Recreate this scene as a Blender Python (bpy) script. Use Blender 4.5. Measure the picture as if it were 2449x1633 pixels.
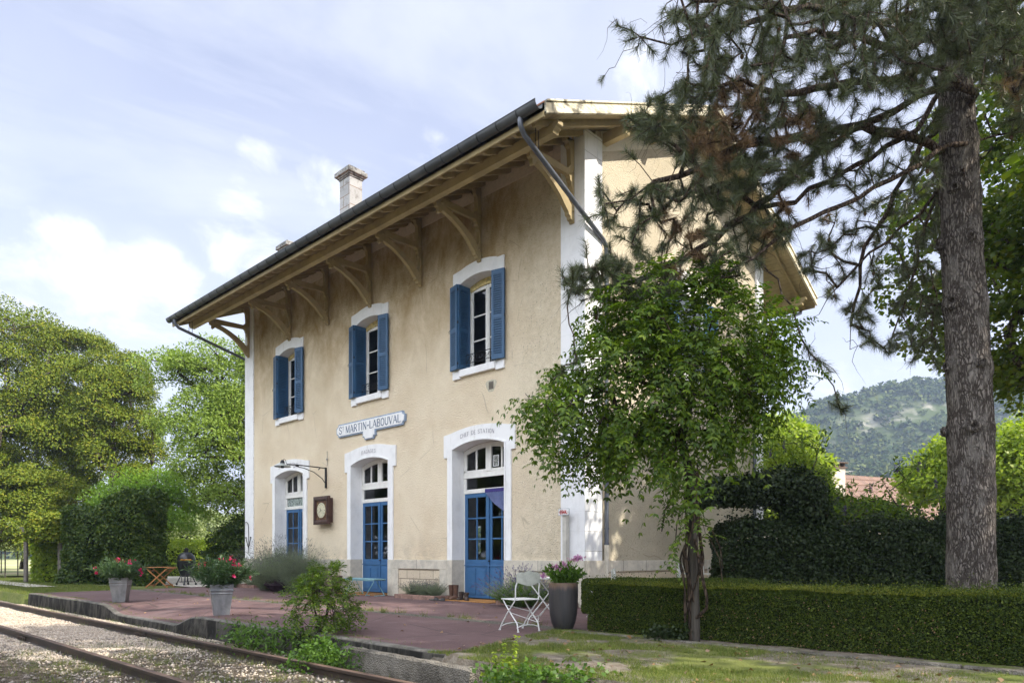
import bpy, math, random
import numpy as np
from mathutils import Vector, Matrix
for o in list(bpy.data.objects): bpy.data.objects.remove(o)
sc = bpy.context.scene
COL = sc.collection
rng = np.random.default_rng(7)
random.seed(7)
PI = math.pi
# ------------------------------------------------------------------ camera, sky, sun, exposure
CAM = np.array([8.645, -11.349, 1.05]); F = np.array([-.6849, .7286, 0.]); R = np.array([.7286, .6849, 0.])
cd = bpy.data.cameras.new('camera'); cam = bpy.data.objects.new('camera', cd); COL.objects.link(cam)
cam.location = CAM; cam.rotation_euler = (PI/2, 0, math.asin(.6849))
cd.sensor_width = 36; cd.lens = 1670/2449*36; cd.shift_y = (1328.7-816.5)/2449
cd.clip_start = .1; cd.clip_end = 6000
sc.camera = cam
SUN = Vector((1.0, .40, .95)).normalized()
EL = math.asin(SUN.z); AZ = math.atan2(SUN.x, SUN.y)
sd = bpy.data.lights.new('sun', 'SUN'); sd.energy = 5.0; sd.angle = math.radians(.55); sd.color = (1, .93, .80)
sun = bpy.data.objects.new('sun', sd); COL.objects.link(sun)
sun.rotation_euler = SUN.to_track_quat('Z', 'Y').to_euler(); sun.location = (20, 8, 30)
w = bpy.data.worlds.new('World'); sc.world = w; w.use_nodes = True
nt = w.node_tree; nt.nodes.clear(); N = nt.nodes.new; LK = nt.links.new
def wn(t, **k):
    n = N(t)
    for a, b in k.items(): setattr(n, a, b)
    return n
def wm(op, a, b=None, c=None):
    n = N('ShaderNodeMath'); n.operation = op
    for i, v in enumerate((a, b, c)):
        if v is None: continue
        if isinstance(v, (int, float)): n.inputs[i].default_value = v
        else: LK(v, n.inputs[i])
    return n.outputs[0]
sky = wn('ShaderNodeTexSky', sky_type='NISHITA', sun_disc=False, sun_elevation=EL, sun_rotation=AZ, altitude=150, dust_density=1.6, ozone_density=1.4, air_density=1.0)
tc = N('ShaderNodeTexCoord'); sep = N('ShaderNodeSeparateXYZ'); LK(tc.outputs['Generated'], sep.inputs[0])
zc = wm('MAXIMUM', sep.outputs[2], .0)
den = wm('ADD', zc, .12)
u = wm('DIVIDE', sep.outputs[0], den); v = wm('DIVIDE', sep.outputs[1], den)
def comb(a, b, c=0.):
    n = N('ShaderNodeCombineXYZ')
    for i, q in enumerate((a, b, c)):
        if isinstance(q, (int, float)): n.inputs[i].default_value = q
        else: LK(q, n.inputs[i])
    return n.outputs[0]
def noise(vec, scale, detail=6, rough=.55, dist=0., off=None):
    if off:
        m = N('ShaderNodeVectorMath'); m.operation = 'ADD'; LK(vec, m.inputs[0]); m.inputs[1].default_value = off; vec = m.outputs[0]
    n = N('ShaderNodeTexNoise'); LK(vec, n.inputs['Vector']); n.inputs['Scale'].default_value = scale
    n.inputs['Detail'].default_value = detail; n.inputs['Roughness'].default_value = rough; n.inputs['Distortion'].default_value = dist
    return n.outputs['Fac']
def ramp(f, a, b, smooth=True):
    n = N('ShaderNodeMapRange'); n.interpolation_type = 'SMOOTHSTEP' if smooth else 'LINEAR'
    LK(f, n.inputs[0]); n.inputs[1].default_value = a; n.inputs[2].default_value = b
    return n.outputs[0]
# cirrus: long streaks on the overhead plane
us = wm('ADD', wm('MULTIPLY', u, .35), wm('MULTIPLY', v, .94)); vs = wm('SUBTRACT', wm('MULTIPLY', u, .94), wm('MULTIPLY', v, .35))
cir = ramp(noise(comb(wm('MULTIPLY', us, .8), wm('MULTIPLY', vs, 2.3)), .9, 7, .6, .5), .34, .66)
cir2 = ramp(noise(comb(us, vs), .55, 3, .5, .0, (5.2, 1.7, 0)), .30, .62)
cirrus = wm('MULTIPLY', wm('MAXIMUM', cir, wm('MULTIPLY', cir2, .8)), .62)
# cumulus: puffs low in the sky, in direction space
dv = N('ShaderNodeVectorMath'); dv.operation = 'MULTIPLY'; LK(tc.outputs['Generated'], dv.inputs[0]); dv.inputs[1].default_value = (1, 1, 1.7)
cu = noise(dv.outputs[0], 3.4, 8, .56, .25, (3.1, .4, 1.55))
band = wm('MULTIPLY', ramp(sep.outputs[2], .62, .34), 1.0)
gs = None
for cpx, cpy, cr_, wt in ((120, 640, 230, 1.), (340, 680, 190, 1.), (0, 760, 160, .8), (590, 400, 105, .9), (560, 545, 150, 1.), (745, 440, 110, 1.), (985, 345, 75, .8), (1490, 190, 120, .9), (1700, 330, 200, .8), (260, 560, 120, .5), (1950, 850, 300, .7), (2600, 700, 500, .6), (-500, 700, 400, .8), (3400, 500, 600, .7)):
    dd = F + R*(cpx*1.04124-1224.5)/1670 + np.array([0, 0, (1328.7-cpy*1.04124)/1670]); L_ = np.linalg.norm(dd); ra = cr_*1.04124/1670/L_**1.4; dd = dd/L_
    vm_ = N('ShaderNodeVectorMath'); vm_.operation = 'DOT_PRODUCT'; LK(tc.outputs['Generated'], vm_.inputs[0]); vm_.inputs[1].default_value = tuple(dd)
    gq = wm('MULTIPLY', ramp(vm_.outputs['Value'], math.cos(ra*1.25), math.cos(ra*.15)), wt); gs = gq if gs is None else wm('MAXIMUM', gs, gq)
fine = noise(dv.outputs[0], 8.5, 9, .6, .4, (7.1, 2.4, .55))
cum = ramp(wm('ADD', wm('MULTIPLY', fine, .62), wm('MULTIPLY', gs, .36)), .47, .76)
hor = ramp(sep.outputs[2], .45, .0)
mask = wm('MINIMUM', wm('ADD', wm('MAXIMUM', cirrus, cum), wm('MULTIPLY', hor, .35)), 1.0)
shade = noise(dv.outputs[0], 5., 5, .5, .0, (1.7, 4.4, 2.))
ccol = N('ShaderNodeMixRGB'); LK(wm('MAXIMUM', wm('MULTIPLY', ramp(shade, .35, .6), .45), cum), ccol.inputs[0]); ccol.inputs[1].default_value = (5.5, 5.8, 6.45, 1); ccol.inputs[2].default_value = (7.5, 7.6, 7.7, 1)
skc = N('ShaderNodeMixRGB'); skc.blend_type = 'ADD'; skc.inputs[0].default_value = 1; skc.inputs[2].default_value = (1.45, 1.5, 1.95, 1)
sk2 = N('ShaderNodeMixRGB'); sk2.blend_type = 'MULTIPLY'; sk2.inputs[0].default_value = 1; sk2.inputs[2].default_value = (1.25, 1.0, .95, 1)
LK(sky.outputs[0], sk2.inputs[1]); LK(sk2.outputs[0], skc.inputs[1])
# added bank of cloud, unseen behind the camera, brightens the shaded facade
fill_bank = ramp(sep.outputs[1], .12, -.45); cb = N('ShaderNodeMixRGB'); cb.blend_type = 'MULTIPLY'; cb.inputs[0].default_value = 1; LK(ccol.outputs[0], cb.inputs[1])
bk = wm('ADD', wm('MULTIPLY', fill_bank, 2.3), 1.); LK(comb(bk, bk, bk), cb.inputs[2])
mask = wm('MINIMUM', wm('ADD', mask, wm('MULTIPLY', fill_bank, .8)), 1.)
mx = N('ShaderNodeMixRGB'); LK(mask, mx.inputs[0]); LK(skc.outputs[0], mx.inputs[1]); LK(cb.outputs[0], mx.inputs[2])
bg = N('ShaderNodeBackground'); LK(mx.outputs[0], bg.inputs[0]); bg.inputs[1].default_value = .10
wo = N('ShaderNodeOutputWorld'); LK(bg.outputs[0], wo.inputs[0])
sc.view_settings.view_transform = 'Standard'; sc.view_settings.look = 'None'; sc.view_settings.gamma = 1
sc.view_settings.exposure = .80
sc.render.engine = 'CYCLES'
sc.cycles.use_denoising = True
sc.cycles.max_bounces = 8; sc.cycles.transparent_max_bounces = 12
sc.cycles.diffuse_bounces = 4; sc.cycles.sample_clamp_indirect = 6
# ------------------------------------------------------------------ helpers
def S(px, py, dep):
    """point seen at (px,py) of the 2352x1568 photograph view at depth dep"""
    px *= 1.04124; py *= 1.04124
    return CAM + dep*(F + R*(px-1224.5)/1670 + np.array([0, 0, (1328.7-py)/1670]))
def tag(o, label=None, cat=None, group=None, kind=None):
    if label: o['label'] = label
    if cat: o['category'] = cat
    if group: o['group'] = group
    if kind: o['kind'] = kind
    return o
def thing(name, label, cat, loc=(0, 0, 0), rz=0., group=None):
    o = bpy.data.objects.new(name, None); COL.objects.link(o); o.empty_display_size = .2
    o.location = loc; o.rotation_euler = (0, 0, rz)
    return tag(o, label, cat, group)
def copytree(o, loc, rz=None, parent=None, label=None, group=None, scale=None):
    c = o.copy(); COL.objects.link(c)
    if parent is None:
        c.location = loc
        if rz is not None: c.rotation_euler = (0, 0, rz)
        if scale: c.scale = (scale,)*3
        if label: c['label'] = label
        if group: c['group'] = group
    else: c.parent = parent
    for ch in [x for x in bpy.data.objects if x.parent == o]: copytree(ch, None, parent=c)
    return c
def link(me, name, mat, parent, smooth):
    if mat: me.materials.append(mat)
    if smooth: me.polygons.foreach_set('use_smooth', np.ones(len(me.polygons), dtype=bool))
    o = bpy.data.objects.new(name, me); COL.objects.link(o)
    if parent: o.parent = parent
    return o
def npmesh(name, V, Fc, mat, parent=None, smooth=False):
    V = np.asarray(V, dtype=np.float32); Fc = np.asarray(Fc, dtype=np.int32); k = Fc.shape[1]; n = len(Fc)
    me = bpy.data.meshes.new(name); me.vertices.add(len(V)); me.vertices.foreach_set('co', V.ravel())
    me.loops.add(n*k); me.loops.foreach_set('vertex_index', Fc.ravel())
    me.polygons.add(n); me.polygons.foreach_set('loop_start', np.arange(0, n*k, k, dtype=np.int32))
    me.update(calc_edges=True)
    return link(me, name, mat, parent, smooth)
class MB:
    def __init__(s): s.v = []; s.f = []
    def add(s, vs, fs, M=None):
        b = len(s.v)
        if M is not None: vs = [tuple(M @ Vector(p)) for p in vs]
        s.v += [tuple(p) for p in vs]; s.f += [tuple(i+b for i in f) for f in fs]; return s
    def box(s, a, b, M=None):
        x0, y0, z0 = a; x1, y1, z1 = b
        if x0 > x1: x0, x1 = x1, x0
        if y0 > y1: y0, y1 = y1, y0
        if z0 > z1: z0, z1 = z1, z0
        return s.add([(x0,y0,z0),(x1,y0,z0),(x1,y1,z0),(x0,y1,z0),(x0,y0,z1),(x1,y0,z1),(x1,y1,z1),(x0,y1,z1)],
              [(0,3,2,1),(4,5,6,7),(0,1,5,4),(1,2,6,5),(2,3,7,6),(3,0,4,7)], M)
    def bar(s, a, b, w, h, up=(0, 0, 1)):
        a = Vector(a); b = Vector(b); d = (b-a).normalized(); x = d.cross(Vector(up))
        if x.length < 1e-4: x = d.cross(Vector((1, 0, 0)))
        x.normalize(); y = x.cross(d)
        p = []
        for q in (a, b):
            for i, j in ((-1,-1),(1,-1),(1,1),(-1,1)): p.append(q + x*(i*w/2) + y*(j*h/2))
        return s.add(p, [(3,2,1,0),(4,5,6,7),(0,1,5,4),(1,2,6,5),(2,3,7,6),(3,0,4,7)])
    def prism(s, pts, axis, a, b):
        """polygon pts (2D) extruded along axis between a and b; pts are the other two axes in xyz order"""
        n = len(pts); v = []
        for q in (a, b):
            for p in pts:
                v.append({'x': (q, p[0], p[1]), 'y': (p[0], q, p[1]), 'z': (p[0], p[1], q)}[axis])
        f = [tuple(range(n)), tuple(range(2*n-1, n-1, -1))] + [(i, i+n, (i+1) % n+n, (i+1) % n) for i in range(n)]
        return s.add(v, f)
    def tube(s, pts, r, n=8, cap=True):
        pts = [Vector(p) for p in pts]; rs = r if isinstance(r, (list, tuple)) else [r]*len(pts)
        t0 = (pts[1]-pts[0]).normalized(); x = t0.orthogonal().normalized(); v = []
        for i, p in enumerate(pts):
            t = (pts[min(i+1, len(pts)-1)]-pts[max(i-1, 0)]).normalized()
            x = (x - t*x.dot(t)).normalized(); y = t.cross(x)
            for k in range(n):
                a = 2*PI*k/n; v.append(p + (x*math.cos(a)+y*math.sin(a))*rs[i])
        f = [(i*n+k, i*n+(k+1) % n, (i+1)*n+(k+1) % n, (i+1)*n+k) for i in range(len(pts)-1) for k in range(n)]
        if cap: f += [tuple(range(n-1, -1, -1)), tuple((len(pts)-1)*n+k for k in range(n))]
        return s.add(v, f)
    def lathe(s, prof, n=24, c=(0, 0, 0), M=None):
        v = []
        for r, z in prof:
            for k in range(n):
                a = 2*PI*k/n; v.append((c[0]+r*math.cos(a), c[1]+r*math.sin(a), c[2]+z))
        f = [(i*n+k, i*n+(k+1) % n, (i+1)*n+(k+1) % n, (i+1)*n+k) for i in range(len(prof)-1) for k in range(n)]
        if prof[0][0] > 1e-6: f.append(tuple(range(n-1, -1, -1)))
        if prof[-1][0] > 1e-6: f.append(tuple((len(prof)-1)*n+k for k in range(n)))
        return s.add(v, f, M)
    def build(s, name, mat, parent=None, smooth=False, bevel=0., seg=2):
        me = bpy.data.meshes.new(name); me.from_pydata([tuple(p) for p in s.v], [], s.f); me.validate(); me.update()
        o = link(me, name, mat, parent, smooth)
        if smooth:
            try: me.set_sharp_from_angle(angle=math.radians(38))
            except Exception: pass
        if bevel:
            b = o.modifiers.new('bevel', 'BEVEL'); b.width = bevel; b.segments = seg; b.limit_method = 'ANGLE'; b.angle_limit = math.radians(40)
        return o
# ------------------------------------------------------------------ materials
class NT:
    def __init__(s, name):
        s.m = bpy.data.materials.new(name); s.m.use_nodes = True; s.t = s.m.node_tree; s.t.nodes.clear()
        s.out = s.n('ShaderNodeOutputMaterial'); s._tc = None
    def n(s, t, **k):
        q = s.t.nodes.new(t)
        for a, b in k.items(): setattr(q, a, b)
        return q
    def l(s, a, b): s.t.links.new(a, b)
    def put(s, inp, v):
        if hasattr(v, 'node'): s.l(v, inp)
        elif isinstance(v, tuple) and len(v) == 3 and inp.type == 'RGBA': inp.default_value = v+(1,)
        else: inp.default_value = v
    def co(s, kind='Object', sc_=(1, 1, 1), rot=(0, 0, 0), loc=(0, 0, 0)):
        if not s._tc: s._tc = s.n('ShaderNodeTexCoord')
        m = s.n('ShaderNodeMapping'); s.l(s._tc.outputs[kind], m.inputs[0]); m.inputs['Scale'].default_value = sc_; m.inputs['Rotation'].default_value = rot; m.inputs['Location'].default_value = loc
        return m.outputs[0]
    def geo(s): return s.n('ShaderNodeNewGeometry')
    def noise(s, vec, scale, detail=4, rough=.55, dist=0.):
        q = s.n('ShaderNodeTexNoise'); s.l(vec, q.inputs['Vector']); q.inputs['Scale'].default_value = scale; q.inputs['Detail'].default_value = detail
        q.inputs['Roughness'].default_value = rough; q.inputs['Distortion'].default_value = dist; return q.outputs['Fac']
    def vor(s, vec, scale, feat='F1', out='Distance'):
        q = s.n('ShaderNodeTexVoronoi', feature=feat); s.l(vec, q.inputs['Vector']); q.inputs['Scale'].default_value = scale; return q.outputs[out]
    def rng(s, f, a, b, c=0., d=1., smooth=True):
        q = s.n('ShaderNodeMapRange'); q.interpolation_type = 'SMOOTHSTEP' if smooth else 'LINEAR'; s.l(f, q.inputs[0])
        for i, x in enumerate((a, b, c, d)): q.inputs[i+1].default_value = x
        return q.outputs[0]
    def mix(s, f, a, b, mode='MIX'):
        q = s.n('ShaderNodeMixRGB', blend_type=mode); s.put(q.inputs[0], f); s.put(q.inputs[1], a); s.put(q.inputs[2], b); return q.outputs[0]
    def math(s, op, a, b=0.):
        q = s.n('ShaderNodeMath', operation=op); s.put(q.inputs[0], a); s.put(q.inputs[1], b); return q.outputs[0]
    def sep(s, vec):
        q = s.n('ShaderNodeSeparateXYZ'); s.l(vec, q.inputs[0]); return q.outputs
    def bsdf(s, col, rough=.7, spec=.3, metal=0., bump=None, bstr=.3, bdist=.01):
        p = s.n('ShaderNodeBsdfPrincipled'); s.put(p.inputs['Base Color'], col); s.put(p.inputs['Roughness'], rough)
        p.inputs['Specular IOR Level'].default_value = spec; p.inputs['Metallic'].default_value = metal
        if bump is not None:
            b = s.n('ShaderNodeBump'); b.inputs['Strength'].default_value = bstr; b.inputs['Distance'].default_value = bdist; s.l(bump, b.inputs['Height']); s.l(b.outputs[0], p.inputs['Normal'])
        s.l(p.outputs[0], s.out.inputs[0]); return s.m
def simple(name, col, rough=.6, spec=.3, metal=0., var=.15, scale=6., bump=0., bs=60.):
    n = NT(name); c = n.co()
    a = tuple(x*(1-var) for x in col); b = tuple(min(1, x*(1+var)) for x in col)
    f = n.rng(n.noise(c, scale, 5, .6), .3, .7)
    return n.bsdf(n.mix(f, a, b), rough, spec, metal, n.noise(c, bs, 4) if bump else None, bump, .004)
def leafmat(name, cols, trans=.4, rough=.45, spec=.35, dirt=None):
    n = NT(name); g = n.geo(); cr = n.n('ShaderNodeValToRGB'); e = cr.color_ramp.elements
    while len(e) < len(cols): e.new(.5)
    for i, q in enumerate(cols): e[i].position = i/(len(cols)-1); e[i].color = q+(1,)
    n.l(g.outputs['Random Per Island'], cr.inputs[0]); col = cr.outputs[0]
    p = n.n('ShaderNodeBsdfPrincipled'); n.l(col, p.inputs['Base Color']); p.inputs['Roughness'].default_value = rough; p.inputs['Specular IOR Level'].default_value = spec
    if trans > 0:
        t = n.n('ShaderNodeBsdfTranslucent'); n.l(n.mix(1., col, (1.35, 1.45, .55), 'MULTIPLY'), t.inputs[0])
        m = n.n('ShaderNodeMixShader'); m.inputs[0].default_value = trans; n.l(p.outputs[0], m.inputs[1]); n.l(t.outputs[0], m.inputs[2]); n.l(m.outputs[0], n.out.inputs[0])
    else: n.l(p.outputs[0], n.out.inputs[0])
    return n.m
def barkmat(name, a, b, sx=14., sz=3., strength=.9, dist=.02):
    n = NT(name); c = n.co(sc_=(sx, sx, sz)); v = n.vor(c, 1., 'DISTANCE_TO_EDGE'); no = n.noise(n.co(sc_=(sx*1.5, sx*1.5, sz)), 1.6, 6, .65, .6)
    h = n.math('ADD', n.rng(v, 0, .22), n.math('MULTIPLY', no, .8))
    return n.bsdf(n.mix(n.rng(h, .35, 1.3), a, b), .9, .15, 0, h, strength, dist)
# ------------------------------------------------------------------ building materials
def m_plaster(name, speck=.5, stain=True, base=(.87, .76, .58), base2=(.77, .645, .47)):
    n = NT(name); c = n.co()
    s = n.sep(c)
    big = n.rng(n.noise(c, .55, 6, .62, .3), .35, .68)
    col = n.mix(big, base, base2)
    col = n.mix(n.math('MULTIPLY', n.rng(n.noise(c, 2.4, 5, .6), .45, .8), .30), col, (.72, .60, .45))
    if stain:
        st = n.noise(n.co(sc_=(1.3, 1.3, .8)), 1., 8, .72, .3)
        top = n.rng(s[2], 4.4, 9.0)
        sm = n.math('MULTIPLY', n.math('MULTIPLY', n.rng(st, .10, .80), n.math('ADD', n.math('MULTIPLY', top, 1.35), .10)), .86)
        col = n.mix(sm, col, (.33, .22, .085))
        run = n.rng(n.noise(n.co(sc_=(5, 5, .35)), 1., 5, .6, .5), .62, .78)
        col = n.mix(n.math('MULTIPLY', run, .10), col, (.80, .70, .56))
    if stain: col = n.mix(n.math('MULTIPLY', n.rng(s[0], -2.6, -1.0), .60), col, n.mix(n.rng(n.noise(c, 7., 5, .7), .35, .65), (.74, .66, .52), (.60, .52, .38)))
    right = n.rng(s[0], -2.9, -1.2) if stain else .8
    sp = n.noise(c, 26., 3, .75); pat = n.rng(n.noise(c, 1.1, 3, .6), .38, .62)
    k1 = n.rng(sp, .575, .655)
    dens = n.math('MULTIPLY', n.math('ADD', n.math('MULTIPLY', right, .75), .12), n.math('ADD', n.math('MULTIPLY', pat, .7), .3)) if stain else n.math('MULTIPLY', pat, .5)
    col = n.mix(n.math('MULTIPLY', n.math('MULTIPLY', k1, dens), speck*2), col, (.13, .115, .09))
    tiny = n.rng(n.noise(c, 70., 2, .7), .62, .72)
    col = n.mix(n.math('MULTIPLY', tiny, .45), col, (.28, .22, .15)); col = n.mix(n.math('MULTIPLY', n.rng(n.noise(c, 38., 3, .7), .50, .66), .22), col, (.42, .34, .24)); crk = n.vor(n.mix(.35, c, n.n('ShaderNodeTexNoise').outputs['Color']), .8, 'DISTANCE_TO_EDGE'); col = n.mix(n.math('MULTIPLY', n.rng(crk, .006, .002), n.rng(n.noise(c, 1.3, 3), .52, .6, 0, .35)), col, (.25, .19, .12))
    if stain: low = n.rng(s[2], 1.75, .95); col = n.mix(n.math('MULTIPLY', n.math('MULTIPLY', low, n.rng(n.noise(c, 2.2, 6, .7), .35, .7)), .5), col, (.42, .36, .27))
    b = n.math('ADD', n.noise(c, 60., 4, .7), n.math('MULTIPLY', n.vor(c, 45.), .8))
    return n.bsdf(col, .93, .12, 0, b, 1.0, .018)
M_PL = m_plaster('roughcast_plaster')
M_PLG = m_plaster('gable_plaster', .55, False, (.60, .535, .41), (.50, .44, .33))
def m_white(name, col=(.80, .80, .80), joints=None):
    n = NT(name); c = n.co()
    f = n.rng(n.noise(c, 3., 6, .65), .42, .75)
    q = n.mix(n.math('MULTIPLY', f, .42), col, tuple(x*.74 for x in col)); q = n.mix(n.math('MULTIPLY', n.rng(n.noise(n.co(sc_=(5, 5, .7)), 1.3, 6, .7, .4), .54, .72), .28), q, (.42, .39, .33))
    sp = n.rng(n.noise(c, 22., 3, .6), .70, .76); q = n.mix(n.math('MULTIPLY', sp, .55), q, (.32, .29, .25))
    bump = n.noise(c, 30., 4, .6)
    if joints:
        z = n.sep(c)[2]; wob = n.math('MULTIPLY', n.noise(c, 6., 3), .02)
        fr = n.math('ABSOLUTE', n.math('SUBTRACT', n.math('FRACT', n.math('DIVIDE', n.math('ADD', z, n.math('ADD', joints[1], wob)), joints[0])), .5))
        j = n.math('MULTIPLY', n.rng(fr, .479, .489, 0, 1), n.rng(n.math('ABSOLUTE', n.sep(n.geo().outputs['Normal'])[0]), .3, .7, .12, 1))
        q = n.mix(n.math('MULTIPLY', j, .6), q, (.22, .21, .19)); bump = n.math('SUBTRACT', bump, n.math('MULTIPLY', j, 2.))
    return n.bsdf(q, .7, .25, 0, bump, .35, .006)
M_WH = m_white('white_painted_stone')
M_QU = m_white('white_quoin_stone', (.80, .80, .81), (.406, .06))
M_LINT = m_white('cream_painted_band', (.66, .60, .48))
M_WOODW = simple('white_joinery_paint', (.76, .75, .71), .45, .4, 0, .05, 9., .15)
def m_timber(name, col=(.40, .31, .16), planks=0., dark=(.30, .22, .10)):
    n = NT(name); c = n.co(); f = n.rng(n.noise(c, 2.2, 6, .65), .32, .72); q = n.mix(f, col, tuple(x*.72 for x in col))
    g = n.noise(n.co(sc_=(3, 30, 30)), 1.5, 4, .6)
    q = n.mix(n.math('MULTIPLY', n.rng(g, .55, .8), .35), q, dark)
    b = g
    if planks:
        y = n.sep(c)[1]
        fr = n.math('ABSOLUTE', n.math('SUBTRACT', n.math('FRACT', n.math('DIVIDE', y, planks)), .5)); j = n.rng(fr, .465, .485)
        q = n.mix(n.math('MULTIPLY', j, .75), q, (.06, .045, .025)); b = n.math('SUBTRACT', g, n.math('MULTIPLY', j, 3.))
    return n.bsdf(q, .62, .3, 0, b, .4, .006)
M_TIM = m_timber('ochre_timber_paint'); M_SOF = m_timber('soffit_boards', (.48, .385, .22), .135)
M_PUR = m_timber('purlin_paint', (.46, .36, .19))
n = NT('weathered_fascia'); c = n.co(); f = n.rng(n.noise(n.co(sc_=(1, 3, 22)), 1.6, 6, .7, .4), .42, .66)
q = n.mix(f, (.80, .74, .58), (.55, .46, .30)); blk = n.rng(n.noise(n.co(sc_=(1, .9, 2)), 1.5, 5, .6, .6), .52, .62)
yy = n.sep(c)[1]; q = n.mix(n.math('MULTIPLY', n.math('MULTIPLY', blk, n.rng(yy, .5, -1.2)), .8), q, (.05, .045, .035)); M_FAS = n.bsdf(q, .75, .2, 0, f, .4, .006)
n = NT('limestone_plinth'); c = n.co(); f = n.rng(n.noise(c, 3.5, 7, .68, .4), .36, .66)
q = n.mix(f, (.60, .55, .46), (.45, .415, .35)); q = n.mix(n.math('MULTIPLY', n.rng(n.noise(c, 9., 5, .6), .5, .75), .5), q, (.60, .54, .44))
q = n.mix(n.rng(n.noise(c, 55., 2), .66, .72, 0, .6), q, (.12, .10, .08)); M_STONE = n.bsdf(q, .85, .2, 0, n.noise(c, 40., 5, .65), .5, .008)
n = NT('rough_stone_blocks'); c = n.co(); br = n.n('ShaderNodeTexBrick'); n.l(n.co(rot=(PI/2, 0, 0)), br.inputs['Vector'])
br.inputs['Scale'].default_value = 1; br.inputs['Brick Width'].default_value = .52; br.inputs['Row Height'].default_value = .232; br.inputs['Mortar Size'].default_value = .009; br.inputs['Mortar Smooth'].default_value = .25; br.offset = .5
br.inputs['Color1'].default_value = (.66, .56, .42, 1); br.inputs['Color2'].default_value = (.54, .45, .34, 1); br.inputs['Mortar'].default_value = (.30, .25, .19, 1)
q = n.mix(n.rng(n.noise(c, 24., 4, .65), .58, .72, 0, .75), br.outputs['Color'], (.20, .16, .11)); h = n.math('SUBTRACT', n.math('MULTIPLY', n.noise(c, 18., 5, .7), 1.6), br.outputs['Fac']); M_BLK = n.bsdf(q, .92, .12, 0, h, .9, .02)
n = NT('chimney_stone'); c = n.co(); f = n.noise(c, 5., 7, .7, .5)
z = n.sep(c)[2]; br = n.n('ShaderNodeTexBrick'); n.l(n.co(rot=(PI/2, 0, 0)), br.inputs['Vector']); br2 = n.n('ShaderNodeTexBrick'); n.l(n.co(rot=(PI/2, 0, PI/2)), br2.inputs['Vector'])
for b in (br, br2):
    b.inputs['Scale'].default_value = 1; b.inputs['Brick Width'].default_value = .56; b.inputs['Row Height'].default_value = .335; b.inputs['Mortar Size'].default_value = .011
    b.inputs['Color1'].default_value = (.37, .375, .37, 1); b.inputs['Color2'].default_value = (.31, .315, .31, 1); b.inputs['Mortar'].default_value = (.20, .13, .09, 1)
gx = n.math('ABSOLUTE', n.sep(n.geo().outputs['Normal'])[0])
q = n.mix(n.math('GREATER_THAN', gx, .5), br.outputs['Color'], br2.outputs['Color'])
q = n.mix(n.rng(f, .50, .70, 0, .85), q, (.17, .16, .15)); q = n.mix(n.rng(n.noise(c, 60., 2), .62, .7, 0, .7), q, (.07, .07, .06)); M_CHIM = n.bsdf(q, .92, .1, 0, n.noise(c, 30., 5, .7), .6, .01)
q = None
n = NT('chimney_cap_stone'); c = n.co(); f = n.noise(c, 9., 7, .7, .5); q = n.mix(n.rng(f, .42, .6), (.30, .295, .28), (.09, .09, .085)); M_CAP = n.bsdf(q, .95, .1, 0, n.noise(c, 25., 6, .7), .9, .02)
n = NT('zinc_gutter'); c = n.co(); q = n.mix(n.rng(n.noise(c, 1.6, 6, .6), .35, .7), (.050, .054, .058), (.085, .088, .092)); M_ZINC = n.bsdf(q, .50, .4, .15, n.noise(c, 8., 3), .15, .01)
n = NT('downpipe_paint'); c = n.co(); q = n.mix(n.rng(n.noise(n.co(sc_=(4, 4, 1)), 1.6, 6, .6), .35, .7), (.085, .092, .11), (.13, .14, .165)); M_PIPE = n.bsdf(q, .38, .5, .3)
def m_blue(name, col, var=.18):
    n = NT(name); c = n.co(); f = n.rng(n.noise(c, 3., 6, .65), .35, .7)
    q = n.mix(f, col, tuple(x*(1-var) for x in col)); q = n.mix(n.rng(n.noise(c, 30., 3), .70, .76, 0, .35), q, (.35, .40, .48)); return n.bsdf(q, .48, .4, 0, n.noise(n.co(sc_=(40, 40, 3)), 1.5, 3), .12, .003)
M_DOOR = m_blue('blue_door_paint', (.045, .135, .29)); M_SHUT = m_blue('blue_shutter_paint', (.034, .098, .195))
n = NT('window_glass'); g = n.n('ShaderNodeBsdfGlossy'); g.inputs['Roughness'].default_value = .02; g.inputs['Color'].default_value = (.95, .97, 1, 1)
t = n.n('ShaderNodeBsdfTransparent'); t.inputs[0].default_value = (.42, .46, .44, 1); fr = n.n('ShaderNodeFresnel'); fr.inputs['IOR'].default_value = 1.5
nb = n.n('ShaderNodeBump'); nb.inputs['Strength'].default_value = .05; nb.inputs['Distance'].default_value = .02; n.l(n.noise(n.co(), 3., 2), nb.inputs['Height']); n.l(nb.outputs[0], g.inputs['Normal'])
m_ = n.n('ShaderNodeMixShader'); n.l(fr.outputs[0], m_.inputs[0]); n.l(t.outputs[0], m_.inputs[1]); n.l(g.outputs[0], m_.inputs[2]); n.l(m_.outputs[0], n.out.inputs[0]); M_GLASS = n.m
n = NT('etched_glass'); c = n.co(); f = n.rng(n.noise(n.co(sc_=(1, 1, .7)), 34., 4, .7, 1.6), .46, .54); q = n.mix(f, (.46, .54, .50), (.03, .04, .04)); M_ETCH = n.bsdf(q, .3, .5)
M_IRON = simple('black_wrought_iron', (.018, .018, .02), .45, .5, .4, .3)
M_INT = simple('dim_interior_plaster', (.30, .27, .23), .9, .1); M_INTF = simple('interior_floorboards', (.16, .10, .06), .6, .3)
M_WHPR = simple('white_enamel', (.78, .79, .80), .3, .5)
n = NT('roof_tiles'); c = n.co(); wv = n.n('ShaderNodeTexWave', wave_type='BANDS', bands_direction='X'); n.l(c, wv.inputs[0]); wv.inputs['Scale'].default_value = 1.4
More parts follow.
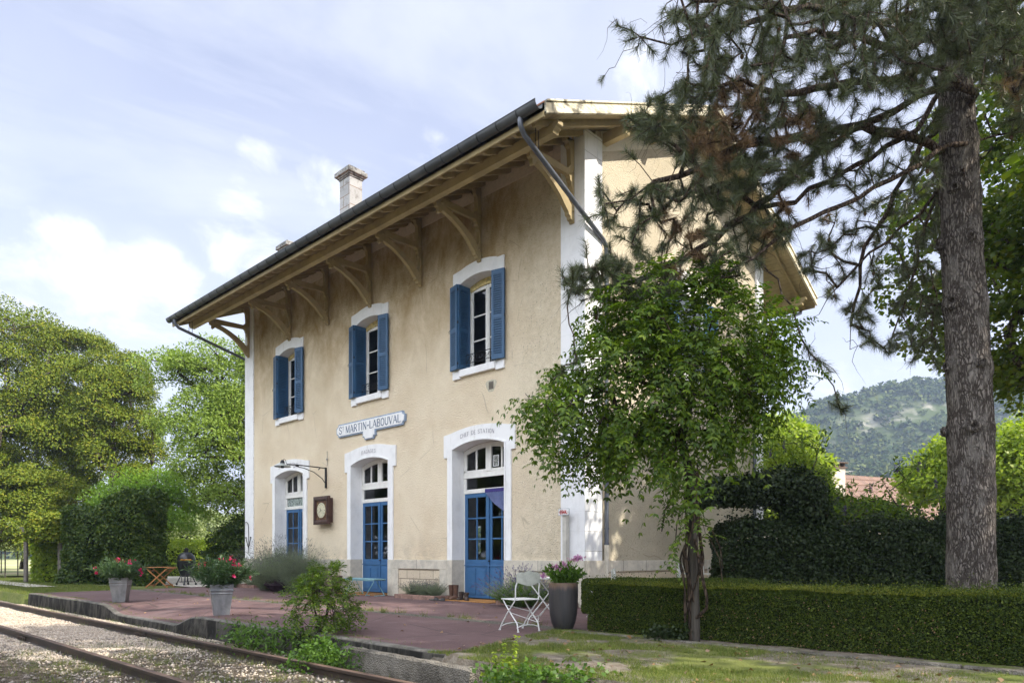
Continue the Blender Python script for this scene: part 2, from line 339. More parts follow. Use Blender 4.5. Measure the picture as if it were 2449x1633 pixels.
q = n.mix(n.rng(n.noise(c, 3., 6, .7), .3, .7), (.30, .14, .08), (.20, .10, .065)); M_TILE = n.bsdf(q, .85, .2, 0, wv.outputs[1], .8, .04)
M_LET = simple('grey_stencil_paint', (.30, .285, .32), .8, .2, 0, .2, 30.)
M_LETB = simple('slate_blue_lettering', (.13, .17, .24), .7, .2, 0, .25, 30.)
M_SIGNB = simple('blue_grey_sign_border', (.26, .33, .44), .6, .3, 0, .18, 12.)
M_LEAD = simple('attic_panel_paint', (.52, .45, .33), .8, .2, 0, .1)
M_ALGAE = simple('flaking_lintel_paint', (.56, .45, .20), .7, .25, 0, .35, 12.)
# ------------------------------------------------------------------ station building
bld = thing('station_building', 'cream roughcast station house with blue doors, blue shutters and wide bracketed eaves', 'building')
XL, XR, D = -14.72, 0., 8.5
DX = [-11.72, -7.39, -3.09]
SL = .451
def zs(y):  # soffit plane
    return 8.74 + SL*(y+2.13) if y <= D/2 else 8.74 + SL*(D/2*2+2.13-y)
WALLTOP = 9.62
# facade wall with rectangular holes (surrounds cover the edges)
def wall_with_holes(mb, x0, x1, z0, z1, holes, y0, y1):
    xs = sorted({x0, x1} | {h[0] for h in holes} | {h[1] for h in holes}); zz = sorted({z0, z1} | {h[2] for h in holes} | {h[3] for h in holes})
    idx = {}; V = []; 
    def vi(x, y, z):
        k = (round(x, 4), y, round(z, 4))
        if k not in idx: idx[k] = len(V); V.append((x, y, z))
        return idx[k]
    Fc = []
    def solid(i, j):
        if i < 0 or j < 0 or i >= len(xs)-1 or j >= len(zz)-1: return False
        cx = (xs[i]+xs[i+1])/2; cz = (zz[j]+zz[j+1])/2
        return not any(h[0] < cx < h[1] and h[2] < cz < h[3] for h in holes)
    for i in range(len(xs)-1):
        for j in range(len(zz)-1):
            if not solid(i, j): continue
            a, b, c, d = xs[i], xs[i+1], zz[j], zz[j+1]
            Fc.append((vi(a, y0, c), vi(b, y0, c), vi(b, y0, d), vi(a, y0, d))); Fc.append((vi(a, y1, d), vi(b, y1, d), vi(b, y1, c), vi(a, y1, c)))
            if not solid(i-1, j): Fc.append((vi(a, y0, d), vi(a, y1, d), vi(a, y1, c), vi(a, y0, c)))
            if not solid(i+1, j): Fc.append((vi(b, y0, c), vi(b, y1, c), vi(b, y1, d), vi(b, y0, d)))
            if not solid(i, j-1): Fc.append((vi(a, y0, c), vi(a, y1, c), vi(b, y1, c), vi(b, y0, c)))
            if not solid(i, j+1): Fc.append((vi(b, y0, d), vi(b, y1, d), vi(a, y1, d), vi(a, y0, d)))
    mb.add(V, Fc)
holes = [(x-.90, x+.90, .0, 3.80) for x in DX] + [(x-.63, x+.63, 5.40, 7.70) for x in DX]
mb = MB(); wall_with_holes(mb, -14.11, -.6, .0, WALLTOP, holes, 0, .40); mb.build('front_wall', M_PL, bld)
# gable wall, far gable, back wall, interior
gy = [.55, D-.4, D-.4, D/2, .55]
mb = MB()
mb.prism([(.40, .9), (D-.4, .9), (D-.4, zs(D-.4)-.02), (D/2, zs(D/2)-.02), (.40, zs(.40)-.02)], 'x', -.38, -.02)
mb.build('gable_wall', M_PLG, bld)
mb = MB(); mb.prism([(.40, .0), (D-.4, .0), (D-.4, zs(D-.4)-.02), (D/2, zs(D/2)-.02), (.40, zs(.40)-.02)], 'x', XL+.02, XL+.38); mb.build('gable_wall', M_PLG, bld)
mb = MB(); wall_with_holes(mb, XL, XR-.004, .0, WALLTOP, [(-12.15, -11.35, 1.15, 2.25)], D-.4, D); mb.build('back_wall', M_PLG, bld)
mb = MB(); mb.box((XL+.38, .40, -.02), (-.38, D-.4, .03)); mb.build('interior_floor', M_INTF, bld)
mb = MB(); mb.box((XL+.38, .40, 4.35), (-.38, D-.4, 4.5)); mb.box((XL+.38, 3.6, 0), (-12.6, 3.7, 4.3)); mb.box((-9.7, .42, 0), (-9.6, 3.4, 4.3)); mb.box((-5.3, .42, 0), (-5.2, 2.0, 4.3))
mb.box((-5.2, 4.6, 0), (-.4, 4.7, 4.3)); mb.box((XL+.38, 2.6, 4.5), (-.38, 2.7, 9.5)); mb.build('interior_walls', M_INT, bld)
# corner pilasters (white quoins), front and side returns
mb = MB()
mb.box((-.60, -.035, .95), (.035, .40, 9.74)); mb.box((-.38, .40, .95), (.035, .57, 9.74)); mb.build('corner_pilaster', M_QU, bld, bevel=.012)
mb = MB(); mb.box((XL, -.035, .95), (-14.11, .40, 9.74)); mb.build('corner_pilaster', M_QU, bld, bevel=.012)
mb = MB(); mb.box((-.38, D-.42, .95), (.035, D+.03, 9.6)); mb.build('corner_pilaster', M_QU, bld, bevel=.012)
# pale band under the eaves
mb = MB(); mb.box((-14.11, -.012, 9.36), (-.60, .0, 9.70)); mb.build('eaves_band', simple('pale_pinkish_band', (.62, .52, .42), .85, .1, 0, .08, 14.), bld)
mb = MB(); k = SL
mb.prism([(.57, zs(.57)-.46), (D/2, zs(D/2)-.46), (D-.42, zs(D-.42)-.46), (D-.42, zs(D-.42)-.03), (D/2, zs(D/2)-.03), (.57, zs(.57)-.03)], 'x', -.02, .0); mb.build('gable_band', M_LINT, bld)
# plinth: cap course, piers and recessed rubble panels
dh = [(x-1.065, x+1.065) for x in DX]
segs = [(-14.74, dh[0][0]), (dh[0][1], dh[1][0]), (dh[1][1], dh[2][0]), (dh[2][1], .04)]
mb = MB(); mr = MB()
jw = .20
for (a, b) in segs:
    mb = MB(); mr = MB(); mb.box((a, -.065, .72), (b, .0, .952)); L = .62 if a < -14 else .26; Rr = .66 if b > 0 else .26
    mb.box((a, -.064, 0), (a+L, .0, .7195)); mb.box((b-Rr, -.064, 0), (b, .0, .7195))
    mr.box((a+L, -.035, 0), (b-Rr, .001, .7198)); mb.build('plinth', M_STONE, bld, bevel=.008); mr.build('rubble_panel', M_BLK, bld)
for x in DX:  # stone jambs behind the doors' sides
    for s in (-1, 1): a = x+s*1.065; b = x+s*.868; mb = MB(); mb.box((min(a, b), -.064, 0), (max(a, b), .34, .952)); mb.build('stone_jamb', M_STONE, bld, bevel=.008)
mb = MB(); mr = MB(); mb.box((0, .0, 0), (.065, .64, .952)); mb.box((0, .64, .72), (.065, D, .952)); mb.box((0, D-.7, 0), (.065, D+.06, .72))
mr.box((0, .64, 0), (.035, D-.7, .7198))
mb.build('plinth', M_STONE, bld, bevel=.008); mr.build('rubble_panel', M_BLK, bld)
# joints of the cap course
M_JT = simple('dark_joint', (.10, .09, .08), .9)
for x in (-13.4, -9.6, -5.3, -1.2, -.60): mb = MB(); mb.box((x-.004, -.067, .72), (x+.004, -.06, .953)); mb.build('plinth_joint', M_JT, bld)
for y in (1.3, 2.2, 3.1, 4., 4.9, 5.8): mb = MB(); mb.box((.06, y-.004, .72), (.067, y+.004, .953)); mb.build('plinth_joint', M_JT, bld)
def arc(w, zs_, za, n=18):
    """points of a segmental arch from -w to w, springing zs_, apex za"""
    h = za-zs_; r = (w*w+h*h)/(2*h); c = za-r; a0 = math.asin(w/r)
    return [(r*math.sin(-a0+2*a0*i/n), c+r*math.cos(-a0+2*a0*i/n)) for i in range(n+1)]
def strip(mb, inner, outer, yf, yi, yo):
    """ring between two open contours: front at yf, inner reveal back to yi, outer edge back to yo"""
    n = len(inner); V = [(x, yf, z) for x, z in inner] + [(x, yf, z) for x, z in outer] + [(x, yi, z) for x, z in inner] + [(x, yo, z) for x, z in outer]
    f = []
    for i in range(n-1):
        f.append((i, i+1, n+i+1, n+i)); f.append((2*n+i, 2*n+i+1, i+1, i)); f.append((n+i, n+i+1, 3*n+i+1, 3*n+i))
    mb.add([(x, y, z) for x, y, z in V], f)
# glyphs: thin/thick stroke letters in a unit-high box
GL = {
'S': (.55, [([(.95,.80),(.8,.95),(.5,1),(.2,.93),(.08,.76),(.2,.60),(.5,.51),(.8,.41),(.93,.24),(.8,.07),(.5,0),(.2,.05),(.05,.22)], .7)]),
'T': (.55, [([(.5,0),(.5,1)], 1), ([(0,1),(1,1)], .5)]), 'M': (.75, [([(.08,0),(.08,1)], .5), ([(.08,1),(.5,.05)], 1), ([(.5,.05),(.92,1)], .5), ([(.92,1),(.92,0)], 1)]),
'A': (.62, [([(.02,0),(.5,1)], .5), ([(.5,1),(.98,0)], 1), ([(.22,.34),(.8,.34)], .5)]), 'R': (.6, [([(.12,0),(.12,1)], 1), ([(.12,1),(.6,1),(.88,.88),(.88,.64),(.6,.52),(.12,.52)], .6), ([(.5,.52),(.95,0)], 1)]),
'I': (.22, [([(.5,0),(.5,1)], 1)]), 'N': (.62, [([(.1,0),(.1,1)], .5), ([(.1,1),(.9,0)], 1), ([(.9,0),(.9,1)], .5)]), '-': (.34, [([(.05,.45),(.95,.45)], .8)]),
'L': (.5, [([(.15,0),(.15,1)], 1), ([(.15,0),(.95,0),(.95,.14)], .5)]), 'B': (.58, [([(.12,0),(.12,1)], 1), ([(.12,1),(.6,1),(.84,.88),(.84,.66),(.6,.53),(.12,.53)], .6), ([(.6,.53),(.92,.4),(.92,.14),(.6,0),(.12,0)], .6)]),
'O': (.58, [([(.5,1),(.2,.92),(.06,.7),(.06,.3),(.2,.08),(.5,0),(.8,.08),(.94,.3),(.94,.7),(.8,.92),(.5,1)], .75)]), 'U': (.6, [([(.1,1),(.1,.28),(.25,.06),(.5,0),(.75,.06),(.9,.28),(.9,1)], .8)]),
'V': (.6, [([(0,1),(.5,0)], 1), ([(.5,0),(1,1)], .5)]), 'E': (.5, [([(.15,0),(.15,1)], 1), ([(.15,1),(.92,1)], .6), ([(.15,.52),(.75,.52)], .6), ([(.15,0),(.95,0)], .6)]),
'G': (.58, [([(.92,.78),(.8,.93),(.5,1),(.2,.92),(.08,.7),(.08,.3),(.2,.08),(.5,0),(.8,.08),(.92,.25),(.92,.46),(.6,.46)], .75)]), 'C': (.56, [([(.92,.78),(.8,.93),(.5,1),(.2,.92),(.08,.7),(.08,.3),(.2,.08),(.5,0),(.8,.08),(.92,.24)], .8)]),
'H': (.6, [([(.12,0),(.12,1)], 1), ([(.88,0),(.88,1)], 1), ([(.12,.52),(.88,.52)], .5)]), 'F': (.5, [([(.15,0),(.15,1)], 1), ([(.15,1),(.92,1)], .6), ([(.15,.52),(.75,.52)], .6)]),
'D': (.6, [([(.12,0),(.12,1)], 1), ([(.12,1),(.55,1),(.85,.85),(.93,.6),(.93,.4),(.85,.15),(.55,0),(.12,0)], .7)]), "'": (.16, [([(.5,.75),(.5,1)], .8)]),
'6': (.55, [([(.85,.9),(.5,1),(.2,.85),(.08,.5),(.1,.2),(.35,0),(.7,.02),(.92,.25),(.85,.5),(.5,.6),(.12,.45)], .9)]), '9': (.55, [([(.15,.1),(.5,0),(.8,.15),(.92,.5),(.9,.8),(.65,1),(.3,.98),(.08,.75),(.15,.5),(.5,.4),(.88,.55)], .9)]),
'4': (.55, [([(.75,0),(.75,1)], .9), ([(.75,1),(.05,.3),(.98,.3)], .9)]), '.': (.2, [([(.5,0),(.5,.1)], 1.2)]), ' ': (.35, [])}
def lettering(text, width, h, thick, pos, curve=0., serif=False, gap=.16):
    """flat letters in the xz plane, 3 mm proud, centred at pos; curve = rise in the middle"""
    tw = sum(GL[c][0]+gap for c in text)-gap; sx = width/(tw*h); mb = MB(); x = 0
    for c in text:
        wd, st = GL[c]
        xm = (x+wd/2)*h*sx - width/2; u = 2*xm/width; dz = curve*(1-u*u); sl = -curve*2*u*2/width
        for pts, tk in st:
            P = []
            for a, b in pts:
                lx = (a-.5)*wd*h*sx; lz = b*h; P.append((xm+lx, lz+dz+sl*lx))
            for i in range(len(P)-1):
                (x0, z0), (x1, z1) = P[i], P[i+1]; dx, dz_ = x1-x0, z1-z0; L = math.hypot(dx, dz_) or 1; t = thick*tk*h/2; nx, nz = -dz_/L*t, dx/L*t; ex, ez = dx/L*t*.5, dz_/L*t*.5
                e = .0004*(i % 2)+.0002*len(mb.f) % .0006
                q = [(x0+nx-ex, z0+nz-ez), (x0-nx-ex, z0-nz-ez), (x1-nx+ex, z1-nz+ez), (x1+nx+ex, z1+nz+ez)]
                mb.add([(pos[0]+a, pos[1]-.003-e, pos[2]+b) for a, b in q], [(0, 1, 2, 3)])
            if serif:
                for (a, b) in (pts[0], pts[-1]):
                    if b in (0, 1) and tk >= .5 and len(pts) == 2 and pts[0][0] != 1 and pts[0][1] != pts[1][1]:
                        lx = (a-.5)*wd*h*sx; lz = b*h; mb.add([(pos[0]+xm+lx+i, pos[1]-.0045, pos[2]+lz+j) for i, j in ((-.1*h, -.018*h), (.1*h, -.018*h), (.1*h, .018*h), (-.1*h, .018*h))], [(0, 1, 2, 3)])
        x += wd+gap
    return mb
def leaf_grid(mb, x0, x1, z0, z1, y0, y1, cols, rows, st, mt):
    """glazed grid: outer stiles st wide, muntins mt wide; returns panes"""
    mb.box((x0, y0, z0), (x0+st, y1, z1)); mb.box((x1-st, y0, z0), (x1, y1, z1)); mb.box((x0+st, y0, z0), (x1-st, y1, z0+st)); mb.box((x0+st, y0, z1-st), (x1-st, y1, z1))
    a, b, c, d = x0+st, x1-st, z0+st, z1-st
    for i in range(1, cols): xx = a+(b-a)*i/cols; mb.box((xx-mt/2, y0+.006, c), (xx+mt/2, y1-.006, d))
    for i in range(1, rows): zz = c+(d-c)*i/rows; mb.box((a, y0+.008, zz-mt/2), (b, y1-.008, zz+mt/2))
    return (a, b, c, d)
texts = ["SALLE D'ATTENTE", 'BAGAGES', 'CHEF DE STATION']; tw_ = [1.24, .66, 1.14]
for k_, x in enumerate(DX):
    # ----- door surround
    mb = MB(); an = arc(.868, 3.60, 3.755); an2 = arc(.95, 4.0, 4.105)
    n0 = len(an); inner = [(-.868, .952), (-.868, 3.43), (-.868, 3.43), (-.868, 3.5)] + an + [(.868, 3.5), (.868, 3.43), (.868, 3.43), (.868, .952)]
    outer = [(-1.065, .952), (-1.065, 3.43), (-1.19, 3.43), (-1.19, 3.975)] + an2 + [(1.19, 3.975), (1.19, 3.43), (1.065, 3.43), (1.065, .952)]
    inner = [(x+a, b) for a, b in inner]; outer = [(x+a, b) for a, b in outer]
    strip(mb, inner, outer, -.04, .335, .0)
    sur = mb.build('door_surround', M_WH, bld, smooth=False)
    mb = MB()  # moulded fillet round the opening
    fi = [(x-.868, .96)] + [(x+a, b) for a, b in an] + [(x+.868, .96)]; fo = [(x-.912, .96)] + [(x+a, b) for a, b in arc(.912, 3.625, 3.80)] + [(x+.912, .96)]
    strip(mb, fi, fo, -.055, -.038, -.038); mb.build('moulding', M_WH, sur)
    lettering(texts[k_], tw_[k_], .095 if k_ == 1 else .092, .17, (x+(-.02), -.0405, 3.862 if k_ == 1 else 3.845), .055 if k_ != 1 else .02).build('lettering', M_LET, sur)
    # ----- door: white frame with fanlight and transom light, blue leaves
    y = .325; dr = thing('door', None, None); dr.parent = bld; dr.location = (0, 0, 0)
    f0, f1 = x-.865, x+.865
    mb = MB(); mb.box((f0, y, 2.56), (f1, y+.07, 2.66)); mb.box((f0, y, 2.93), (f1, y+.07, 3.06)); mb.box((f0, y, 2.66), (f0+.09, y+.07, 2.93)); mb.box((f1-.09, y, 2.66), (f1, y+.07, 2.93)); mb.box((f0, y-.015, 2.93), (f1, y, 2.955)); mb.box((f0, y+.01, 0.03), (f0+.03, y+.06, 2.56)); mb.box((f1-.03, y+.01, 0.03), (f1, y+.06, 2.56))
    ai = [(x+a, b) for a, b in arc(.76, 3.50, 3.635)]; ao = [(x+a, b) for a, b in arc(.865, 3.59, 3.75)]
    strip(mb, [(x-.76, 3.12)]+ai+[(x+.76, 3.12)], [(x-.865, 3.06)]+ao+[(x+.865, 3.06)], y, y+.06, y+.06)
    mb.box((f0, y, 3.06), (f1, y+.05, 3.12)); mb.box((x-.09, y-.012, 3.06), (x+.09, y+.05, 3.72)); mb.box((x-.006, y-.02, 3.06), (x+.006, y-.012, 3.7))
    for s in (-1, 1): mb.box((x+s*.425-.022, y+.004, 3.12), (x+s*.425+.022, y+.045, 3.62))
    mb.build('door_frame', M_WOODW, dr, bevel=.006)
    mb = MB(); P_ = ([(x-.77, 3.1)] + [(x+a, b) for a, b in arc(.77, 3.51, 3.645)] + [(x+.77, 3.1)])[::-1]
    mb.add([(a, y+.03, b) for a, b in P_], [tuple(range(len(P_)))]); mb.build('fanlight_pane', M_GLASS, dr)
    mb = MB(); mb.add([(f0+.08, y+.03, 2.65), (f1-.08, y+.03, 2.65), (f1-.08, y+.03, 2.94), (f0+.08, y+.03, 2.94)], [(0, 1, 2, 3)]); mb.build('transom_pane', M_ETCH if k_ == 0 else M_GLASS, dr)
    for s in (-1, 1):
        a, b = (f0+.03, x-.004) if s < 0 else (x+.004, f1-.03)
        mb = MB(); pa = leaf_grid(mb, a, b, .86, 2.555, y+.012, y+.055, 2, 3, .10, .035)
        mb.box((a, y+.012, .04), (b, y+.055, .8595)); w_ = (b-a)
        for q in (0, 1):  # raised panels
            c0 = a+.09+q*(w_-.13)/2; c1 = c0+(w_-.23)/2
            mb.box((c0, y-.004, .12), (c1, y+.0125, .74)); mb.box((c0+.03, y-.010, .15), (c1-.03, y-.003, .71))
        mb.box((a, y-.006, .80), (b, y+.012, .835))
        if s > 0: mb.box((a-.02, y-.014, .04), (a+.022, y+.012, 2.55))
        mb.build('door_leaf', M_DOOR, dr, bevel=.004)
        mb = MB(); mb.add([(pa[0]-.005, y+.033, pa[2]-.005), (pa[1]+.005, y+.033, pa[2]-.005), (pa[1]+.005, y+.033, pa[3]+.005), (pa[0]-.005, y+.033, pa[3]+.005)], [(0, 1, 2, 3)]); mb.build('door_pane', M_GLASS, dr)
    mb = MB(); mb.lathe([(0, 0), (.018, .004), (.022, .02), (.012, .04), (.008, .055)], 12, M=Matrix.Translation((x+.05, y-.014, .93)) @ Matrix.Rotation(PI/2, 4, 'X')); mb.build('door_handle', M_IRON, dr, True)
    # ----- window on the upper floor
    zb, zt, wh = 5.46, 7.51, .60
    mb = MB(); ar = arc(wh, zt, 7.625); ar2 = arc(.62, 7.845, 7.935)
    inner = [(-wh, zb), (-wh, 7.42)] + ar + [(wh, 7.42), (wh, zb)]
    # only the hood shows on the face; the jamb reveals are white
    strip(mb, [(x+a, b) for a, b in [(-wh, 7.42)]+ar+[(wh, 7.42)]], [(x+a, b) for a, b in [(-.85, 7.42)]+[(-.85+.0*i, 7.82) if i == 0 else (p[0]*1.0, p[1]) for i, p in enumerate(ar2)]+[(.85, 7.42)]], -.04, .30, .0)
    # shoulders
    mb.box((x-.8505, -.0395, 7.42), (x-.60, .0, 7.822)); mb.box((x+.60, -.0395, 7.42), (x+.8505, .0, 7.822))
    strip(mb, [(x-wh, zb), (x-wh, 7.43)], [(x-.66, zb), (x-.66, 7.43)], -.035, .30, .0); strip(mb, [(x+wh, 7.43), (x+wh, zb)], [(x+.66, 7.43), (x+.66, zb)], -.035, .30, .0)
    ws = mb.build('window_surround', M_WH, bld)
    mb = MB(); strip(mb, [(x+a, b) for a, b in arc(.60, zt+.005, 7.63)], [(x+a, b) for a, b in arc(.64, zt+.03, 7.672)], -.052, -.038, -.038); mb.build('moulding', M_WH, ws)
    mb = MB(); mb.box((x-.60, -.085, 5.31), (x+.60, .30, 5.475)); mb.box((x-.86, -.05, 5.275), (x-.585, .0, 5.478)); mb.box((x+.585, -.05, 5.275), (x+.86, .0, 5.478)); mb.build('window_sill', M_WH, ws, bevel=.008)
    wn_ = thing('window', None, None); wn_.parent = bld; y = .29
    mb = MB(); strip(mb, [(x-.555, 5.53)]+[(x+a, b) for a, b in arc(.555, 7.44, 7.52)]+[(x+.555, 5.53)], [(x-.60, 5.475)]+[(x+a, b) for a, b in arc(.60, 7.50, 7.62)]+[(x+.60, 5.475)], y-.01, y+.06, y+.06); mb.box((x-.6, y-.01, 5.475), (x+.6, y+.05, 5.535))
    mb.build('window_frame', M_WOODW, wn_)
    mb = MB(); strip(mb, [(x+a, b) for a, b in arc(.55, 7.40, 7.47)], [(x+a, b) for a, b in arc(.598, 7.50, 7.618)], y-.03, y, y-.005); mb.build('shutter_stop', M_ALGAE, wn_)
    for s in (-1, 1):
        mb = MB(); a, b = (x-.55, x-.003) if s < 0 else (x+.003, x+.55)
        mb.box((a, y, 5.54), (a+.06, y+.045, 7.45)); mb.box((b-.06, y, 5.54), (b, y+.045, 7.45)); mb.box((a+.06, y, 5.54), (b-.06, y+.045, 5.62)); mb.box((a+.06, y, 7.38), (b-.06, y+.045, 7.47))
        for i in (1, 2): zz = 5.62+(7.38-5.62)*i/3; mb.box((a+.06, y+.006, zz-.016), (b-.06, y+.038, zz+.016))
        if s > 0: mb.box((a-.02, y-.012, 5.54), (a+.025, y, 7.46))
        mb.build('casement', M_WOODW, wn_, bevel=.004)
        mb = MB(); mb.add([(a+.05, y+.022, 5.6), (b-.05, y+.022, 5.6), (b-.05, y+.022, 7.4), (a+.05, y+.022, 7.4)], [(0, 1, 2, 3)]); mb.build('window_pane', M_GLASS, wn_)
    # balconet
    mb = MB(); yb = .13
    mb.tube([(x-.57, yb, 5.86), (x+.57, yb, 5.86)], .010, 6); mb.tube([(x-.57, yb, 5.66), (x+.57, yb, 5.66)], .008, 6)
    for s in (-1, 1):
        mb.tube([(x+s*.57, yb, 5.60), (x+s*.57, yb, 5.87)], .011, 6)
        for cx_, r0 in ((.42, .055), (.24, .05), (.07, .045)):
            mb.tube([(x+s*cx_+math.cos(a)*r0*(1-.1*a/2), yb, 5.76+math.sin(a)*r0*1.5*(1-.1*a/2)) for a in [i*.45 for i in range(16)]], .006, 5)
        mb.tube([(x+s*(.55-.5*t), yb, 5.67+.18*math.sin(t*PI)*(1 if t < .5 else .7)) for t in [i/10 for i in range(11)]], .006, 5)
    mb.build('balcony_rail', M_IRON, wn_, True)
# ----- shutters: each side is a folded pair of louvred leaves
def shutter_leaf(mb, L, a, b, z0, z1):
    """a,b = 2D endpoints of the leaf in plan"""
    A = Vector((a[0], a[1], 0)); B = Vector((b[0], b[1], 0)); d = (B-A).normalized(); nrm = Vector((-d.y, d.x, 0)); w_ = (B-A).length
    def bx(u0, u1, q0, q1, t0=-.016, t1=.016):
        P = [A+d*u+nrm*t for u in (u0, u1) for t in (t0, t1)]
        V = [(p.x, p.y, q) for q in (q0, q1) for p in (P[0], P[2], P[3], P[1])]
        mb.add(V, [(0, 3, 2, 1), (4, 5, 6, 7), (0, 1, 5, 4), (1, 2, 6, 5), (2, 3, 7, 6), (3, 0, 4, 7)])
    s = .062; T = .026; bx(0, s, z0, z1, -T, T); bx(w_-s, w_, z0, z1, -T, T); zm = z0+(z1-z0)*.475; bx(s, w_-s, z0+.1, z1-.1, -.002, .002)
    for q0, q1 in ((z0, z0+.11), (zm-.045, zm+.045), (z1-.10, z1)): bx(s, w_-s, q0, q1, -T+.001, T-.001)
    for q0, q1 in ((z0+.11, zm-.045), (zm+.045, z1-.10)):
        nn = int((q1-q0)/.050); st = (q1-q0)/nn
        for i in range(nn): q = q0+st*(i+.42); bx(s, w_-s, q, q+st*.46, -T+.002, T-.002)
for x in DX:
    for s in (-1, 1):
        sh = thing('shutter', None, None); sh.parent = bld
        h = (x+s*.585, .255); f = (x+s*.575, -.125); e = (x+s*.90, -.065)
        mb = MB(); shutter_leaf(mb, None, h, f, 5.50, 7.50) if s < 0 else shutter_leaf(mb, None, f, h, 5.50, 7.50); mb.build('shutter_leaf', M_SHUT, sh)
        mb = MB(); f2 = (f[0], f[1]-.018); shutter_leaf(mb, None, e, f2, 5.49, 7.50) if s < 0 else shutter_leaf(mb, None, f2, e, 5.49, 7.50); mb.build('shutter_leaf', M_SHUT, sh)
        mb = MB(); mb.box((e[0]-s*.07, -.05, 6.43), (e[0]-s*.05, -.03, 6.47)); mb.tube([(e[0]+s*.0, -.09, 6.48), (e[0]+s*.03, -.10, 6.45), (e[0]+s*.02, -.10, 6.40)], .007, 5)
        for zz in (5.62, 6.6, 7.38): mb.box((f[0]-.012, f[1]-.03, zz-.03), (f[0]+.012, f[1]+.012, zz+.03))
        mb.build('shutter_hardware', M_IRON, sh)
# ----- roof
ro = thing('roof', None, None); ro.parent = bld
def slab(mb, y0, y1, x0, x1, t, off=0.):
    mb.prism([(y0, zs(y0)+off), (y1, zs(y1)+off), (y1, zs(y1)+off+t), (y0, zs(y0)+off+t)], 'x', x0, x1)
GX0, GX1 = XL-.78, .74
mb = MB(); slab(mb, -2.12, D/2, GX0, GX1, .03); slab(mb, D/2, D+2.12, GX0, GX1, .03); mb.build('soffit', M_SOF, ro)
mb = MB(); slab(mb, -2.16, D/2, GX0-.02, GX1+.02, .17, .032); slab(mb, D/2, D+2.16, GX0-.02, GX1+.02, .17, .032); mb.build('roof_tiles', M_TILE, ro)
for a, b in ((-2.14, D/2), (D/2, D+2.14)):
    for xx in ((GX1+.021, GX1+.06), (GX0-.06, GX0-.021)):
        mb = MB(); slab(mb, a, b, xx[0], xx[1], .205, -.03)
        cap = (xx[0], xx[1]+.03) if xx[0] > 0 else (xx[0]-.03, xx[1])
        slab(mb, a, b, cap[0], cap[1], .03, .176); slab(mb, a, b, xx[0]-.0 if xx[0] > 0 else xx[0]-.015, xx[1]+.015 if xx[0] > 0 else xx[1], .035, -.028)
        mb.build('barge_board', M_FAS, ro)
mb = MB(); mb.box((GX0, -2.16, 8.66), (GX1+.02, -2.125, 8.90)); mb.build('eaves_fascia', M_TIM, ro); mb = MB(); mb.box((GX0, D+2.125, 8.66), (GX1, D+2.16, 8.90)); mb.build('eaves_fascia', M_TIM, ro)
nr = 37
for i in range(nr):
    xr = -14.66 + i*(14.62)/(nr-1); mb = MB()
    y0, y1 = -2.06, .0; o_ = -.115
    mb.prism([(y0, zs(y0)-.07), (-1.98, zs(-1.98)+o_), (-.10, zs(-.10)+o_), (-.02, zs(-.02)+o_+.02), (y1, zs(y1)+o_+.06), (y1, zs(y1)-.001), (y0, zs(y0)-.001)], 'x', xr-.035, xr+.035); mb.build('rafter', M_TIM, ro)
for xr in (GX1-.30, GX0+.30):  # flying rafter of the verge
    mb = MB(); mb.prism([(-2.06, zs(-2.06)-.12), (D/2, zs(D/2)-.12), (D/2, zs(D/2)-.001), (-2.06, zs(-2.06)-.001)], 'x', xr-.04, xr+.04)
    mb.prism([(D/2, zs(D/2)-.12), (D+2.06, zs(D+2.06)-.12), (D+2.06, zs(D+2.06)-.001), (D/2, zs(D/2)-.001)], 'x', xr-.04, xr+.04); mb.build('rafter', M_TIM, ro)
def purlin(y, zt, x0, x1, h=.20, w_=.15, mat=None, ends=True):
    mb = MB(); n_ = [(x0, zt), (x1, zt), (x1-.0, zt-.07), (x1-.045, zt-.085), (x1-.055, zt-.12), (x1-.10, zt-.145), (x1-.115, zt-h), (x0+.115, zt-h), (x0+.10, zt-.145), (x0+.055, zt-.12), (x0+.045, zt-.085), (x0, zt-.07)] if ends else [(x0, zt), (x1, zt), (x1, zt-.07), (x1-.045, zt-.085), (x1-.055, zt-.12), (x1-.10, zt-.145), (x1-.115, zt-h), (x0, zt-h)]
    mb.prism(n_, 'y', y-w_/2, y+w_/2); return mb.build('purlin', mat or M_PUR, ro, bevel=.006)
purlin(-1.60, zs(-1.60)-.116, GX0+.1, GX1-.06, .19)
for y in (.70, 2.45, D/2, 6.05, 7.8, 10.1): purlin(y, zs(y)-.121, -.02, GX1-.05, .22, .15, None, False)
for y in (.70, 2.45, D/2): purlin(y, zs(y)-.121, GX0+.05, XL+.02, .22, .15, None, True)
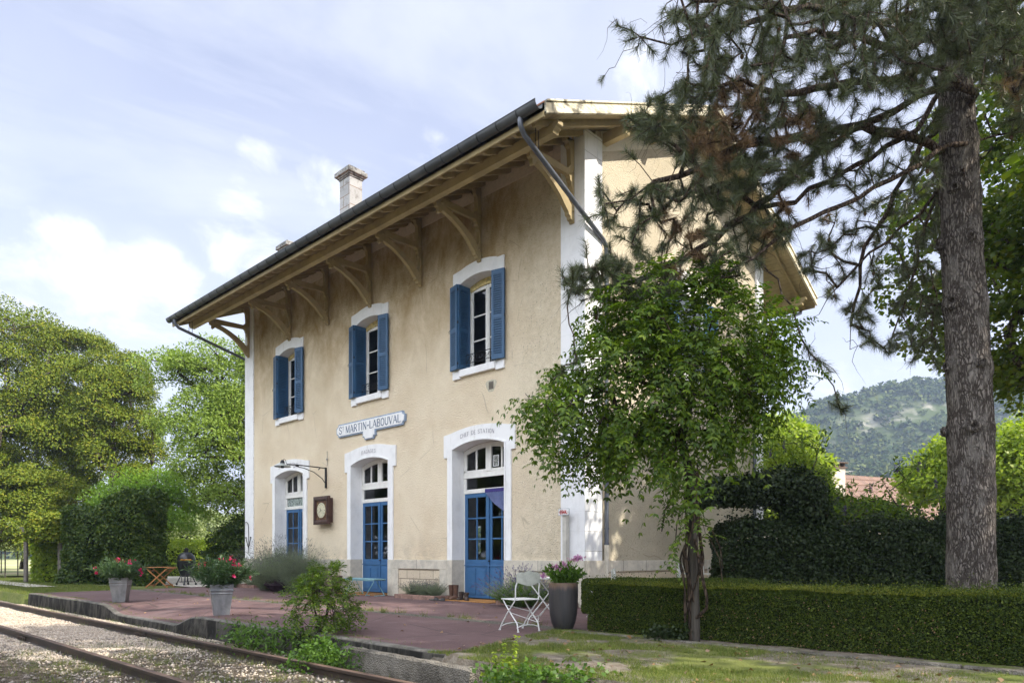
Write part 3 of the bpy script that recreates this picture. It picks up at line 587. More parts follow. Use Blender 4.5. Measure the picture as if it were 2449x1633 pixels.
# ----- eaves brackets
for xb in (-14.41, -11.65, -9.46, -7.32, -5.17, -3.017, -.28):
    b_ = thing('bracket', None, None); b_.parent = bld; t = .055
    mb = MB(); P = [(-.037, 7.86), (-.037, zs(0)-.12), (-.30, zs(-.3)-.118), (-.33, 9.52), (-.27, 9.50), (-.235, 9.44), (-.225, 9.38), (-.18, 9.35), (-.165, 9.20), (-.155, 9.02), (-.20, 8.98), (-.24, 8.93), (-.24, 8.80), (-.185, 8.76), (-.18, 8.70), (-.14, 8.67), (-.14, 8.60), (-.10, 8.55), (-.09, 8.35), (-.12, 8.25), (-.20, 8.06), (-.235, 8.04), (-.225, 7.98), (-.175, 7.965), (-.16, 7.91), (-.10, 7.90), (-.08, 7.86)]
    mb.prism(P, 'x', xb-t, xb+t); mb.build('bracket_post', M_TIM, b_, bevel=.008)
    mb = MB(); t2 = t-.006
    up = [(-.12, 8.20), (-.30, 8.36), (-.50, 8.49), (-.75, 8.615), (-1.0, 8.71), (-1.12, 8.75)]; dn = [(-1.22, 8.64), (-.95, 8.56), (-.70, 8.435), (-.48, 8.28), (-.32, 8.12), (-.20, 8.01)]
    for i in range(5):
        a, b = up[i], up[i+1]; c_, d_ = dn[4-i], dn[5-i]
        mb.prism([a, b, c_, d_], 'x', xb-t2, xb+t2)
    mb.build('brace', M_TIM, b_)
    mb = MB(); mb.prism([(-.10, 8.93), (-1.28, 8.905), (-1.52, 8.86), (-1.52, 8.80), (-1.40, 8.74), (-1.40, 8.68), (-1.33, 8.66), (-1.33, 8.57), (-1.28, 8.55), (-1.20, 8.64), (-1.09, 8.75), (-.10, 8.80)], 'x', xb-t2+.003, xb+t2-.003); mb.build('strut', M_TIM, b_, bevel=.006)
    mb = MB()
    for py, pz in ((-1.235, 8.79), (-.10, 8.87), (-.085, 8.10), (-.10, 9.60)):
        for s in (-1, 1): mb.lathe([(0, .026), (.022, .02), (.034, .01), (.038, 0)], 12, M=Matrix.Translation((xb+s*(t-.002), py, pz)) @ Matrix.Rotation(s*PI/2, 4, 'Y'))
    mb.build('bolt_heads', M_TIM, b_, True)
# ----- gutter and downpipes
gu = thing('gutter', None, None); gu.parent = bld
gy_, gz, gr = -2.262, 8.875, .100
mb = MB(); x0, x1 = GX0-.02, GX1+.0
prof = [(gy_+gr*math.cos(a), gz+gr*math.sin(a)) for a in [PI+PI*i/12 for i in range(13)]]
prof = [(gy_+gr*math.cos(PI+PI*i/12)*1.0, gz+gr*1.15*math.sin(PI+PI*i/12)) for i in range(13)]
inn = [(gy_+(gr-.006)*math.cos(PI+PI*i/12), gz+(gr-.006)*1.15*math.sin(PI+PI*i/12)) for i in range(13)]
P = prof+inn[::-1]; mb.prism(P, 'x', x0, x1)
mb.tube([(x0, gy_-gr, gz+.004), (x1, gy_-gr, gz+.004)], .011, 6); mb.prism(prof, 'x', x0-.004, x0); mb.build('gutter_trough', M_ZINC, gu, True)
mb = MB(); xx = x0+.3
while xx < x1-.1:
    mb.tube([(xx, gy_+(gr+.004)*math.cos(PI+PI*i/10), gz+(gr+.004)*1.15*math.sin(PI+PI*i/10)) for i in range(11)], .0105, 6); xx += .50
mb.build('gutter_joint_rings', M_IRON, gu, True)
for xs_, side in ((.30, 1), (-15.05, -1)):
    pr_ = thing('downpipe', None, None); pr_.parent = bld; mb = MB()
    ex = .075 if side > 0 else XL-.07; ye = .66
    pts = [(xs_, gy_, gz-.05), (xs_, gy_, gz-.16), (xs_, gy_+.02, gz-.24), (xs_-.01*side, gy_+.12, gz-.34)]
    e1 = Vector((ex, ye-.12, 7.62 if side > 0 else 7.75)); a1 = Vector(pts[-1])
    pts += [a1.lerp(e1, .5), e1, (ex, ye-.02, e1.z-.10), (ex, ye, e1.z-.22), (ex, ye, 4.5), (ex, ye, 1.28)]
    mb.tube(pts, .048, 12)
    for zz in (7.2, 5.2, 3.2, 1.62, 1.3): mb.tube([(ex, ye, zz-.02), (ex, ye, zz+.02)], .056, 12)
    mb.build('pipe', M_PIPE, pr_, True)
    mb = MB(); mb.tube([(ex, ye, 1.28), (ex, ye, .05)], .056, 12); mb.build('cast_base', M_STONE, pr_, True)
    mb = MB(); mid = a1.lerp(e1, .12); mb.tube([mid, mid+Vector((0, .02, .50))], .008, 5); mid = a1.lerp(e1, .16); mb.tube([mid, mid+Vector((0, .0, .42))], .008, 5); mb.build('pipe_hanger', M_IRON, pr_)
dp = thing('downpipe', None, None); dp.parent = bld; mb = MB(); mb.tube([(.3, D+2.2, 8.8), (.3, D+2.15, 8.6), (.08, D-.6, 7.5), (.08, D-.68, 7.3), (.08, D-.68, .1)], .048, 12); mb.build('pipe', M_PIPE, dp, True)
# ----- chimneys
def chimney(cx_, cy_, zt, w_=.27):
    c_ = thing('chimney', None, None); c_.parent = bld
    mb = MB(); mb.box((cx_-w_, cy_-w_+.04, 9.6), (cx_+w_, cy_+w_-.04, zt-.30)); mb.build('stack', M_CHIM, c_, bevel=.012)
    mb = MB(); e = .0
    for q0, q1, o_ in ((zt-.30, zt-.25, .03), (zt-.25, zt-.20, .065), (zt-.20, zt-.07, .12), (zt-.07, zt, .06)): mb.box((cx_-w_-o_, cy_-w_-o_+.04, q0), (cx_+w_+o_, cy_+w_+o_-.04, q1))
    mb.build('chimney_cap', M_CAP, c_, bevel=.015)
chimney(-9.75, .96, 12.90); chimney(-14.70, 1.65, 12.38)
# ----- gable window hood with its shutter (upper floor of the end wall)
wg = thing('window', None, None); wg.parent = bld; mb = MB(); y0, y1 = 3.4, 5.1
mb.box((-.02, y0, 7.45), (.05, y1, 7.86)); mb.box((-.02, y0-.02, 7.86), (.09, y1+.02, 7.95)); mb.box((-.02, y0+.04, 5.5), (.04, y0+.25, 7.45)); mb.box((-.02, y1-.25, 5.5), (.04, y1-.04, 7.45)); mb.box((-.02, y0, 5.3), (.08, y1, 5.5)); mb.build('window_surround', M_WH, wg)
mb = MB(); mb.add([(-.01, y0+.25, 5.5), (-.01, y1-.25, 5.5), (-.01, y1-.25, 7.45), (-.01, y0+.25, 7.45)], [(0, 1, 2, 3)]); mb.build('window_pane', simple('dark_gable_pane', (.05, .06, .07), .1, .5), wg)
mb = MB(); shutter_leaf(mb, None, (.07, y1-.2), (.10, y1+.45), 5.5, 7.45); mb.build('shutter_leaf', M_SHUT, wg); mb = MB(); shutter_leaf(mb, None, (.10, y0-.45), (.07, y0+.2), 5.5, 7.45); mb.build('shutter_leaf', M_SHUT, wg)
# vent grille and its patch
mb = MB(); mb.box((-2.755, -.004, 4.87), (-2.60, .004, 5.05))
for i in range(5): mb.box((-2.75, -.014, 4.885+i*.033), (-2.605, -.003, 4.90+i*.033))
mb.build('vent_grille', simple('grey_vent', (.18, .16, .13), .7), bld)
mb = MB(); P = [(-2.68+.16*math.cos(a)*(1+.25*math.sin(3*a)), 4.95+.17*math.sin(a)*(1+.2*math.cos(2*a))) for a in [2*PI*i/20 for i in range(20)]]; mb.add([(a, -.003, b) for a, b in P], [tuple(range(20))]); mb.build('mortar_patch', simple('cement_patch', (.50, .46, .36), .95, .1, 0, .2, 20., .5), bld)
# electrical conduit stub above the lamp
mb = MB(); mb.tube([(-9.52, -.02, 3.72), (-9.50, -.03, 3.9), (-9.53, -.02, 4.15)], .008, 5); mb.lathe([(.0, 0), (.03, .0), (.03, .05), (0, .05)], 10, (-9.51, -.03, 3.88)); mb.build('conduit', simple('grey_conduit', (.3, .28, .25), .6), bld)
# ------------------------------------------------------------------ things on the facade
sg = thing('station_sign', 'long white station name board with blue grey border and small tab below', 'sign', (-7.375, -.02, 4.65))
def notched(x0, x1, z0, z1, n_):
    return [(x0+n_, z0), (-.30, z0), (-.30, -.31), (-.24, -.31-.0), (-.20, -.39), (.20, -.39), (.24, -.31), (.30, -.31), (.30, z0), (x1-n_, z0), (x1-n_*.8, z0+n_*.6), (x1, z0+n_), (x1, z1-n_), (x1-n_*.8, z1-n_*.6), (x1-n_, z1), (x0+n_, z1), (x0+n_*.8, z1-n_*.6), (x0, z1-n_), (x0, z0+n_), (x0+n_*.8, z0+n_*.6)]
mb = MB(); mb.prism(notched(-1.60, 1.60, -.185, .185, .10), 'y', -.03, .02); mb.build('sign_border', M_SIGNB, sg)
P = [(a*.972 if abs(a) > .5 else a*.86, b*.80 if abs(b) < .3 else b*.93) for a, b in notched(-1.60, 1.60, -.185, .185, .10)]
mb = MB(); mb.prism(P, 'y', -.045, -.031); mb.build('sign_panel', M_WH, sg)
mb = lettering('S', .14, .195, .20, (-1.37, -.0455, -.095), serif=False); m2 = lettering('T', .10, .10, .2, (-1.235, -.0455, .0), serif=False); mb.add(m2.v, m2.f); mb.box((-1.25, -.048, -.04), (-1.22, -.0455, -.028))
m2 = lettering('MARTIN-LABOUVAL', 2.52, .195, .19, (.16, -.0455, -.10), serif=True, gap=.14); mb.add(m2.v, m2.f); mb.build('lettering', M_LETB, sg)
ck = thing('wall_clock', 'square dark wooden wall clock with cream dial on the plaster between two doors', 'clock', (-9.60, -.0, 2.395))
M_CKW = simple('dark_red_brown_wood', (.060, .028, .022), .42, .4, 0, .3, 12., .3); mb = MB(); mb.box((-.36, -.12, -.36), (.36, .0, .36)); mb.build('clock_case', M_CKW, ck, bevel=.01)
mb = MB(); a = .415
for s0, s1, dp_ in ((.415, .36, -.19), (.37, .31, -.205), (.32, .285, -.185)):
    mb.box((-s0, dp_, -s0), (s0, -.12, -s1)); mb.box((-s0, dp_, s1), (s0, -.12, s0)); mb.box((-s0, dp_, -s1), (-s1, -.12, s1)); mb.box((s1, dp_, -s1), (s0, -.12, s1))
mb.build('clock_frame', M_CKW, ck, bevel=.006)
n = NT('flaking_clock_panel'); c = n.co(); q = n.mix(n.rng(n.noise(c, 9., 6, .7), .55, .62), (.085, .038, .022), (.30, .20, .06)); M_CKP = n.bsdf(q, .6, .3)
mb = MB(); mb.box((-.30, -.165, -.30), (.30, -.12, .30)); mb.build('clock_panel', M_CKP, ck)
mb = MB(); mb.lathe([(0, 0), (.222, 0), (.222, .012), (0, .012)], 40, M=Matrix.Translation((0, -.165, 0)) @ Matrix.Rotation(PI/2, 4, 'X')); mb.build('clock_dial', simple('cream_dial', (.56, .53, .38), .5, .3, 0, .12, 8.), ck)
mb = MB()
for i in range(12):
    a = i*PI/6; c0, c1 = .17, .20; d_ = Vector((math.sin(a), 0, math.cos(a))); mb.bar(d_*c0+Vector((0, -.179, 0)), d_*c1+Vector((0, -.179, 0)), .012 if i % 3 else .02, .003, (0, 1, 0))
for ang, ln in ((244, .13), (320, .09)):
    a = math.radians(ang); d_ = Vector((math.sin(a), 0, math.cos(a))); mb.bar(d_*-.02+Vector((0, -.183, 0)), d_*ln+Vector((0, -.183, 0)), .010, .003, (0, 1, 0))
mb.lathe([(0, 0), (.014, 0), (.014, .01), (0, .01)], 12, M=Matrix.Translation((0, -.178, 0)) @ Matrix.Rotation(PI/2, 4, 'X')); mb.build('clock_hands', M_IRON, ck)
lp = thing('wall_lamp', 'black iron wall lamp on long bracket arm with grey enamel shade', 'lamp', (-9.585, 0, 3.36))
mb = MB(); mb.box((-.025, -.05, -.30), (.025, -.005, .31)); mb.tube([(0, -.03, .29), (0, -.95, .30), (0, -1.28, .285)], .016, 8); mb.tube([(0, -.04, -.16), (0, -.16, -.02), (0, -.42, .14), (0, -.75, .23), (0, -.95, .25)], .012, 7)
mb.box((-.02, -1.0, .245), (.02, -.92, .305)); mb.tube([(0, -1.0, .25), (0, -1.07, .235), (0, -1.06, .20)], .01, 6); mb.bar((0, -.28, .22), (0, -.22, .28), .02, .02); mb.build('lamp_bracket', M_IRON, lp, True)
mb = MB(); c_ = (0, -1.42, .23); mb.lathe([(.0, .075), (.06, .07), (.085, .04), (.20, .005), (.235, -.02), (.232, -.026), (.19, -.012), (.08, .02), (0, .03)], 28, c_); mb.build('lamp_shade', simple('grey_enamel_shade', (.34, .36, .34), .35, .5), lp, True)
mb = MB(); mb.lathe([(0, .17), (.03, .165), (.055, .13), (.065, .075), (0, .07)], 16, c_); mb.tube([(0, -1.42, .36), (.05, -1.40, .42), (.06, -1.36, .40), (0, -1.30, .30)], .008, 6); mb.lathe([(0, -.07), (.04, -.06), (.05, -.03), (.04, .01), (0, .01)], 16, c_); mb.build('lamp_holder', M_IRON, lp, True)
hk = thing('flower_hook', 'thin black iron anchor shaped hook on the white corner pilaster', 'hook', (-14.42, -.04, 1.6))
mb = MB(); mb.tube([(0, 0, -.42), (0, -.01, .45), (-.02, -.02, .56), (-.12, -.03, .62), (-.24, -.04, .58), (-.28, -.04, .50)], .012, 6); mb.tube([(0, -.01, -.28), (-.13, -.02, -.02), (-.17, -.02, .07)], .012, 6); mb.tube([(0, -.01, -.28), (.13, -.02, -.02), (.17, -.02, .07)], .012, 6)
mb.lathe([(0, -.03), (.03, 0), (0, .03)], 8, (-.17, -.02, .08)); mb.lathe([(0, -.03), (.03, 0), (0, .03)], 8, (.17, -.02, .08)); mb.tube([(0, 0, -.42), (-.05, -.02, -.46)], .009, 5); mb.build('hook_iron', M_IRON, hk, True)
nb_ = thing('number_sign', 'small white number plate on a pale post by the white corner', 'sign', (-.40, -.16, 0))
mb = MB(); mb.box((-.05, -.0, 0), (.05, .10, 1.90)); mb.build('post', simple('pale_post_paint', (.50, .48, .43), .6), nb_, bevel=.006)
mb = MB(); mb.box((-.13, -.03, 1.88), (.15, -.012, 2.02)); mb.build('plate', simple('grey_plate_edge', (.25, .28, .32), .5), nb_); mb = MB(); mb.box((-.123, -.034, 1.888), (.143, -.0305, 2.012)); mb.build('plate_face', M_WHPR, nb_)
mb = lettering('6944.', .19, .075, .24, (.01, -.0345, 1.912)); mb.add([(-.115, -.0375, 1.95), (-.098, -.0375, 1.962), (-.098, -.0375, 1.938)], [(0, 2, 1)]); mb.add([(.135, -.0375, 1.95), (.118, -.0375, 1.962), (.118, -.0375, 1.938)], [(0, 1, 2)]); mb.build('lettering', simple('red_numerals', (.42, .05, .05), .6), nb_)
# string curtain on the right-hand door
cu_ = thing('string_curtain', 'blue violet string curtain gathered to one side of the open door', 'curtain', (-2.66, .27, 2.58))
mb = MB(); mb.box((-.50, -.0, -.03), (.42, .012, .055)); mb.build('curtain_header', simple('violet_cloth', (.045, .035, .17), .8), cu_)
mb = MB()
for i in range(70):
    t = i/69; x0 = -.49+.88*t; e = (.42-.03*random.random(), -.02-.015*random.random(), -.66+.08*random.random()); sg_ = .14*(1-t)
    mb.tube([(x0, .004, -.03), (x0+(e[0]-x0)*.30, .0, -.24-sg_*.3), (x0+(e[0]-x0)*.68, -.01, -.46-sg_*.2), e, (e[0]+.0, e[1], e[2]-.5)], .0035, 4, False)
mb.build('curtain_strings', simple('blue_strings', (.14, .17, .33), .7), cu_)
# framed lace in the right fanlight
pc = thing('lace_picture', 'small square white lace picture hung in the fanlight pane', 'picture', (-2.82, .30, 3.28))
n = NT('lace'); c = n.co(); q = n.mix(n.rng(n.vor(c, 60.), .25, .45), (.75, .74, .70), (.12, .13, .12)); mb = MB(); mb.box((-.08, 0, -.12), (.08, .008, .12)); mb.build('lace', n.bsdf(q, .8), pc)
mb = MB(); mb.box((-.09, -.003, -.13), (.09, .01, -.118)); mb.box((-.09, -.003, .118), (.09, .01, .13)); mb.box((-.09, -.003, -.118), (-.08, .01, .118)); mb.box((.08, -.003, -.118), (.09, .01, .118)); mb.build('picture_frame', M_WHPR, pc)
# ------------------------------------------------------------------ ground, platform, track
def vnoise(x, y, s=0):
    x = np.asarray(x, float); y = np.asarray(y, float)
    return (np.sin(x*1.3+s)*np.cos(y*1.7-s*2)+.5*np.sin(x*3.1-y*2.3+s*3)+.3*np.cos(x*5.7+y*6.1+s))/1.8
def sheet(name, xs, ys, zf, mat, kind='structure', xf=None):
    X, Y = np.meshgrid(xs, ys)
    if xf is not None: X = xf(X, Y)
    Z = zf(X, Y); V = np.stack([X, Y, Z], -1).reshape(-1, 3); nx, ny = len(xs), len(ys)
    i, j = np.meshgrid(np.arange(nx-1), np.arange(ny-1)); b = (j*nx+i).ravel()
    o = npmesh(name, V, np.stack([b, b+1, b+nx+1, b+nx], 1), mat, smooth=True); tag(o, kind=kind); return o
n = NT('ground_grass_and_soil'); c = n.co(); f = n.noise(c, .7, 7, .65, .4); f2 = n.noise(c, 9., 6, .7); s = n.sep(c)
soil = n.mix(n.rng(f2, .35, .65), (.13, .105, .08), (.24, .21, .17)); soil = n.mix(n.rng(n.vor(c, 70.), .12, .3, .5, 0), soil, (.36, .33, .29))
gr = n.mix(n.rng(f2, .3, .7), (.07, .10, .022), (.14, .17, .045)); gr = n.mix(n.rng(n.noise(c, .25, 3), .4, .6, 0, .6), gr, (.16, .17, .05))
left = n.rng(s[0], -13., -15.); q = n.mix(n.math('MAXIMUM', n.rng(f, .47, .60), n.math('MULTIPLY', left, .9)), soil, gr)
M_GR = n.bsdf(q, .95, .1, 0, n.math('ADD', f2, n.noise(c, 60., 3)), .7, .03)
xs = np.unique(np.concatenate([np.linspace(-900, -60, 15), np.linspace(-60, -16, 45), np.linspace(-16, 16, 129), np.linspace(16, 60, 20), np.linspace(60, 900, 15)]))
ys = np.unique(np.concatenate([np.linspace(-900, -40, 10), np.linspace(-40, -10, 30), np.linspace(-10, 8, 73), np.linspace(8, 60, 30), np.linspace(60, 900, 20), [-6.47, -6.40]]))
def ground_z(X, Y):
    t = np.clip((Y+6.46)/.08, 0, 1); t = t*t*(3-2*t)
    z = -.40*(1-t) - .025 + .012*vnoise(X*1.5, Y*1.5)
    inb = (X > -15.0) & (X < 2.95) & (Y > -6.47) & (Y < 1)
    inb &= X < np.interp(Y, [-6.33, -6.1, -5.1, -3.8, -3.4], [2.7, 2.7, 2.3, 2.0, 2.4]); z = np.where(inb, -.44, z)
    inh = (X > -14.9) & (X < .2) & (Y >= .2) & (Y < 9); z = np.where(inh, -.2, z)
    return z
sheet('ground', xs, ys, ground_z, M_GR)
# platform sheet with the lowered crossing
def dipf(X, Y):
    a = np.clip((X+8.6)/1.25, 0, 1); b = np.clip((-3.55-X)/1.0, 0, 1); a = a*a*(3-2*a); b = b*b*(3-2*b)
    t = np.clip((-4.75-Y)/1.5, 0, 1); t = t*t*(3-2*t); return -.185*a*b*t
def plat_z(X, Y): return dipf(X, Y) + .005*vnoise(X*.9, Y*.9, 1.) + .0
def plat_x(U, Y):
    xr = np.interp(Y, [-6.33, -6.1, -5.1, -3.8, -3.4, -2.9, 0.3], [3.05, 3.02, 2.66, 2.35, 2.7, 2.7, 2.7]); xl = np.interp(Y, [-6.33, -3.2, .3], [-14.75, -15.0, -15.6]); 
    xr = xr+.05*np.sin(Y*9); return xl+(xr-xl)*U
n = NT('red_asphalt'); c = n.co(); f = n.noise(c, .8, 6, .62, .4)
q = n.mix(n.rng(f, .35, .65), (.112, .068, .067), (.150, .094, .092)); q = n.mix(n.rng(n.noise(n.co(sc_=(.6, 2.2, 1)), 1.2, 6, .7, .8), .50, .70, 0, .65), q, (.10, .062, .062))
q = n.mix(n.rng(n.noise(c, 3.2, 6, .75, .6), .58, .70, 0, .6), q, (.21, .155, .15)); q = n.mix(n.rng(n.noise(c, 130., 2), .60, .72, 0, .6), q, (.30, .22, .21))
yy = n.sep(c)[1]; q = n.mix(n.rng(n.vor(n.co(sc_=(1, 1, 1)), .55, 'DISTANCE_TO_EDGE'), .004, .010, .55, 0), q, (.05, .04, .038)); q = n.mix(n.rng(n.noise(c, .35, 7, .75, 1.2), .56, .62, 0, .4), q, (.19, .135, .13)); j = n.math('ABSOLUTE', n.math('ADD', yy, n.math('ADD', 3.41, n.math('MULTIPLY', n.noise(c, 1.4, 5), .18)))); 
q = n.mix(n.math('MULTIPLY', n.rng(j, .19, .10), n.rng(n.noise(c, 2.6, 5, .7), .30, .48)), q, n.mix(n.rng(n.noise(c, 30., 4), .4, .6), (.05, .05, .035), (.15, .14, .115)))
M_RED = n.bsdf(q, .88, .25, 0, n.math('ADD', n.noise(c, 90., 3, .7), n.noise(c, 6., 4)), .5, .008)
sheet('platform', np.linspace(0, 1, 141), np.linspace(-6.215, .3, 60), plat_z, M_RED, xf=plat_x)
ly_ = np.linspace(-6.42, -3.2, 40)
def lawn_x(U, Y):
    x0 = np.interp(Y, [-6.42, -6.1, -5.1, -3.8, -3.4], [3.02, 2.96, 2.60, 2.28, 2.64])+.05*np.sin(Y*9)+.03*np.sin(Y*23); return x0+(14-x0)*U**1.4
sheet('lawn', np.linspace(0, 1, 160), ly_, lambda X, Y: .006+.010*vnoise(X*2, Y*2, 3.)+.006*vnoise(X*6, Y*6)-np.clip((-6.33-Y)/.09, 0, 1)*.10, M_GR, xf=lawn_x)
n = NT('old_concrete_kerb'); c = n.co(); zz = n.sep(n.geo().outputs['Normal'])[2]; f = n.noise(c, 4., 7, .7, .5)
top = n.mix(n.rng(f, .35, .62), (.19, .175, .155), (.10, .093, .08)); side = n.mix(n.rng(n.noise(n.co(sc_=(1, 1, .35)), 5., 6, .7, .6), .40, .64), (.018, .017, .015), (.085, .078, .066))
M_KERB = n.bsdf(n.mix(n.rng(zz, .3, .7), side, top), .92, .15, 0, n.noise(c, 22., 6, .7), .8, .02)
kx = np.linspace(-14.75, 3.1, 240); mb = MB(); prof = [(-6.213, .001), (-6.315, .0), (-6.335, -.03), (-6.345, -.16), (-6.350, -.25), (-6.355, -.34), (-6.36, -.47)]
V = []
for x in kx:
    for k, (y, z) in enumerate(prof):
        j = .006*math.sin(x*2.3+k*.3)+.003*math.sin(x*6.1+k*.4); V.append((x, y+(j if 0 < k < 5 else 0), z+float(dipf(np.array(x), np.array(-6.33)))*(1 if k < 6 else 0)+(.005*math.sin(x*1.7) if k in (0, 1, 2) else 0)))
m_ = len(prof); Fc = [(i*m_+k, i*m_+k+1, (i+1)*m_+k+1, (i+1)*m_+k) for i in range(len(kx)-1) for k in range(m_-1)]
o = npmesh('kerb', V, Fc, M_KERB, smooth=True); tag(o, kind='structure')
# track bed
n = NT('pale_ballast'); c = n.co(); v = n.vor(c, 42., 'F1', 'Color'); d = n.vor(c, 42.)
q = n.mix(.55, (.46, .40, .34), v, 'MULTIPLY'); q = n.mix(n.rng(n.sep(v)[0], .2, .9), (.34, .29, .25), (.60, .54, .47))
s = n.sep(c); far = n.math('MAXIMUM', n.rng(s[0], -3.2, -1.8), n.rng(s[1], -8.2, -9.4)); dirt = n.math('MULTIPLY', n.rng(n.noise(c, 1.6, 6, .7), .22, .42), far)
dk = n.mix(n.rng(n.noise(c, 14., 6, .7), .38, .62), (.085, .065, .045), (.21, .175, .135)); q = n.mix(dirt, q, dk)
M_BAL = n.bsdf(q, .95, .1, 0, n.math('MULTIPLY', d, -1.), 1., .04)
def bal_z(X, Y):
    z = -.328+.012*vnoise(X*2, Y*2, 2.)+.008*vnoise(X*7, Y*7, .3)
    return z-np.clip((np.abs(Y+7.75)-2.4)/1.5, 0, 1)*.10
sheet('ballast_bed', np.linspace(-70, 14, 420), np.linspace(-11.2, -6.37, 60), bal_z, M_BAL)
# loose stones
def stones(name, Pn, sz, mat, parent=None):
    base = np.array([(1,0,0),(-1,0,0),(0,1,0),(0,-1,0),(0,0,1),(0,0,-1)], float); fc = np.array([(0,2,4),(2,1,4),(1,3,4),(3,0,4),(2,0,5),(1,2,5),(3,1,5),(0,3,5)])
    n_ = len(Pn); a = rng.uniform(0, 2*PI, n_); k = base[None]*(1+rng.uniform(-.35, .35, (n_, 6, 1)))*rng.uniform(.6, 1.2, (n_, 1, 3)); k[:, :, 2] *= .7; k += rng.uniform(-.25, .25, (n_, 6, 3))
    x = k[:, :, 0]*np.cos(a)[:, None]-k[:, :, 1]*np.sin(a)[:, None]; y = k[:, :, 0]*np.sin(a)[:, None]+k[:, :, 1]*np.cos(a)[:, None]
    V = np.stack([x, y, k[:, :, 2]], -1)*sz[:, None, None]+Pn[:, None, :]
    Fc = (np.arange(n_)*6)[:, None, None]+fc[None]; return npmesh(name, V.reshape(-1, 3), Fc.reshape(-1, 3), mat, parent)
def stonemat(name, cols):
    n = NT(name); g = n.geo(); cr = n.n('ShaderNodeValToRGB'); e = cr.color_ramp.elements
    while len(e) < len(cols): e.new(.5)
    for i, q in enumerate(cols): e[i].position = i/(len(cols)-1); e[i].color = q+(1,)
    n.l(g.outputs['Random Per Island'], cr.inputs[0]); return n.bsdf(cr.outputs[0], .9, .15)
nst = 60000; x = rng.uniform(-15, 1.5, nst*2)**1.0; y = rng.uniform(-10.6, -6.42, nst*2)
keep = (rng.random(nst*2) < np.where(x > -2.0+.5*np.sin(y*5), .07, .75)*np.where(y < -9.05, .25, 1.)*np.where(y < -9.3, .6, 1)) ; x = x[keep][:nst]; y = y[keep][:nst]
bad = (np.abs(y+7.0) < .07) | (np.abs(y+8.5) < .07); x = x[~bad]; y = y[~bad]
P = np.stack([x, y, bal_z(x, y)+.004], -1); o = stones('ballast_stones', P, rng.uniform(.010, .024, len(P)), stonemat('pale_limestone_chips', [(.56, .47, .38), (.43, .35, .27), (.64, .56, .47), (.30, .25, .20), (.52, .43, .34)])); tag(o, kind='stuff', label='pale limestone ballast scattered between and beside the rails')
nst = 4200; x = rng.uniform(-4.5, 3.2, nst); y = rng.uniform(-10.3, -6.5, nst); P = np.stack([x, y, bal_z(x, y)+.006], -1); o = stones('dark_stones', P, rng.uniform(.008, .03, nst)*rng.uniform(.6, 1.4, nst), stonemat('dark_slate_chips', [(.10, .09, .08), (.22, .19, .16), (.40, .36, .31), (.14, .11, .09)])); tag(o, kind='stuff', label='dark slaty chips and dirt in the near track bed')
# rails
n = NT('rusty_rail'); c = n.co(); zz = n.sep(n.geo().outputs['Normal'])[2]; f = n.noise(n.co(sc_=(.6, 4, 4)), 3., 6, .7)
q = n.mix(n.math('MULTIPLY', n.rng(zz, .5, .9), n.rng(n.sep(c)[2], -.06, -.03)), n.mix(n.rng(f, .35, .65), (.030, .022, .018), (.065, .042, .030)), n.mix(n.rng(f, .35, .65), (.085, .052, .038), (.15, .095, .068))); M_RAIL = n.bsdf(q, .6, .4, .15, n.noise(c, 40., 4), .4, .004)
for y, lab in ((-7.0, 'rusty rail nearer the platform kerb'), (-8.5, 'rusty rail farther from the platform, nearer the viewer')):
    r_ = thing('rail', lab, 'rail', (0, y, -.2), 0, 'rails of the single track'); z0 = -.15; w2 = .034
    prof = [(-.065, z0), (.065, z0), (.065, z0+.012), (.012, z0+.035), (.010, -.048), (w2, -.036), (w2, -.006), (w2-.008, 0), (-w2+.008, 0), (-w2, -.006), (-w2, -.036), (-.010, -.048), (-.012, z0+.035), (-.065, z0+.012)]
    mb = MB()
    js = [-90, -60, -5.0 if y < -8 else -4.1, 20]
    for a, b in zip(js[:-1], js[1:]): mb.prism(prof, 'x', a+.004, b-.004)
    mb.build('rail_bar', M_RAIL, r_)
    mb = MB(); xj = js[2]
    for s in (-1, 1):
        mb.box((xj-.24, s*.012, -.115), (xj+.24, s*.034, -.052))
        for q in (-.17, -.06, .06, .17): mb.lathe([(0, .018), (.016, .014), (.018, 0)], 8, M=Matrix.Translation((xj+q, s*.034, -.083)) @ Matrix.Rotation(-s*PI/2, 4, 'X'))
    mb.build('fishplate', M_RAIL, r_)
# sleepers, mostly sunk in the ballast
M_SLP = barkmat('grey_sleeper_wood', (.055, .048, .042), (.13, .115, .10), 3., 30.)
first = None
for i in range(26):
    x = 2.3-.62*i; lab = 'weathered grey wooden sleeper almost buried in the ballast'
    if first is None:
        first = MB().box((-.12, -1.25, -.06), (.12, 1.25, .018)).build('sleeper', M_SLP, None, bevel=.012); tag(first, lab, 'sleeper', 'sleepers under the two rails'); first.location = (x, -7.75, -.352)
    else:
        o = first.copy(); COL.objects.link(o); o.location = (x, -7.75, -.352-(.0 if i < 6 else .03)); o.rotation_euler = (0, 0, random.uniform(-.02, .02))
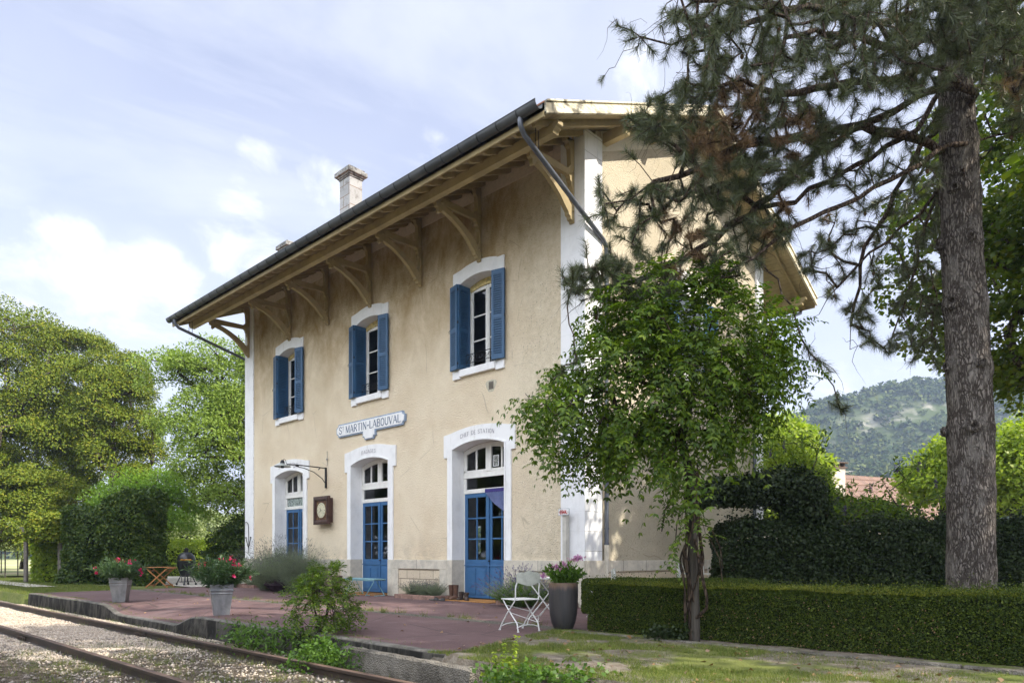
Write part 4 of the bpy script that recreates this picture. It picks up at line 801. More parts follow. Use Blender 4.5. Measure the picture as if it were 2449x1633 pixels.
# gravel yard behind the platform end and stone edging
n = NT('pale_gravel'); c = n.co(); v = n.vor(c, 34., 'F1', 'Color'); q = n.mix(n.rng(n.sep(v)[0], .2, .9), (.40, .36, .30), (.66, .61, .54)); M_GRV = n.bsdf(q, .95, .1, 0, n.vor(c, 34.), .8, .02)
sheet('gravel_path', np.linspace(-30, -15.2, 40), np.linspace(-1.6, 4.5, 20), lambda X, Y: .004+.01*vnoise(X, Y), M_GRV, xf=lambda X, Y: X+np.sin(Y*1.7)*.3)
sheet('gravel_strip', np.linspace(-40, -16, 40), np.linspace(-5.4, -4.6, 6), lambda X, Y: .004+.01*vnoise(X, Y), M_GRV, xf=lambda X, Y: X+np.sin(Y*2.7)*.3-3)
n = NT('pale_dry_field'); c = n.co(); M_FLD = n.bsdf(n.mix(n.rng(n.noise(c, .2, 5), .3, .7), (.42, .38, .24), (.22, .27, .09)), .95, .1)
sheet('field', np.linspace(-200, -34, 30), np.linspace(-60, 90, 30), lambda X, Y: .02+.05*vnoise(X*.1, Y*.1), M_FLD)
sheet('gravel_court', np.linspace(-.0, 6, 10), np.linspace(.2, 9, 10), lambda X, Y: -.003+.0*X, M_GRV, xf=lambda X, Y: X+.0)
o = thing('fallen_slab', 'rough grey concrete slab tilted against the platform kerb', 'slab', (2.50, -6.50, -.39)); mb = MB(); nx = 46; V = []; srng = np.random.default_rng(5); pr2 = [(-.13, -.02), (-.125, .10), (-.115, .22), (-.105, .315), (-.075, .335), (.0, .335), (.03, .32), (.035, -.02)]
for i in range(nx+1):
    x = -1.18+2.3*i/nx; end = min(i, nx-i); k_ = 0 if end else .03
    for (yy, z) in pr2: V.append((x+srng.normal()*.004, yy+srng.normal()*.0035, z*(1-k_)+srng.normal()*.003-.012*x))
m8 = len(pr2); Fc = [(i*m8+k, (i+1)*m8+k, (i+1)*m8+k+1, i*m8+k+1) for i in range(nx) for k in range(m8-1)]+[tuple(range(m8)), tuple(range(nx*m8+m8-1, nx*m8-1, -1))]; mb.add(V, Fc)
n = NT('pebbly_concrete'); c = n.co(); f = n.noise(c, 2.5, 7, .7, .4); q = n.mix(n.rng(f, .36, .64), (.22, .20, .17), (.10, .09, .075)); q = n.mix(n.rng(n.vor(c, 60.), .1, .35, .6, 0), q, (.36, .33, .28)); M_CON = n.bsdf(q, .93, .1, 0, n.math('ADD', n.noise(c, 14., 6, .7), n.vor(c, 60.)), .9, .02)
mb.build('slab_body', M_CON, o)
ed = thing('stone_edging', 'low dark stone edging along the foot of the clipped hedge', 'edging', (5.2, -3.78, 0)); mb = MB(); x = -2.6
while x < 4.4:
    l = random.uniform(.45, .85); h = random.uniform(.015, .045); mb.box((x, -.06+random.uniform(-.02, .02)+.04*x*.3, -.05), (x+l-.015, .05+.04*x*.3, h)); x += l
mb.build('edging_stones', M_CON, ed, bevel=.012)
for (x0, x1, lab) in ((-5.53, -3.98, 'brick edged planting bed between the middle and right doors'), (-14.55, -12.95, 'brick edged planting bed at the left end of the facade'), (-1.95, -.1, 'brick edged planting bed at the right end of the facade')):
    o = thing('planting_bed', lab, 'planting bed', ((x0+x1)/2, -.33, 0)); h = (x1-x0)/2; mb = MB()
    mb.box((-h, -.27, -.02), (h, -.17, .10)); mb.box((-h, -.17, -.02), (-h+.1, .26, .10)); mb.box((h-.1, -.17, -.02), (h, .26, .10)); mb.build('bed_edging', simple('worn_brick_edge', (.24, .15, .12), .9, .15, 0, .3, 9., .5), o, bevel=.015)
    mb = MB(); mb.box((-h+.1, -.17, -.02), (h-.1, .26, .06)); mb.build('bed_soil', simple('dark_soil', (.06, .045, .03), .95, .1, 0, .3, 20.), o)
for x in DX:
    o = MB().box((x-.84, -.48, .004), (x+.84, .28, .022)).build('door_mat', simple('ochre_door_mat', (.34, .17, .06), .9, .1, 0, .25, 30., .6), None, bevel=.004); tag(o, {0: 'worn ochre mat under the left door behind the big lavender', 1: 'worn ochre mat at the middle door behind the bench', 2: 'worn ochre mat at the right door under the boots'}[DX.index(x)], 'mat')
# ------------------------------------------------------------------ furniture and small things
M_CHW = simple('chipped_white_metal', (.66, .66, .64), .45, .4, 0, .10, 14.); M_CHB = simple('greyed_white_metal', (.42, .43, .38), .5, .4, 0, .14, 12.)
def make_chair(loc, rz, label):
    c_ = thing('folding_chair', label, 'chair', loc, rz, 'white folding bistro chairs')
    w_ = .20  # chair faces -x
    mb = MB(); mb.box((-.19, -w_, .435), (.19, w_, .450)); mb.build('seat', M_CHW, c_, bevel=.006)
    for s in (-1, 1):
        mb = MB(); mb.tube([(-.22, s*w_, .012), (-.16, s*w_, .10), (-.02, s*w_, .26), (.15, s*w_, .42), (.175, s*w_, .50), (.175, s*w_, .60), (.19, s*w_, .645), (.195, s*(w_-.03), .72), (.185, s*(w_-.05), .80)], .0095, 8); mb.lathe([(0, 0), (.016, 0), (.016, .012), (0, .012)], 8, (-.22, s*w_, 0)); mb.build('back_leg', M_CHW, c_, True)
        v = w_-.022; mb = MB(); mb.tube([(.21, s*v, .012), (.18, s*v, .12), (.06, s*v, .22), (-.10, s*v, .36), (-.17, s*v, .435)], .0095, 8); mb.lathe([(0, 0), (.016, 0), (.016, .012), (0, .012)], 8, (.21, s*v, 0)); mb.build('front_leg', M_CHW, c_, True)
    mb = MB()
    for x0, z0 in ((-.19, .06), (.19, .06)): mb.tube([(x0, -w_+.01, z0), (x0*1.0, -w_*.5, z0+.028), (x0, 0, z0+.036), (x0, w_*.5, z0+.028), (x0, w_-.01, z0)], .006, 6)
    mb.tube([(.02, -w_+.02, .26), (.16, w_-.02, .12)], .005, 6); mb.tube([(-.10, -w_+.02, .36), (.02, w_-.02, .26)], .005, 6); mb.build('stretchers', M_CHW, c_, True)
    mb = MB(); V = []; nn = 14
    for j in range(nn+1):
        t = -1+2*j/nn; y = t*.20; top = .835+.012*math.cos(t*PI*2.2)-.085*max(0, abs(t)-.62)**1.0*1.6; bot = .655+.0-.02*math.cos(t*PI)+.03*max(0, abs(t)-.7); xo = .205+.02*(1-t*t)
        for x, z in ((xo, bot), (xo+.004, (bot+top)/2), (xo-.006, top), (xo-.010, top), (xo-.001, (bot+top)/2), (xo-.005, bot)): V.append((x, y, z))
    Fc = [(i*6+k, i*6+(k+1) % 6, (i+1)*6+(k+1) % 6, (i+1)*6+k) for i in range(nn) for k in range(6)]+[tuple(range(5, -1, -1)), tuple(nn*6+k for k in range(6))]; mb.add(V, Fc); mb.build('backrest', M_CHB, c_, True)
    return c_
make_chair((1.97, -4.08, .0), -.22, 'white folding metal chair in front of the tall grey pot')
make_chair((1.66, -1.70, .0), .76, 'white folding metal chair half hidden behind the tall pot and the hedge')
tb = thing('bistro_table', 'small white folding bistro table behind the tall grey pot', 'table', (1.62, -3.05, 0), .35)
mb = MB(); mb.box((-.30, -.30, .695), (.30, .30, .715)); mb.build('tabletop', M_CHW, tb, bevel=.006)
for s in (-1, 1):
    mb = MB(); mb.tube([(-.26, s*.24, .69), (.24, s*.24, .08), (.26, s*.24, .012)], .011, 8); mb.lathe([(0, 0), (.03, 0), (.03, .008), (0, .01)], 10, (.26, s*.24, 0)); mb.build('leg', M_CHW, tb, True)
    mb = MB(); mb.tube([(.26, s*.22, .69), (-.24, s*.22, .08), (-.26, s*.22, .012)], .011, 8); mb.lathe([(0, 0), (.03, 0), (.03, .008), (0, .01)], 10, (-.26, s*.22, 0)); mb.build('leg', M_CHW, tb, True)
mb = MB(); mb.tube([(.22, -.24, .10), (.22, .24, .10)], .008, 6); mb.tube([(-.22, -.22, .10), (-.22, .22, .10)], .008, 6); mb.build('stretcher', M_CHW, tb, True)
ash = thing('glass_dish', 'small clear glass dish on the white bistro table', 'dish', (1.55, -3.18, .716)); MB().lathe([(0, 0), (.04, 0), (.055, .03), (.05, .03), (.036, .008), (0, .008)], 16).build('dish', simple('frosted_glass', (.62, .64, .64), .15, .6), ash, True)
M_TEAL = simple('teal_painted_metal', (.20, .36, .40), .5, .4, 0, .15, 10.)
bn = thing('folding_bench', 'teal folding bench table in front of the middle blue door', 'bench', (-7.05, -.42, 0), -.03)
mb = MB()
for i in range(4): mb.box((-.72, -.19+i*.098, .425), (.72, -.19+i*.098+.085, .45))
mb.box((-.70, -.18, .395), (.70, -.165, .43)); mb.box((-.70, .165, .395), (.70, .18, .43)); mb.build('bench_top', M_TEAL, bn, bevel=.003)
for s in (-1, 1):
    x = s*.5
    for t in (-1, 1):
        mb = MB(); mb.tube([(x-.19*t, .17*t, .40), (x-.17*t, .17*t, .36), (x+.15*t, .17*t, .04), (x+.19*t, .17*t, .012), (x+.19*t, -.17*t*.0, .012)], .011, 7); mb.build('leg', M_TEAL, bn, True)
    mb = MB(); mb.tube([(x+.19, -.16, .014), (x+.19, .17, .014)], .010, 6); mb.tube([(x-.19, -.17, .014), (x-.19, .17, .014)], .010, 6); mb.build('foot_bar', M_TEAL, bn, True)
# tall stoneware pot
n = NT('dark_glazed_pot'); c = n.co(); z = n.sep(c)[2]; q = n.mix(n.rng(n.noise(n.co(sc_=(9, 9, .8)), 1.6, 5, .6), .35, .65), (.030, .029, .032), (.050, .045, .044)); q = n.mix(n.math('MULTIPLY', n.rng(n.math('ADD', z, n.math('MULTIPLY', n.noise(n.co(sc_=(14, 14, .4)), 1.5, 3), .22)), .66, .76), .7), q, (.21, .13, .085)); M_POT = n.bsdf(q, .5, .4)
pt = thing('tall_pot', 'tall dark grey barrel shaped pot with mauve flowers beside the white chair', 'potted plant', (2.30, -3.52, 0))
MB().lathe([(r_*.93, z_*.97) for r_, z_ in [(.0, 0), (.135, 0), (.15, .015), (.185, .10), (.212, .22), (.225, .40), (.228, .55), (.226, .66), (.222, .685), (.205, .69), (.200, .68), (.200, .60), (0, .60)]], 40).build('pot', M_POT, pt, True)
# zinc planters
M_ZP = NT('brushed_zinc'); n = M_ZP; c = n.co(); q = n.mix(n.rng(n.noise(n.co(sc_=(2, 2, 1)), 2.4, 7, .7, .5), .35, .68), (.20, .205, .215), (.32, .325, .335)); M_ZP = n.bsdf(q, .42, .5, .55, n.noise(c, 12., 3), .1, .01)
def planter(loc, rz, label):
    t = thing('zinc_planter', label, 'potted plant', loc, rz, 'square zinc planters with pink oleander on the platform edge'); mb = MB(); P = [(r_*.78, z_) for r_, z_ in [(.165, 0), (.225, .38), (.235, .385), (.236, .40), (.228, .41), (.24, .44), (.248, .445), (.248, .46), (.238, .47), (.252, .555), (.258, .56), (.246, .56), (.225, .48), (0, .48)]]
    V = []; Fc = []
    for r, z in P:
        for sx, sy in ((-1, -1), (1, -1), (1, 1), (-1, 1)): V.append((r*sx, r*sy, z))
    for i in range(len(P)-1):
        for k in range(4): Fc.append((i*4+k, i*4+(k+1) % 4, (i+1)*4+(k+1) % 4, (i+1)*4+k))
    Fc.append((3, 2, 1, 0)); mb.add(V, Fc); mb.build('pot', M_ZP, t, bevel=.006); return t
pl1 = planter((-8.76, -5.86, .0), .98, 'zinc planter of dark pink oleander, the farther one beside the dip in the kerb'); pl2 = planter((-3.72, -5.80, .0), 1.22, 'zinc planter of bright pink oleander, the nearer one on the platform edge')
pl2.location.z = float(plat_z(np.array(-3.72), np.array(-5.8)))
# terracotta urn behind the shrub
ur = thing('clay_pot', 'worn brown clay pot beside the teal bench', 'pot', (-8.55, -.42, 0)); MB().lathe([(0, 0), (.15, 0), (.19, .12), (.22, .30), (.22, .42), (.25, .45), (.25, .49), (.21, .49), (.19, .43), (0, .43)], 24).build('pot', simple('old_clay', (.17, .12, .10), .85, .2, 0, .25, 8., .4), ur, True)
# boots and shoes
def boot(x, y, rz, h, col, lab, name='rubber_boot'):
    t = thing(name, lab, 'boot', (x, y, .022), rz, 'boots standing by the right door'); r = .055
    m = simple('leather_'+str(int(col[0]*1000)), col, .6, .35, 0, .25, 14.); mb = MB(); rings = []
    path = [(.0, .0, .045, .05, 1), (.0, .05, .05, .055, 1), (.0, .10, .047, .052, 1), (.0, h*.5, .052, .056, 1), (.0, h*.8, .060, .066, 1), (.0, h, .066, .07, 1), (.0, h, .058, .062, 1), (.0, h*.9, .05, .055, 1)]
    V = []; n_ = 16
    for (o_, z, rx, ry, _) in path:
        for k in range(n_): a = 2*PI*k/n_; V.append((o_+rx*math.cos(a), ry*math.sin(a)-.02, z))
    mb.add(V, [(i*n_+k, i*n_+(k+1) % n_, (i+1)*n_+(k+1) % n_, (i+1)*n_+k) for i in range(len(path)-1) for k in range(n_)]+[tuple(range(n_-1, -1, -1))])
    V = []; st = [(.0, .045, .09, .02), (-.06, .048, .085, .02), (-.12, .050, .07, .02), (-.17, .046, .055, .02), (-.205, .03, .035, .02), (-.215, .012, .02, .02)]
    for (yy, rx, rz_, _) in st:
        for k in range(n_): a = 2*PI*k/n_; V.append((rx*math.cos(a), yy, max(0, rz_*math.sin(a))+.012))
    mb.add(V, [(i*n_+k, i*n_+(k+1) % n_, (i+1)*n_+(k+1) % n_, (i+1)*n_+k) for i in range(len(st)-1) for k in range(n_)]+[tuple(range(n_)), tuple(range(len(st)*n_-1, (len(st)-1)*n_-1, -1))]); mb.build('upper', m, t, True)
    mb = MB(); P = [(.048, .05), (.05, -.08), (.052, -.14), (.04, -.19), (.0, -.222), (-.04, -.19), (-.052, -.14), (-.05, -.08), (-.048, .05), (0, .065)]; mb.prism(P, 'z', 0, .022); mb.build('sole', simple('dark_sole', (.03, .025, .02), .7), t)
boot(-3.80, -.20, .1, .34, (.10, .052, .034), 'tall brown boot, leftmost by the right door'); boot(-3.66, -.18, -.1, .34, (.11, .058, .038), 'tall brown boot, second from the left by the right door')
boot(-3.46, -.20, .4, .19, (.055, .038, .030), 'dark ankle boot next to the tall brown boots', 'ankle_boot'); boot(-3.28, -.22, .9, .18, (.06, .042, .034), 'dark ankle boot, rightmost by the right door', 'ankle_boot')
def clog(x, y, rz, lab):
    t = thing('clog', lab, 'shoe', (x, y, .005), rz, 'pair of dark clogs on the platform'); mb = MB(); V = []; n_ = 14; st = [(.12, .012, .02), (.115, .036, .045), (.06, .042, .05), (.0, .046, .06), (-.05, .05, .075), (-.10, .048, .06), (-.135, .03, .035), (-.145, .01, .015)]
    for yy, rx, h in st:
        for k in range(n_): a = 2*PI*k/n_; up = math.sin(a); z = h*up if up > 0 else .0; z = min(z, .028) if yy > -.02 and abs(math.cos(a)) < .75 and up > 0 else z; V.append((rx*math.cos(a), yy, z+.006))
    mb.add(V, [(i*n_+k, i*n_+(k+1) % n_, (i+1)*n_+(k+1) % n_, (i+1)*n_+k) for i in range(len(st)-1) for k in range(n_)]+[tuple(range(n_)), tuple(range(len(st)*n_-1, (len(st)-1)*n_-1, -1))]); mb.build('clog_body', simple('black_rubber', (.03, .027, .026), .5), t, True)
    mb = MB(); mb.prism([(.03, .095), (.032, .0), (.0, -.025), (-.032, .0), (-.03, .095), (0, .11)], 'z', .0345, .037); mb.build('insole', simple('pale_fleece_lining', (.42, .37, .30), .9), t)
clog(-3.92, -.66, 1.9, 'left clog of the dark pair on the red platform'); clog(-3.70, -.62, 1.4, 'right clog of the dark pair on the red platform')
# kamado barbecue
kb = thing('kamado_grill', 'black egg shaped ceramic barbecue on a wheeled stand', 'barbecue', (-17.15, -1.05, 0), .2); M_KM = simple('black_glazed_ceramic', (.012, .013, .016), .30, .5, 0, .2, 20., .3)
MB().lathe([(0, .30), (.16, .30), (.20, .36), (.255, .52), (.295, .70), (.31, .84), (.31, .87), (0, .87)], 36).build('base_bowl', M_KM, kb, True)
MB().lathe([(.31, .895), (.305, .95), (.28, 1.03), (.23, 1.11), (.15, 1.17), (.08, 1.19), (0, 1.195)], 36).build('lid', M_KM, kb, True)
mb = MB(); mb.lathe([(.07, 1.18), (.075, 1.20), (.065, 1.27), (.085, 1.275), (.085, 1.30), (.05, 1.31), (.045, 1.34), (.02, 1.35), (0, 1.35)], 20); mb.build('chimney_top', M_IRON, kb, True)
mb = MB(); mb.lathe([(.312, .845), (.322, .85), (.322, .868), (.312, .872)], 36); mb.lathe([(.312, .892), (.322, .895), (.322, .912), (.312, .916)], 36); mb.build('bands', simple('dark_steel', (.06, .06, .065), .35, .5, .8), kb, True)
mb = MB(); mb.box((-.56, -.12, .82), (-.31, .12, .845)); mb.bar((-.33, 0, .72), (-.52, 0, .82), .03, .03); mb.build('side_shelf', M_IRON, kb); mb = MB(); mb.box((.31, -.12, .82), (.52, .12, .845)); mb.build('side_shelf', M_IRON, kb)
mb = MB(); mb.prism([(.13, -.30), (.20, -.34), (.50, -.22), (.56, -.17), (.48, -.16), (.20, -.26)], 'z', .90, .93); mb.tube([(.10, -.30, .90), (.16, -.33, .915)], .012, 6); mb.build('lid_handle', simple('orange_bamboo', (.55, .24, .02), .5, .4), kb, bevel=.01)
for i in range(4):
    a = PI/4+i*PI/2; ca, sa = math.cos(a), math.sin(a); mb = MB(); mb.tube([(ca*.16, sa*.16, .42), (ca*.20, sa*.20, .30), (ca*.30, sa*.30, .10)], .016, 7); mb.tube([(ca*.16, sa*.16, .32), (ca*.15, sa*.15, .12)], .010, 6); mb.build('leg', M_IRON, kb, True)
    mb = MB(); mb.lathe([(0, -.018), (.04, -.018), (.045, -.01), (.045, .01), (.04, .018), (0, .018)], 14, M=Matrix.Translation((ca*.32, sa*.32, .046)) @ Matrix.Rotation(PI/2, 4, 'X')); mb.bar((ca*.30, sa*.30, .11), (ca*.32, sa*.32, .05), .02, .02); mb.build('castor', M_IRON, kb, True)
mb = MB(); mb.tube([(.3*math.cos(a), .3*math.sin(a), .12) for a in [PI/4+PI/2*i for i in range(5)]], .010, 6); mb.lathe([(.21, .44), (.225, .44), (.225, .46), (.21, .46)], 24); mb.build('stand_ring', M_IRON, kb)
# folding wooden tray table
M_TEAK = m_timber('oiled_teak', (.42, .19, .07), 0, (.22, .09, .03)); wt = thing('wooden_table', 'small folding teak tray table beside the black barbecue', 'table', (-16.05, -2.35, 0), .75)
mb = MB()
for i in range(6): mb.box((-.42, -.27+i*.092, .66), (.42, -.27+i*.092+.08, .68))
mb.box((-.42, -.275, .62), (-.38, .275, .659)); mb.box((.38, -.275, .62), (.42, .275, .659)); mb.build('tabletop', M_TEAK, wt, bevel=.003)
for s in (-1, 1):
    for t in (-1, 1): MB().bar((-t*.34, s*(.24-.03*(t > 0)), .62), (t*.36, s*(.24-.03*(t > 0)), .0), .028, .035).build('leg', M_TEAK, wt)
for t in (-1, 1): MB().box((t*.30-.015, -.24, .05), (t*.30+.015, .24, .09)).build('stretcher', M_TEAK, wt); MB().box((-t*.27-.015, -.24, .54), (-t*.27+.015, .24, .57)).build('stretcher', M_TEAK, wt)
# white garden gate by the gable
gt = thing('garden_gate', 'low white hooped metal fence panel by the end wall', 'fence', (1.25, 3.35, 0)); xx = -.95; mb = MB(); mb.box((-.98, -.012, .63), (1.0, .012, .655)); mb.box((-.98, -.012, .12), (1.0, .012, .145)); mb.build('rail', M_CHW, gt)
for xx in (-1.02, 1.0): mb = MB(); mb.box((xx-.03, -.03, 0), (xx+.03, .03, .80)); mb.lathe([(0, .05), (.03, .03), (.035, .0), (0, -.01)], 12, (xx, 0, .82)); mb.build('post', M_CHW, gt)
for i in range(6):
    x0 = -.93+i*.33; mb = MB(); mb.tube([(x0, 0, .04), (x0, 0, .76)]+[(x0+.11-.11*math.cos(a), 0, .76+.11*math.sin(a)) for a in [PI*k/8 for k in range(9)]]+[(x0+.22, 0, .76), (x0+.22, 0, .04)], .008, 6); mb.tube([(x0+.11, 0, .63), (x0+.11, 0, .76), (x0+.11, 0, .80)], [.007, .007, .001], 5); mb.lathe([(0, -.02), (.018, 0), (0, .035)], 6, (x0+.11, 0, .75)); mb.build('hoop', M_CHW, gt, True)
# pergola frame at the far left
pg = thing('pergola', 'weathered grey pergola frame carrying climbing roses at the far left', 'pergola', tuple(S(85, 1335, 28.5)[:2])+(0,), -.75); M_GW = simple('weathered_grey_wood', (.19, .17, .155), .8, .2, 0, .2, 8.)
for x, y in ((-.62, 0), (.72, 0), (-.62, 1.3), (.72, 1.3)): MB().box((x-.06, y-.06, 0), (x+.06, y+.06, 2.0)).build('post', M_GW, pg, bevel=.01)
for y in (0, 1.3): MB().box((-.82, y-.05, 2.0), (.9, y+.05, 2.14)).build('beam', M_GW, pg, bevel=.01)
for i in range(5): MB().box((-.62+.33*i-.03, -.25, 2.141), (-.62+.33*i+.03, 1.55, 2.20)).build('rafter', M_GW, pg)
for z in (.4, .8, 1.2, 1.6): MB().box((-.665, .06, z), (-.64, 1.24, z+.03)).build('lath', M_GW, pg)
# wire fence posts in the field
for i, (px, dp_) in enumerate(((12, 33), (41, 36), (3, 40))):
    p = S(px, 1300, dp_); o = MB().tube([(0, 0, 0), (0, 0, 1.3)], .03, 6).build('fence_post', M_SLP, None); o.location = (p[0], p[1], 0); tag(o, ['thin dark fence post leftmost but one at the edge of the pale field', 'thin dark fence post nearest the pergola at the edge of the pale field', 'thin dark fence post farthest left at the edge of the pale field'][i], 'post', 'posts of the wire fence by the field')
# neighbour's house
hp = S(2010, 1180, 46); hs = thing('neighbour_house', 'pale house with brown tiled roof and stubby chimney behind the hedge', 'house', (hp[0], hp[1], 0), math.asin(.6849)+.42)
mb = MB(); mb.box((-6.5, 0, 0), (8.5, 8, 3.6)); mb.prism([(-.0, 3.6), (8.0, 3.6), (4.0, 6.6)], 'x', -6.5, 8.5); mb.build('wall', simple('pale_render', (.55, .47, .38), .9, .1, 0, .1), hs)
mb = MB()
for i in range(2):
    s = 1 if i == 0 else -1; y0, y1 = (-.5, 4.02) if i == 0 else (8.5, 3.98); mb.prism([(y0, 3.32), (y1, 6.75), (y1, 6.90), (y0, 3.47)] if i == 0 else [(y1, 6.75), (y0, 3.32), (y0, 3.47), (y1, 6.90)], 'x', -7.0, 9.0)
n = NT('brown_flat_tiles'); c = n.co(); br = n.n('ShaderNodeTexBrick'); n.l(n.co(rot=(math.radians(37), 0, 0)), br.inputs[0]); br.inputs['Scale'].default_value = 1; br.inputs['Brick Width'].default_value = .24; br.inputs['Row Height'].default_value = .22; br.inputs['Mortar Size'].default_value = .02; br.inputs['Color1'].default_value = (.25, .165, .125, 1); br.inputs['Color2'].default_value = (.19, .13, .105, 1); br.inputs['Mortar'].default_value = (.12, .07, .05, 1)
M_FT = n.bsdf(br.outputs[0], .85, .15, 0, br.outputs[1], .8, .03); mb.build('roof', M_FT, hs)
mb = MB(); mb.box((-1.85, 1.6, 4.6), (-.85, 2.3, 6.95)); mb.build('chimney', simple('cream_chimney_render', (.60, .52, .42), .9, .1, 0, .25, 3.), hs); mb = MB(); mb.box((-1.95, 1.5, 6.95), (-.75, 2.4, 7.03)); mb.box((-2.0, 1.45, 7.28), (-.7, 2.45, 7.34))
for x in (-1.9, -1.45, -1.0): mb.box((x, 1.6, 7.03), (x+.14, 2.3, 7.28))
mb.build('chimney_cap', simple('dark_cap', (.12, .08, .06), .9), hs)
mb = MB(); mb.tube([(0, 2.6, 5.2), (0, 2.6, 7.2)], .025, 6); mb.tube([(-.6, 2.6, 6.8), (1.0, 2.6, 6.95)], .02, 5)
for i in range(8): mb.tube([(-.1+i*.14, 2.35, 6.86+i*.012), (-.1+i*.14, 2.85, 6.86+i*.012)], .01, 4)
mb.tube([(-.6, 2.6, 6.8), (-.3, 2.6, 7.3)], .02, 5); mb.tube([(-.6, 2.6, 6.8), (-.25, 2.6, 6.4)], .02, 5); mb.build('antenna', simple('pale_aluminium', (.5, .5, .5), .4, .5, .6), hs)
bx = S(2322, 1350, 21); tp = thing('blue_cover', 'small heap under a bright blue cover seen through the gap in the dark hedge', 'cover', (bx[0], bx[1], 0), .5); mb = MB(); mb.lathe([(.62, 0), (.60, .30), (.52, .52), (.36, .62), (0, .66)], 9); mb.build('cover_sheet', simple('bright_blue_plastic', (.04, .16, .62), .4, .4), tp, True)
MB().box((-1.2, -.1, .2), (-.7, .25, .75)).build('red_box', simple('faded_red_plastic', (.5, .07, .05), .5), thing('red_crate', 'small faded red crate beside the blue cover behind the hedge', 'crate', (bx[0], bx[1], 0), .78), bevel=.03)
# ------------------------------------------------------------------ vegetation
def unit(a): return a/np.maximum(np.linalg.norm(a, axis=-1, keepdims=True), 1e-9)
def rdir(n_, zb=0., xb=(0, 0, 0)):
    d = unit(rng.normal(size=(n_, 3))); d[:, 2] += zb; d += np.array(xb); return unit(d)
def leaves_v(P, D, Nn, L, W, fold=.25, pos=.45, curl=.0):
    """kite leaves: P base, D axis, Nn normal, arrays L,W -> V,F"""
    D = unit(D); B = unit(np.cross(D, Nn)); U = np.cross(B, D); L = np.broadcast_to(L, len(P))[:, None]; W = np.broadcast_to(W, len(P))[:, None]
    mid = P+D*L*pos
    V = np.stack([P, mid+B*W*.5+U*W*fold, P+D*L-U*L*curl, mid-B*W*.5+U*W*fold], 1)
    return V.reshape(-1, 3), np.arange(len(P)*4).reshape(-1, 4)
def foliage(name, P, D, Nn, L, W, mat, parent=None, off=None, **k):
    if off is not None: P = P-np.asarray(off)
    V, Fc = leaves_v(P, D, Nn, L, W, **k); return npmesh(name, V, Fc, mat, parent)
def tubes_np(A, B, ra, rb, sides=5):
    D = unit(B-A); ref = np.where(np.abs(D[:, 2:3]) > .9, np.array([[1., 0, 0]]), np.array([[0, 0, 1.]])); X = unit(np.cross(D, ref)); Y = np.cross(D, X)
    a = np.arange(sides)*2*PI/sides; c_, s_ = np.cos(a), np.sin(a)
    ring = X[:, None, :]*c_[None, :, None]+Y[:, None, :]*s_[None, :, None]
    V = np.concatenate([A[:, None, :]+ring*ra[:, None, None], B[:, None, :]+ring*rb[:, None, None]], 1)
    k = np.arange(sides); f = np.stack([k, (k+1) % sides, (k+1) % sides+sides, k+sides], 1)
    Fc = (np.arange(len(A))*2*sides)[:, None, None]+f[None]; return V.reshape(-1, 3), Fc.reshape(-1, 4)
def grow(skel, par, targets, step=.45, jit=.06, order=None, up=.25):
    """connect every target to the nearest skeleton node (nodes list, parents list)"""
    nodes = [np.array(p, float) for p in skel]; par = list(par); arr = np.array(nodes); cap = len(arr)+len(targets)*14; buf = np.zeros((cap, 3)); buf[:len(arr)] = arr; cnt = len(arr)
    o = np.argsort(np.linalg.norm(targets-arr.mean(0), axis=1)) if order is None else order; tips = np.zeros(len(targets), int)
    for i in o:
        t = targets[i]; d = buf[:cnt]-t; dist = np.sqrt((d*d).sum(1))+np.maximum(0, d[:, 2])*up*2; j = int(np.argmin(dist)); L = np.linalg.norm(buf[j]-t); m = max(1, min(12, int(L/step))); p0 = buf[j].copy(); pj = j
        for k in range(1, m+1):
            q = p0+(t-p0)*k/m
            if k < m: q = q+rng.normal(size=3)*jit*L**.5+np.array([0, 0, -.05*L*math.sin(PI*k/m)*(1 if up > 0 else -1)])
            if cnt >= cap: buf = np.vstack([buf, np.zeros((2000, 3))]); cap += 2000
            buf[cnt] = q; par.append(pj); pj = cnt; cnt += 1
        tips[i] = pj
    return buf[:cnt], np.array(par), tips
def radii(par, tips, r0, expo=.5, rmax=9.):
    w_ = np.zeros(len(par)); w_[tips] += 1
    for i in range(len(par)-1, 0, -1):
        if par[i] >= 0: w_[par[i]] += w_[i]
    return np.minimum(r0*np.maximum(w_, 1)**expo, rmax)
def branches(name, nodes, par, r, mat, parent, off, sides=5, rmin=0.):
    idx = np.array([i for i in range(len(par)) if par[i] >= 0 and r[i] >= rmin]); p = par[idx]; V, Fc = tubes_np(nodes[p], nodes[idx], np.minimum(r[p], r[idx]*1.35), r[idx], sides); return npmesh(name, V-np.asarray(off), Fc, mat, parent, True)
def blob_pts(blobs, n_, shell=.55):
    vol = np.array([b[3]*b[4]*b[5] for b in blobs])**.67; c_ = rng.choice(len(blobs), n_, p=vol/vol.sum()); B = np.array(blobs)[c_]; d = unit(rng.normal(size=(n_, 3))); rr = rng.uniform(shell**3, 1, n_)**(1/3); return B[:, :3]+d*rr[:, None]*B[:, 3:6], unit(d/B[:, 3:6])
M_BK = barkmat('grey_bark', (.035, .028, .022), (.13, .11, .085)); M_BKD = barkmat('dark_bark', (.022, .017, .013), (.075, .058, .042))
